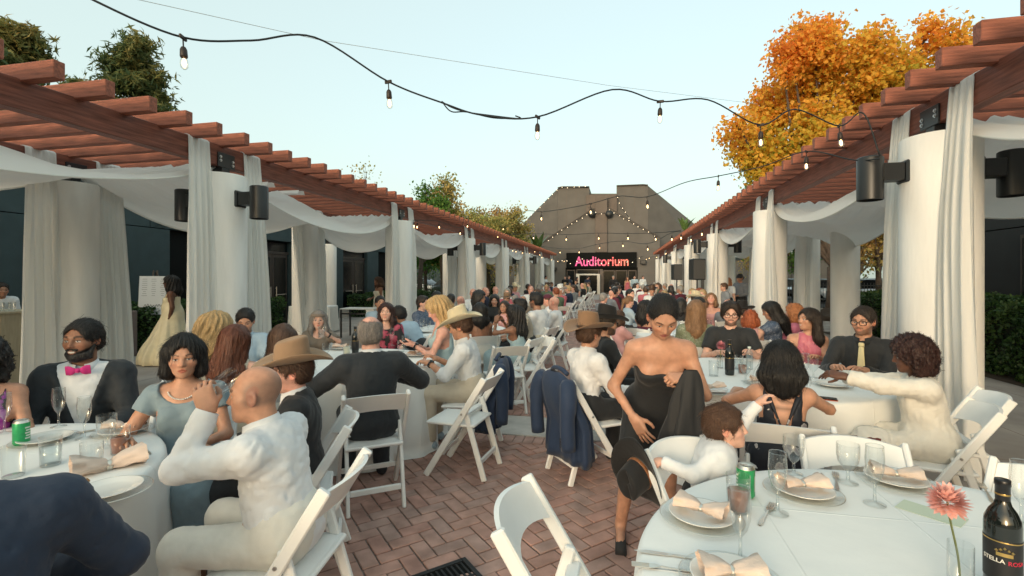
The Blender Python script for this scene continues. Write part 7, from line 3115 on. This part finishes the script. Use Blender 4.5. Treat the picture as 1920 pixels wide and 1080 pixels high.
person('man in a brown brimmed hat facing the camera', 950, 553, 11.2, 180, sex='m', skin='mid', hair=('short', 'dark'), hat=('fedora', H_BROWN, H_BAND), wear=[('shirt', C_BEIGE), TB, SH])
person('grey-haired man beside the brown brimmed hat', 966, 554, 11.0, 10, sex='m', skin='mid', hair=('crop', 'grey'), wear=[('shirt', C_GREY), TB, SH])
person('bald man with a brown scalp right of the grey-haired man', 981, 556, 10.8, 20, sex='m', skin='mid', stubble=.4, wear=[('shirt', C_TAUPE), TB, SH])

# ---------------------------------------------------------------- right side, near
def tattoo(v, c, g):
	q = np.stack([(v - g.P0) @ g.r, (v - g.P0) @ g.fw, (v - g.P0) @ g.u], 1) / g.s
	w = (q[:, 1] < 0) & (np.abs(q[:, 0]) < .085) & (q[:, 2] > .33) & (q[:, 2] < .40)
	l = np.abs(np.sin(q[:, 0] * 140 + 3 * np.sin(q[:, 2] * 120))) < .45
	c = c.copy()
	c[w & l] *= .45
	return c


gR1 = person('standing woman in a black strapless dress, head bowed', 1243, 563, 2.62, 190, stand=True, sex='f', skin='tan', hair=('sleek', 'black', .05), lv=0, lean=31, head=(4, -32, 0), hairline=.014, hipz=.82, fixhip=1, s=1.02, fit=False,
			 wear=[('dress', C_BLACK, dict(top='strapless', tz=.34, len=.42, fold=.002))], lips=(.30, .09, .08),
			 armR=dict(t=(.15, .30, .80), pole=(.75, -.6, -.2), fd=(-.50, .35, -.80), pn=(-.5, -.8, .2), curl=.16, spread=.25), armL=dict(t=(-.10, .42, 1.06), pole=(-.55, -.3, -.85), fd=(.75, .25, .0), pn=(0, -.5, -.9), curl=1.15, thumb=.9),
			 legL=((-.07, .05, .47), (-.07, -.02, .085), (-.08, .12, .03)), legR=((.16, .10, .47), (.21, .02, .085), (.22, .17, .03)))
gR2 = person('man in a white shirt and brown felt cowboy hat seen from behind', 1106, 603, 3.92, 66, sex='m', skin='tan', hair=('short', 'brown'), lv=0, head=(8, -4, 0), hat=('wide', H_BROWN, H_BAND), hattilt=6, wear=[('shirt', C_WHITE, dict(fold=.0048)), TB, SH], collar=C_WHITE)
person('man in a black shirt and black cowboy hat behind the brown hat', 1139, 588, 4.75, 84, sex='m', skin='tan', hair=('short', 'dark'), beard=.8, lv=1, head=(0, -4, 0), hat=('wide', H_BLACK, H_BAND), wear=[('shirt', C_BLACK), TB, SH], glasses=1)
person('woman with long golden-brown hair in a green print dress, back turned', 1305, 567, 5.7, 20, sex='f', skin='fair', hair=('long', 'lightbrown', .46), vol=.006, lv=1, wear=[('dress', C_GREEN, dict(top='sleeveless', sleeve=.3))])
person('bearded man in a black t-shirt and glasses', 1370, 571, 5.2, 204, sex='m', skin='fair', hair=('swept', 'dark'), vol=.008, beard=.7, glasses=1, lv=0, head=(2, -6, 0), wear=[('tee', C_BLACK), TB, SH], armR=dict(t=(.14, .36, .80)), armL=dict(t=(-.20, .36, .82)))
person('woman in a rose satin halter looking to the left', 1515, 582, 5.0, 204, sex='f', skin='tan', hair=('long', 'dark', .40), front=0, lv=0, head=(-56, 4, 0), smile=1, wear=[('dress', C_PINK, dict(top='halter', fold=.006))], armR=dict(t=(.16, .36, .80)), armL=dict(t=(-.04, .36, .80)))
person('man with glasses in a black shirt with a pale yellow tie', 1618, 580, 4.3, -136, sex='m', skin='tan', hair=('crop', 'dark'), vol=.004, beard=.55, glasses=1, lv=0, head=(-12, -6, 0), browc='black', wear=[('shirt', C_BLACK), TB, SH], collar=C_BLACK, tie=C_TIE, armR=dict(t=(.16, .38, .80)), armL=dict(t=(-.06, .38, .80)))
gR8 = person('woman with a dark curly bob in a long white dress', 1706, 640, 3.1, -64, sex='f', skin='dark', hair=('curly', 'darkred', .04), lv=0, fat=.45, lean=12, head=(0, -8, 0), wear=[('dress', C_WDRESS, dict(top='sleeveless', sleeve=.95, fold=.005, len=.85))],
			 armL=dict(t=(-.10, .50, .93), pole=(-.7, -.2, -.8), fd=(.2, .9, .1), pn=(.5, 0, -.8), curl=.5), armR=dict(t=(.06, .50, .90)))
gR9 = person('woman with black hair and a tattooed bare back in a floral dress', 1464, 646, 2.85, 24, sex='f', skin='tan', hair=('long', 'black', .20), front=0, lv=0, fat=.25, lean=6, head=(0, -8, 0), bodypaint=tattoo, wear=[('dress', C_NAVYF, dict(top='back'))],
			 armR=dict(t=(.20, .38, .84), pole=(1.0, -.4, -.7)), armL=dict(t=(-.24, .36, .82), pole=(-.9, -.3, -.5)))
person('toddler in a white shirt reaching out with both arms', 1362, 776, 2.2, 106, stand=True, child=1, s=.70, sex='m', skin='fair', hair=('short', 'brown'), vol=.002, lv=0, lean=14, hipz=.53, fixhip=1, fit=False, head=(-8, 8, 0), hs=.80,
	   wear=[('shirt', C_WHITE, dict(low=-.12)), ('trousers', C_BLACK), ('shoes', C_BLACK)], armL=dict(rel=(-.02, .20, .27), pole=(-.3, -.2, -.9), fd=(.1, .6, .7), curl=.5), armR=dict(rel=(.03, -.26, -.09), pole=(.6, 0, -.6), fd=(.1, -.95, -.1), curl=.25))

# ---------------------------------------------------------------- right side, middle
person('red-haired woman in a dusty pink dress, back turned', 1407, 584, 6.3, 24, sex='f', skin='fair', hair=('curly', 'red', .02), lv=1, wear=[('dress', C_LPINK, dict(top='sleeveless'))], vol=-.022)
person('woman with long black hair in a blue check dress holding a phone', 1443, 569, 6.5, -66, sex='f', skin='mid', hair=('long', 'black', .42), lv=1, head=(6, -22, 0), wear=[('dress', C_PLAID, dict(top='sleeveless', sleeve=.3))], armL=dict(t=(-.06, .28, .98), pole=(-.6, 0, -.8)), armR=dict(t=(.08, .30, .95)))
person('woman with strawberry blonde curls in a pink blouse', 1487, 571, 6.6, -44, sex='f', skin='fair', hair=('curly', 'strawberry', .16), vol=-.012, lv=1, wear=[('shirt', cloth_mat('pink_blouse', (.50, .16, .26))), TB, SH])
person('man in a black cap and dark shirt behind the golden-brown hair', 1312, 559, 8.3, 110, sex='m', skin='mid', hair=('short', 'black'), cap=C_BLACK, wear=[('shirt', C_GREY), TB, SH])
person('laughing woman in pale pink with her head thrown back', 1333, 551, 9.2, -160, sex='f', skin='pink', hair=('long', 'lightbrown', .2), lv=1, head=(0, 18, 0), wear=[('dress', C_LPINK, dict(top='strapless'))])
person('bald grey man in a blue-grey t-shirt', 1364, 563, 8.8, 20, sex='m', skin='pink', stubble=.7, wear=[('tee', C_GREY), TB, SH])
person('person in a black cowboy hat behind the bearded man', 1393, 580, 7.6, 60, sex='m', skin='tan', hair=('short', 'dark'), hat=('wide', H_BLACK, H_BLACK), wear=[('shirt', C_TAUPE), TB, SH])
person('man in a cream felt hat near the far speaker', 1306, 552, 10.6, 120, sex='m', skin='tan', hair=('short', 'dark'), hat=('wide', H_CREAM, H_BAND), wear=[('shirt', C_BEIGE), TB, SH])
person('standing man in a black flat cap and dark waistcoat', 1387, 514, 15.0, -120, stand=True, sex='m', skin='mid', hair=('short', 'black'), cap=C_BLACK, lv=1, wear=[('shirt', C_GREY), ('trousers', C_BLACK), SH], head=(0, -14, 0), armL=dict(rel=(.08, .26, -.30)), armR=dict(rel=(-.08, .26, -.30)))
person('standing person with curly blonde hair in a white t-shirt', 1366, 521, 14.8, 60, stand=True, sex='m', skin='fair', hair=('curly', 'strawberry', .04), lv=2, vol=-.02, wear=[('tee', C_WHITE), TB, SH])
person('standing boy in a grey t-shirt with brown hair', 1357, 531, 13.6, -90, stand=True, sex='m', skin='fair', hair=('fringe', 'brown'), lv=2, s=.85, wear=[('tee', cloth_mat('heather', (.26, .29, .33))), TB, SH])
person('girl in a light blue top with a brown ponytail', 1180, 557, 9.4, 84, sex='f', skin='fair', hair=('sleek', 'lightbrown', .26), lv=1, wear=[('shirt', C_BLUESH), TB, SH], head=(0, -16, 0))
person('woman with long black hair in a maroon strapless dress', 1212, 566, 7.6, 46, sex='f', skin='tan', hair=('wavy', 'black', .32), lv=1, wear=[('dress', C_MAROON, dict(top='strapless', tz=.32))])
person('woman with straight black hair in black beyond the bowed woman', 1277, 560, 8.9, 26, sex='f', skin='tan', hair=('long', 'black', .32), wear=[('dress', C_BLACK, dict(top='sleeveless'))])
person('child with brown hair in dusty pink behind the black hat', 1161, 590, 6.7, 70, sex='f', skin='fair', hair=('long', 'brown', .18), lv=1, s=.82, wear=[('dress', C_LPINK, dict(top='sleeveless', sleeve=.4))])
person('pink-faced balding man far along the aisle', 1148, 545, 13.0, 70, sex='m', skin='pink', stubble=.3, lv=2, wear=[('shirt', C_GREY), TB, SH])
person('grey-haired man left of the balding man', 1132, 551, 11.0, 60, sex='m', skin='pink', hair=('short', 'grey'), lv=2, wear=[('shirt', C_GREY), TB, SH])

# ---------------------------------------------------------------- left background, standing
person('woman in a long pale yellow satin gown walking by the hall', 318, 518, 9.0, -118, stand=True, sex='f', skin='dark', hair=('wavy', 'black', .32), lv=0, head=(0, 0, 0), fat=.7, s=1.0,
	   wear=[('gown', C_YELLOW, dict(flare=.42, gy=.10, tz=.36))], armL=dict(rel=(-.02, .02, -.46), curl=.8), armR=dict(rel=(.0, .06, -.46)), earrings=1,
	   straps=[([(-.10, .10, .34), (-.105, .05, .45), (-.10, -.05, .45), (-.09, -.09, .36)], 'strap', .012, C_YELLOW), ([(.10, .10, .34), (.105, .05, .45), (.10, -.05, .45), (.09, -.09, .36)], 'strap', .012, C_YELLOW)])
person('bridesmaid in cream standing by the dark doorway', 708, 520, 13.6, -130, stand=True, sex='f', skin='brown', hair=('wavy', 'brown', .22), lv=1, wear=[('gown', C_CREAM, dict(flare=.28, tz=.37))], armR=dict(rel=(-.05, .22, -.26)))
person('barman in a white shirt at the left picture edge', 4, 545, 8.2, 120, stand=True, sex='m', skin='mid', hair=('short', 'dark'), lv=1, wear=[('shirt', C_WHITE), TB, SH], fit=False, s=.92, lean=30)

# straps of the floral dress and the jacket in the bowed woman's hand are separate pieces
# ---------------------------------------------------------------- the far crowd: a few figures repeated
G_CLOTH = mat('guest_cloth', obj_color=True, rough=.8)
G_HAIR = mat('guest_hair', obj_color=True, rough=.5)


def proto(P):
	P = dict(P); P['lv'] = 2; P['hairmat'] = G_HAIR
	return make_person(P, 'x', (0, 0, 0), 0)


def wearm(*k): return [(a, G_CLOTH) + ((b,) if b else ()) for a, b in k]


PR = {
	'man_f': proto(dict(sex='m', skin='fair', hair=('short', 'dark'), wear=wearm(('shirt', None), ('trousers', None)))),
	'man_b': proto(dict(sex='m', skin='mid', hair=('short', 'dark'), wear=wearm(('shirt', None), ('trousers', None)), head=(25, 0, 0))),
	'bald': proto(dict(sex='m', skin='pink', stubble=.3, wear=wearm(('shirt', None), ('trousers', None)), head=(-20, 0, 0), fat=.3)),
	'wom_f': proto(dict(sex='f', skin='fair', hair=('long', 'dark', .3), wear=wearm(('dress', dict(top='sleeveless'))), head=(-15, 0, 0))),
	'wom_b': proto(dict(sex='f', skin='mid', hair=('wavy', 'dark', .28), wear=wearm(('dress', dict(top='straps'))), head=(20, -8, 0))),
	'hat': proto(dict(sex='m', skin='tan', hair=('short', 'dark'), hat=('wide', G_HAIR, G_HAIR), wear=wearm(('shirt', None), ('trousers', None)))),
}
SPROT = {'man': proto(dict(pose='stand', sex='m', skin='fair', hair=('short', 'dark'), wear=wearm(('jacket', dict(v=.5)), ('trousers', None)))),
		 'wom': proto(dict(pose='stand', sex='f', skin='tan', hair=('long', 'dark', .3), wear=[('gown', G_CLOTH, dict(flare=.26))]))}
HC = {'black': (.012, .011, .011), 'brown': (.07, .038, .022), 'blonde': (.38, .26, .13), 'grey': (.25, .24, .22), 'red': (.22, .06, .025), 'cream': (.6, .53, .38), 'white': (.66, .66, .64)}
CC = {'white': (.68, .70, .71), 'black': (.012, .013, .015), 'navy': (.014, .022, .05), 'pink': (.52, .26, .28), 'light blue': (.34, .46, .54), 'grey': (.18, .19, .2), 'maroon': (.10, .015, .03), 'beige': (.42, .36, .28), 'green': (.09, .13, .08), 'rose': (.45, .12, .15)}
FIRST = set()


def guest(key, pool, x, y, rz, hair, cloth, label, grp):
	g = pool[key]
	o = g.root if id(g) not in FIRST else copy_tree(g.root)
	FIRST.add(id(g))
	o.location = (x, y, .014)
	o.rotation_euler = (0, 0, rz)
	tag(o, label, 'person', grp)
	for c in o.children:
		c.color = (*(HC[hair] if c.name.split('.')[0] in ('hair', 'hat') else CC[cloth]), 1)
		for d in c.children: d.color = (*HC[hair], 1)
	return o


kinds = [('man_f', 'man'), ('man_b', 'man'), ('wom_f', 'woman'), ('wom_b', 'woman'), ('bald', 'bald man'), ('hat', 'man in a %s hat'), ('wom_f', 'woman'), ('man_f', 'man')]
rr = random.Random(11)
seen = set()
far_tables = [('T7', -2.7, 10.6, 'third left'), ('T8', 1.1, 10.7, 'third right')] + [('L%d' % i, -2.7, y, n + ' left') for i, (y, n) in enumerate(zip((13.8, 17.0, 20.2, 23.6, 27.0), ('fourth', 'fifth', 'sixth', 'seventh', 'eighth')))] + [('R%d' % i, 1.0, y, n + ' right') for i, (y, n) in enumerate(zip((13.8, 17.0, 20.2, 23.6, 27.0), ('fourth', 'fifth', 'sixth', 'seventh', 'eighth')))]
for key, tx, ty, nm in far_tables:
	n = 3 if key in ('T7', 'T8') else 6
	for k in range(n):
		a = 2 * math.pi * (k + .5) / n + rr.uniform(-.15, .15)
		if key in ('T7', 'T8'): a = RAD(50) + k * RAD(42)
		kk, what = rr.choice(kinds)
		for _ in range(40):
			hair = rr.choice(('black', 'black', 'brown', 'brown', 'blonde', 'grey', 'red')) if kk != 'hat' else rr.choice(('cream', 'black', 'brown', 'white'))
			cloth = rr.choice(('white', 'white', 'black', 'navy', 'pink', 'light blue', 'grey', 'maroon', 'beige', 'rose', 'green', 'black'))
			if '%s' in what: lab = 'far ' + what % hair + ' and %s shirt, %s table' % (cloth, nm)
			elif what == 'bald man': lab = 'far bald man in %s, %s table' % (cloth, nm)
			else: lab = 'far %s-haired %s in %s, %s table' % (hair, what, cloth, nm)
			if lab not in seen: break
		seen.add(lab)
		d = 1.25
		x, y = tx + math.cos(a) * d, ty + math.sin(a) * d
		rz = a + math.pi / 2 + rr.uniform(-.3, .3)
		guest(kk, PR, x, y, rz, hair, cloth, lab, 'guests at the far tables')
		q = (x * CT + y * ST, depth(x, y))
		chair(q[0], q[1], -math.degrees(rz - TH), 'white chair of the ' + lab)
for i, (px, Z, kk, hair, cloth, a, lab) in enumerate(((1060, 36, 'man', 'black', 'black', 200, 'man in a black suit standing left of the open door'), (1066, 37, 'man', 'brown', 'navy', 160, 'man in a navy suit standing near the open door'), (1101, 33, 'man', 'black', 'navy', 60, 'dark-suited man standing in front of the open door'),
													(1080, 31, 'wom', 'black', 'black', 120, 'woman in a long black dress by the far tables'), (1190, 36, 'man', 'black', 'light blue', 200, 'man in light blue standing right of the entrance'), (1205, 37, 'man', 'brown', 'white', 170, 'man in white standing at the far right of the court'), (1022, 33, 'man', 'black', 'white', 120, 'man in white standing by the far left drapes'), (1176, 34, 'wom', 'brown', 'rose', 180, 'woman in a rose gown standing below the sign'), (1150, 35, 'man', 'grey', 'black', 190, 'grey-haired man in black below the sign'))):
	p = c2w((px - 960) / FPX * Z, Z)
	guest(kk, SPROT, p.x, p.y, TH - RAD(a), hair, cloth, lab, 'people standing by the entrance')

# ================================================================ free chairs, jackets, hats and other small things
chair(.28, 1.62, 104, 'empty white folding chair in the foreground beside the near right table')
chair(.93, 2.05, 148, 'white folding chair with the black hat on its back, by the toddler')
chair(1.55, 2.05, 198, 'empty white folding chair tucked behind the near right table')
chair(1.95, 1.76, -119, 'white folding chair at the right edge of the near right table')
chair(3.0, 3.35, -66, 'empty white folding chair right of the woman in white')
chair(-.42, 3.98, -72, 'empty white folding chair in the aisle by the navy jacket')
chair(-.10, 5.75, -20, 'white folding chair between the cream hat and the lace dress')
chair(.22, 6.2, -98, 'white folding chair leaning back beside the lace dress')


def jacket_on_chair(cx, z, phi, m, label, sc=1.0, low=.18, seed=0):
	p = c2w(cx, z)
	o = empty('hung_jacket', (p.x, p.y, .017), TH - RAD(phi), label, 'jacket')
	rr = random.Random(seed)
	ph = [rr.uniform(0, 6.3) for _ in range(6)]
	rows = []
	n = 60
	zs = [.845, .842, .83, .80, .74, .66, .58, .50, .42, .34, .27, .22, low, low + .01]
	for i, zz in enumerate(zs):
		f = (.845 - zz) / (.845 - low)
		w = .06 + .17 * min(1, f * 9) ** .6 + .05 * f
		d = .018 + .040 * min(1, f * 8) + .055 * f
		if i == len(zs) - 1: w *= .9; d *= .8
		row = []
		for k in range(n):
			t = 2 * math.pi * k / n
			fold = (.05 * math.sin(7 * t + ph[0] + f) + .035 * math.sin(11 * t + ph[1] - 2 * f)) * min(1, f * 2.2)
			cx_, sy_ = math.cos(t), math.sin(t)
			e = .75
			x = math.copysign(abs(cx_) ** e, cx_) * w * (1 + fold)
			y = math.copysign(abs(sy_) ** e, sy_) * d * (1 + fold * 3.0)
			yb = -.285 + (.80 - max(zz, .45)) * .40 / .80 - .07 * min(1, f * 3)
			row.append((x, y + yb, zz + (.012 * math.sin(3 * t + ph[2]) if i > 10 else 0)))
		rows.append(row)
	mb = MB().grid([[rows[i][k] for i in range(len(zs))] for k in range(n)], close_u=True)
	mb.obj('body', m, o, smooth=True)
	for q in (-1, 1):
		MB().tube(catmull([(q * .19, -.30, .80), (q * .245, -.33, .68), (q * .25, -.34, .5), (q * (.235 + rr.uniform(-.02, .02)), -.33, .30)], 4), [.045] + [.062] * 6 + [.055] * 6, 12).obj('sleeve', m, o, smooth=True)
	# collar roll
	MB().tube(catmull([(-.12, -.262, .835), (-.05, -.275, .865), (.05, -.275, .865), (.12, -.262, .835)], 5), .018, 8).obj('collar', m, o, smooth=True)
	bm = mat('button', (.02, .02, .02), .3)
	for k in range(4):
		MB().lathe([(.007, 0), (.007, .003), (0, .004)], 8, Matrix.Translation((.235, -.392, .33 + k * .02)) @ Matrix.Rotation(RAD(90), 4, 'X')).obj('button', bm, o)
	return o


def near_of(g, dx=0, dy=.04):
	q = g.loc + Matrix.Rotation(g.rz, 3, 'Z') @ Vector((dx, dy, 0))
	return q.x * CT + q.y * ST, depth(q.x, q.y)


cx, cz = near_of(gR2)
jacket_on_chair(cx, cz, 66, C_NAVY2, 'navy jacket hung over the chair of the man in the brown hat', low=.16, seed=1)
cx, cz = near_of(g15)
jacket_on_chair(cx, cz, -84, C_NAVY2, 'navy jacket hung over a chair back left of the aisle', low=.30, seed=2)
ho = empty('black_hat', (0, 0, 0), 0, 'black felt hat with a brown leather band hung on a chair', 'hat')
b_, c_, d_ = cowboy_hat('wide', H_BLACK, H_BAND2)
link('brim', b_, ho); link('crown', c_, ho); link('hat_band', d_, ho)
ho.scale = (.78, .78, .78)
ho.location = pw(1212, 872, 2.22)
ho.rotation_euler = (c2w(-.80, -.52, -.38)).to_track_quat('Z', 'Y').to_euler()

# jacket held by the bowed woman
g = gR1
W = g.arm['L'][2]
rows = []
n = 40
for i in range(16):
	f = i / 15
	w = .030 + .075 * f ** .6
	row = []
	for k in range(n):
		t = 2 * math.pi * k / n
		fo = 1 + (.22 * math.sin(5 * t + 2 * f) + .12 * math.sin(9 * t - 3 * f)) * min(1, f * 2)
		row.append((float(W[0]) - .02 + .03 * f + math.cos(t) * w * fo, float(W[1]) + .045 + math.sin(t) * w * .45 * fo, float(W[2]) + .05 - .36 * f + .02 * math.sin(2 * t) * f))
	rows.append(row)
o = MB().grid([[rows[i][k] for i in range(16)] for k in range(n)], close_u=True).obj('held_jacket', cloth_mat('black_leather', (.015, .016, .018), rough=.7), None, smooth=True)
o.location = g.loc; o.rotation_euler = (0, 0, g.rz)
tag(o, 'black jacket held up in the fist of the bowed woman', 'jacket')
# her heeled sandals
for side in 'LR':
	hp, kn, an, to = g.leg[side]
	mb = MB().tube([tuple(map(float, an + V3(0, -.05, -.06))), tuple(map(float, to + V3(0, .07, -.015)))], [.030, .034], 10)
	mb.tube([tuple(map(float, an + V3(0, -.055, -.03))), tuple(map(float, an + V3(0, -.065, -.075)))], .008, 8)
	s_ = mb.obj('sandal', C_BLACK, g.root, smooth=True)

# straps over the tattooed back
TMx = torso_matrix(gR9)
for q in (-1, 1):
	pts = []
	for f in np.linspace(0, 1, 9):
		x = q * (.090 - .115 * f); z = .425 - .30 * f
		ys = np.linspace(-.02, -.24, 60)
		P_ = np.stack([gR9.P0 + (gR9.r * x + gR9.fw * y + gR9.u * z) * gR9.s for y in ys]).astype(F32)
		MARGIN[0] = .3
		d_ = gR9.torso.ev(P_, .004)
		y = float(ys[int(np.argmax(d_ > 0))])
		pts.append(TMx @ Vector((x, y, z)))
	MB().tube(pts, [.016, .014, .012, .008, .006, .005, .005, .005, .005], 6).obj('strap', C_NAVYF, gR9.root, smooth=True)

# glass in the bald man's hand, tumbler of the headband woman, phone
def in_hand(g, side, me, name, label, cat, off, rot=(0, 0, 0), kids=()):
	W = g.arm[side][2]
	o = link(name, me)
	M = Matrix.Translation(g.loc) @ Matrix.Rotation(g.rz, 4, 'Z') @ Matrix.Translation(Vector([float(x) for x in W]) + Vector(off))
	o.matrix_world = M @ Matrix.Rotation(rot[0], 4, 'X') @ Matrix.Rotation(rot[1], 4, 'Y')
	tag(o, label, cat)
	for nm, m in kids: link(nm, m, o)
	return o


in_hand(g3, 'L', G_tum, 'tumbler', 'tumbler tipped to the mouth of the bald man in white', 'glass', (.065, .045, .055), (RAD(58), 0))
in_hand(g9, 'L', G_tum, 'tumbler', 'tumbler held by the woman in the headband', 'glass', (.055, .03, -.03), (0, 0), [('drink', G_wat)])
phn = MB().box((-.036, -.004, -.074), (.036, .004, .074), bev=.004).mesh('phone', mat('phone_black', (.01, .01, .011), .15))
in_hand(g14, 'L', phn, 'phone', 'phone in the hands of the blonde woman in light blue', 'phone', (.04, .10, .03), (RAD(70), 0))
gbr = MB().lathe([(.030, -.012), (.034, -.010), (.034, .010), (.030, .012)], 16).mesh('bracelet', m_gold)

# handbag-like dark red bag on the woman in white's lap edge
p = pw(1622, 826, 3.05)
bg = MB().lathe([(0, -.05), (.07, -.045), (.11, -.01), (.10, .03), (.05, .05), (0, .05)], 18).obj('clutch_bag', cloth_mat('oxblood', (.12, .018, .014), rough=.4), None, smooth=True)
bg.location = p; bg.rotation_euler = (RAD(10), RAD(-14), 0); bg.scale = (1, .6, .6)
tag(bg, 'oxblood clutch bag on the lap of the woman in white', 'bag')

# ---------------------------------------------------------------- seating chart on an easel by the hall
def easel():
	z = 10.2
	p = c2w((283 - 960) / FPX * z, z)
	o = empty('seating_chart', (p.x, p.y, 0), TH + RAD(24), 'white seating chart with small lettering on an easel by the hall', 'sign')
	wd = .52
	b0, b1 = h_px(590, z), h_px(516, z)
	M = Matrix.Rotation(RAD(-9), 4, 'X')
	mw = mat('board_white', (.66, .68, .70), .5)
	MB().box((-wd / 2, -.008, b0), (wd / 2, .008, b1), M, bev=.003).obj('board', mw, o)
	ink = mat('ink', (.22, .23, .25), .7)
	mb = MB()
	rr = random.Random(5)
	for c in (-1, 0, 1):
		for r in range(9):
			zz = b1 - .07 - r * .045
			L = rr.uniform(.05, .10)
			mb.box((c * .16 - L / 2, -.0095, zz), (c * .16 + L / 2, -.0085, zz + .008), M)
	mb.obj('printed_names', ink, o)
	pts = []
	for k in range(60):
		t = k / 59
		pts.append(M @ Vector((-.15 + .30 * t, -.011, b0 + .19 + .035 * math.sin(t * 38) * (1 - .4 * t) + .012 * math.sin(t * 9))))
	MB().tube(pts, .004, 5).obj('script_lettering', mat('ink_dark', (.05, .05, .055), .7), o)
	wd2 = mat('easel_wood', (.05, .04, .035), .5)
	for a, b in (((-.25, .10, 0), (-.03, .36, 1.75)), ((.25, .10, 0), (.03, .36, 1.75)), ((0, .85, 0), (0, .38, 1.72))):
		MB().bar(a, b, .025, .025).obj('leg', wd2, o)
	MB().bar((-.27, .15, b0 - .02), (.27, .15, b0 - .02), .10, .02).obj('ledge', wd2, o)


def h_px(py, z): return CAM_H + (HZ - py) / FPX * z


easel()

# planter, bar, side tables at the left
pl = MB().box((-.28, -.28, 0), (.28, .28, .92), bev=.02)
o = empty('planter_box', c2w((212 - 960) / FPX * 9.6, 9.6), TH, 'square mauve-brown planter box beside the dark hedge', 'planter')
pl.obj('body', mat('planter_clay', (.16, .125, .115), .8, var=.1, vscale=4), o)
MB().box((-.22, -.22, .90), (.22, .22, .925)).obj('soil', MATS['soil'], o)
m_slat = mat('bar_wood', (.42, .36, .25), .6, var=.1, vscale=5, stretch=(8, 8, 1))
o = empty('bar_counter', c2w((-55 - 960) / FPX * 7.3, 7.3), TH + RAD(-8), 'pale slatted bar counter at the left picture edge', 'bar')
for i in range(14):
	MB().box((-.9 + i * .13, -.30, .04), (-.9 + i * .13 + .122, -.27, 1.06), bev=.004).obj('slat', m_slat, o)
MB().box((-.92, -.34, 1.062), (.94, .34, 1.10), bev=.006).obj('counter_top', m_slat, o)
MB().box((-.90, -.268, .02), (.92, .28, 1.06)).obj('carcass', m_slat, o)
MB().box((-.91, -.31, .0), (.93, .29, .039)).obj('plinth', m_black, o)
for i, (dx, h) in enumerate(((.55, .22), (.68, .18), (.80, .25), (.88, .15))):
	q = o.matrix_world
	M = Matrix.Translation(o.location) @ Matrix.Rotation(TH + RAD(-8), 4, 'Z')
	pos = M @ Vector((dx, -.1, 1.101))
	single('tumbler', G_tum, pos, 'glass number %s from the left on the pale bar' % ('one', 'two', 'three', 'four')[i], 'glass')


def cloth_box_table(px, z, w, d, h, rz, label, legs=False):
	p = c2w((px - 960) / FPX * z, z)
	o = empty('side_table', (p.x, p.y, 0), rz, label, 'table')
	if not legs:
		rows = []
		n = 80
		for k in range(n):
			t = 2 * math.pi * k / n
			c, s_ = math.cos(t), math.sin(t)
			e = .25
			x, y = math.copysign(abs(c) ** e, c) * w / 2, math.copysign(abs(s_) ** e, s_) * d / 2
			rows.append([(0, 0, h), (x * .98, y * .98, h), (x, y, h - .01)] + [(x * (1 + .05 * f + .02 * f * math.sin(14 * t)), y * (1 + .05 * f + .02 * f * math.sin(14 * t)), (h - .02) * (1 - f) + .02 * f) for f in (.1, .4, .7, 1)])
		MB().grid(rows, close_u=True).obj('cloth', m_linen, o, smooth=True)
	else:
		MB().box((-w / 2, -d / 2, h - .03), (w / 2, d / 2, h), bev=.004).obj('table_top', m_linen, o)
		MB().box((-w / 2 - .004, -d / 2 - .004, h - .28), (-w / 2 - .001, d / 2, h - .031)).obj('cloth_fall', m_linen, o)
		MB().box((w / 2 - .22, -d / 2 - .006, h - .45), (w / 2 + .004, -d / 2 - .002, h - .031)).obj('cloth_fall', m_linen, o)
		for x in (-1, 1):
			for y in (-1, 1):
				MB().box((x * w / 2 * .94 - .018, y * d / 2 * .9 - .018, 0), (x * w / 2 * .94 + .018, y * d / 2 * .9 + .018, h - .031)).obj('leg', m_steel, o)
		MB().box((-w / 2 * .9, -d / 2 * .9 - .012, h - .16), (w / 2 * .9, -d / 2 * .9 + .012, h - .12)).obj('rail', m_steel, o)


cloth_box_table(588, 14.2, 1.25, .7, .76, RAD(8), 'white draped side table by the slim white post')
cloth_box_table(678, 12.9, .95, .6, .78, RAD(6), 'black-legged side table with a white runner by the hall', True)
p = c2w((598 - 960) / FPX * 14.0, 14.0, .763)
single('pitcher', G_pit, p, 'glass drink dispenser on the draped side table', 'pitcher')
# loudspeakers on stands, right side of the aisle
for px, z, w, h, y0, lab in ((1307, 13.6, .36, .60, 543, 'black loudspeaker on a pole beside the third right column'), (1269, 19.0, .36, .62, 543, 'black loudspeaker on a pole further down the right side')):
	p = c2w((px - 960) / FPX * z, z)
	zb = h_px(y0 - 18, z)
	o = empty('speaker_stand', (p.x, p.y, 0), TH, lab, 'speaker')
	MB().box((-w / 2, -.17, zb), (w / 2, .17, zb + h), bev=.02).obj('cabinet', m_steel, o)
	MB().box((-w / 2 + .02, -.176, zb + .03), (w / 2 - .02, -.171, zb + h - .03)).obj('grille', mat('grille', (.06, .06, .06), .6), o)
	MB().tube([(0, 0, .15), (0, 0, zb)], .02, 10).obj('pole', m_steel, o)
	for k in range(3):
		a = k * 2.094
		MB().tube([(0, 0, .55), (math.cos(a) * .42, math.sin(a) * .42, .015)], .012, 8).obj('leg', m_steel, o)
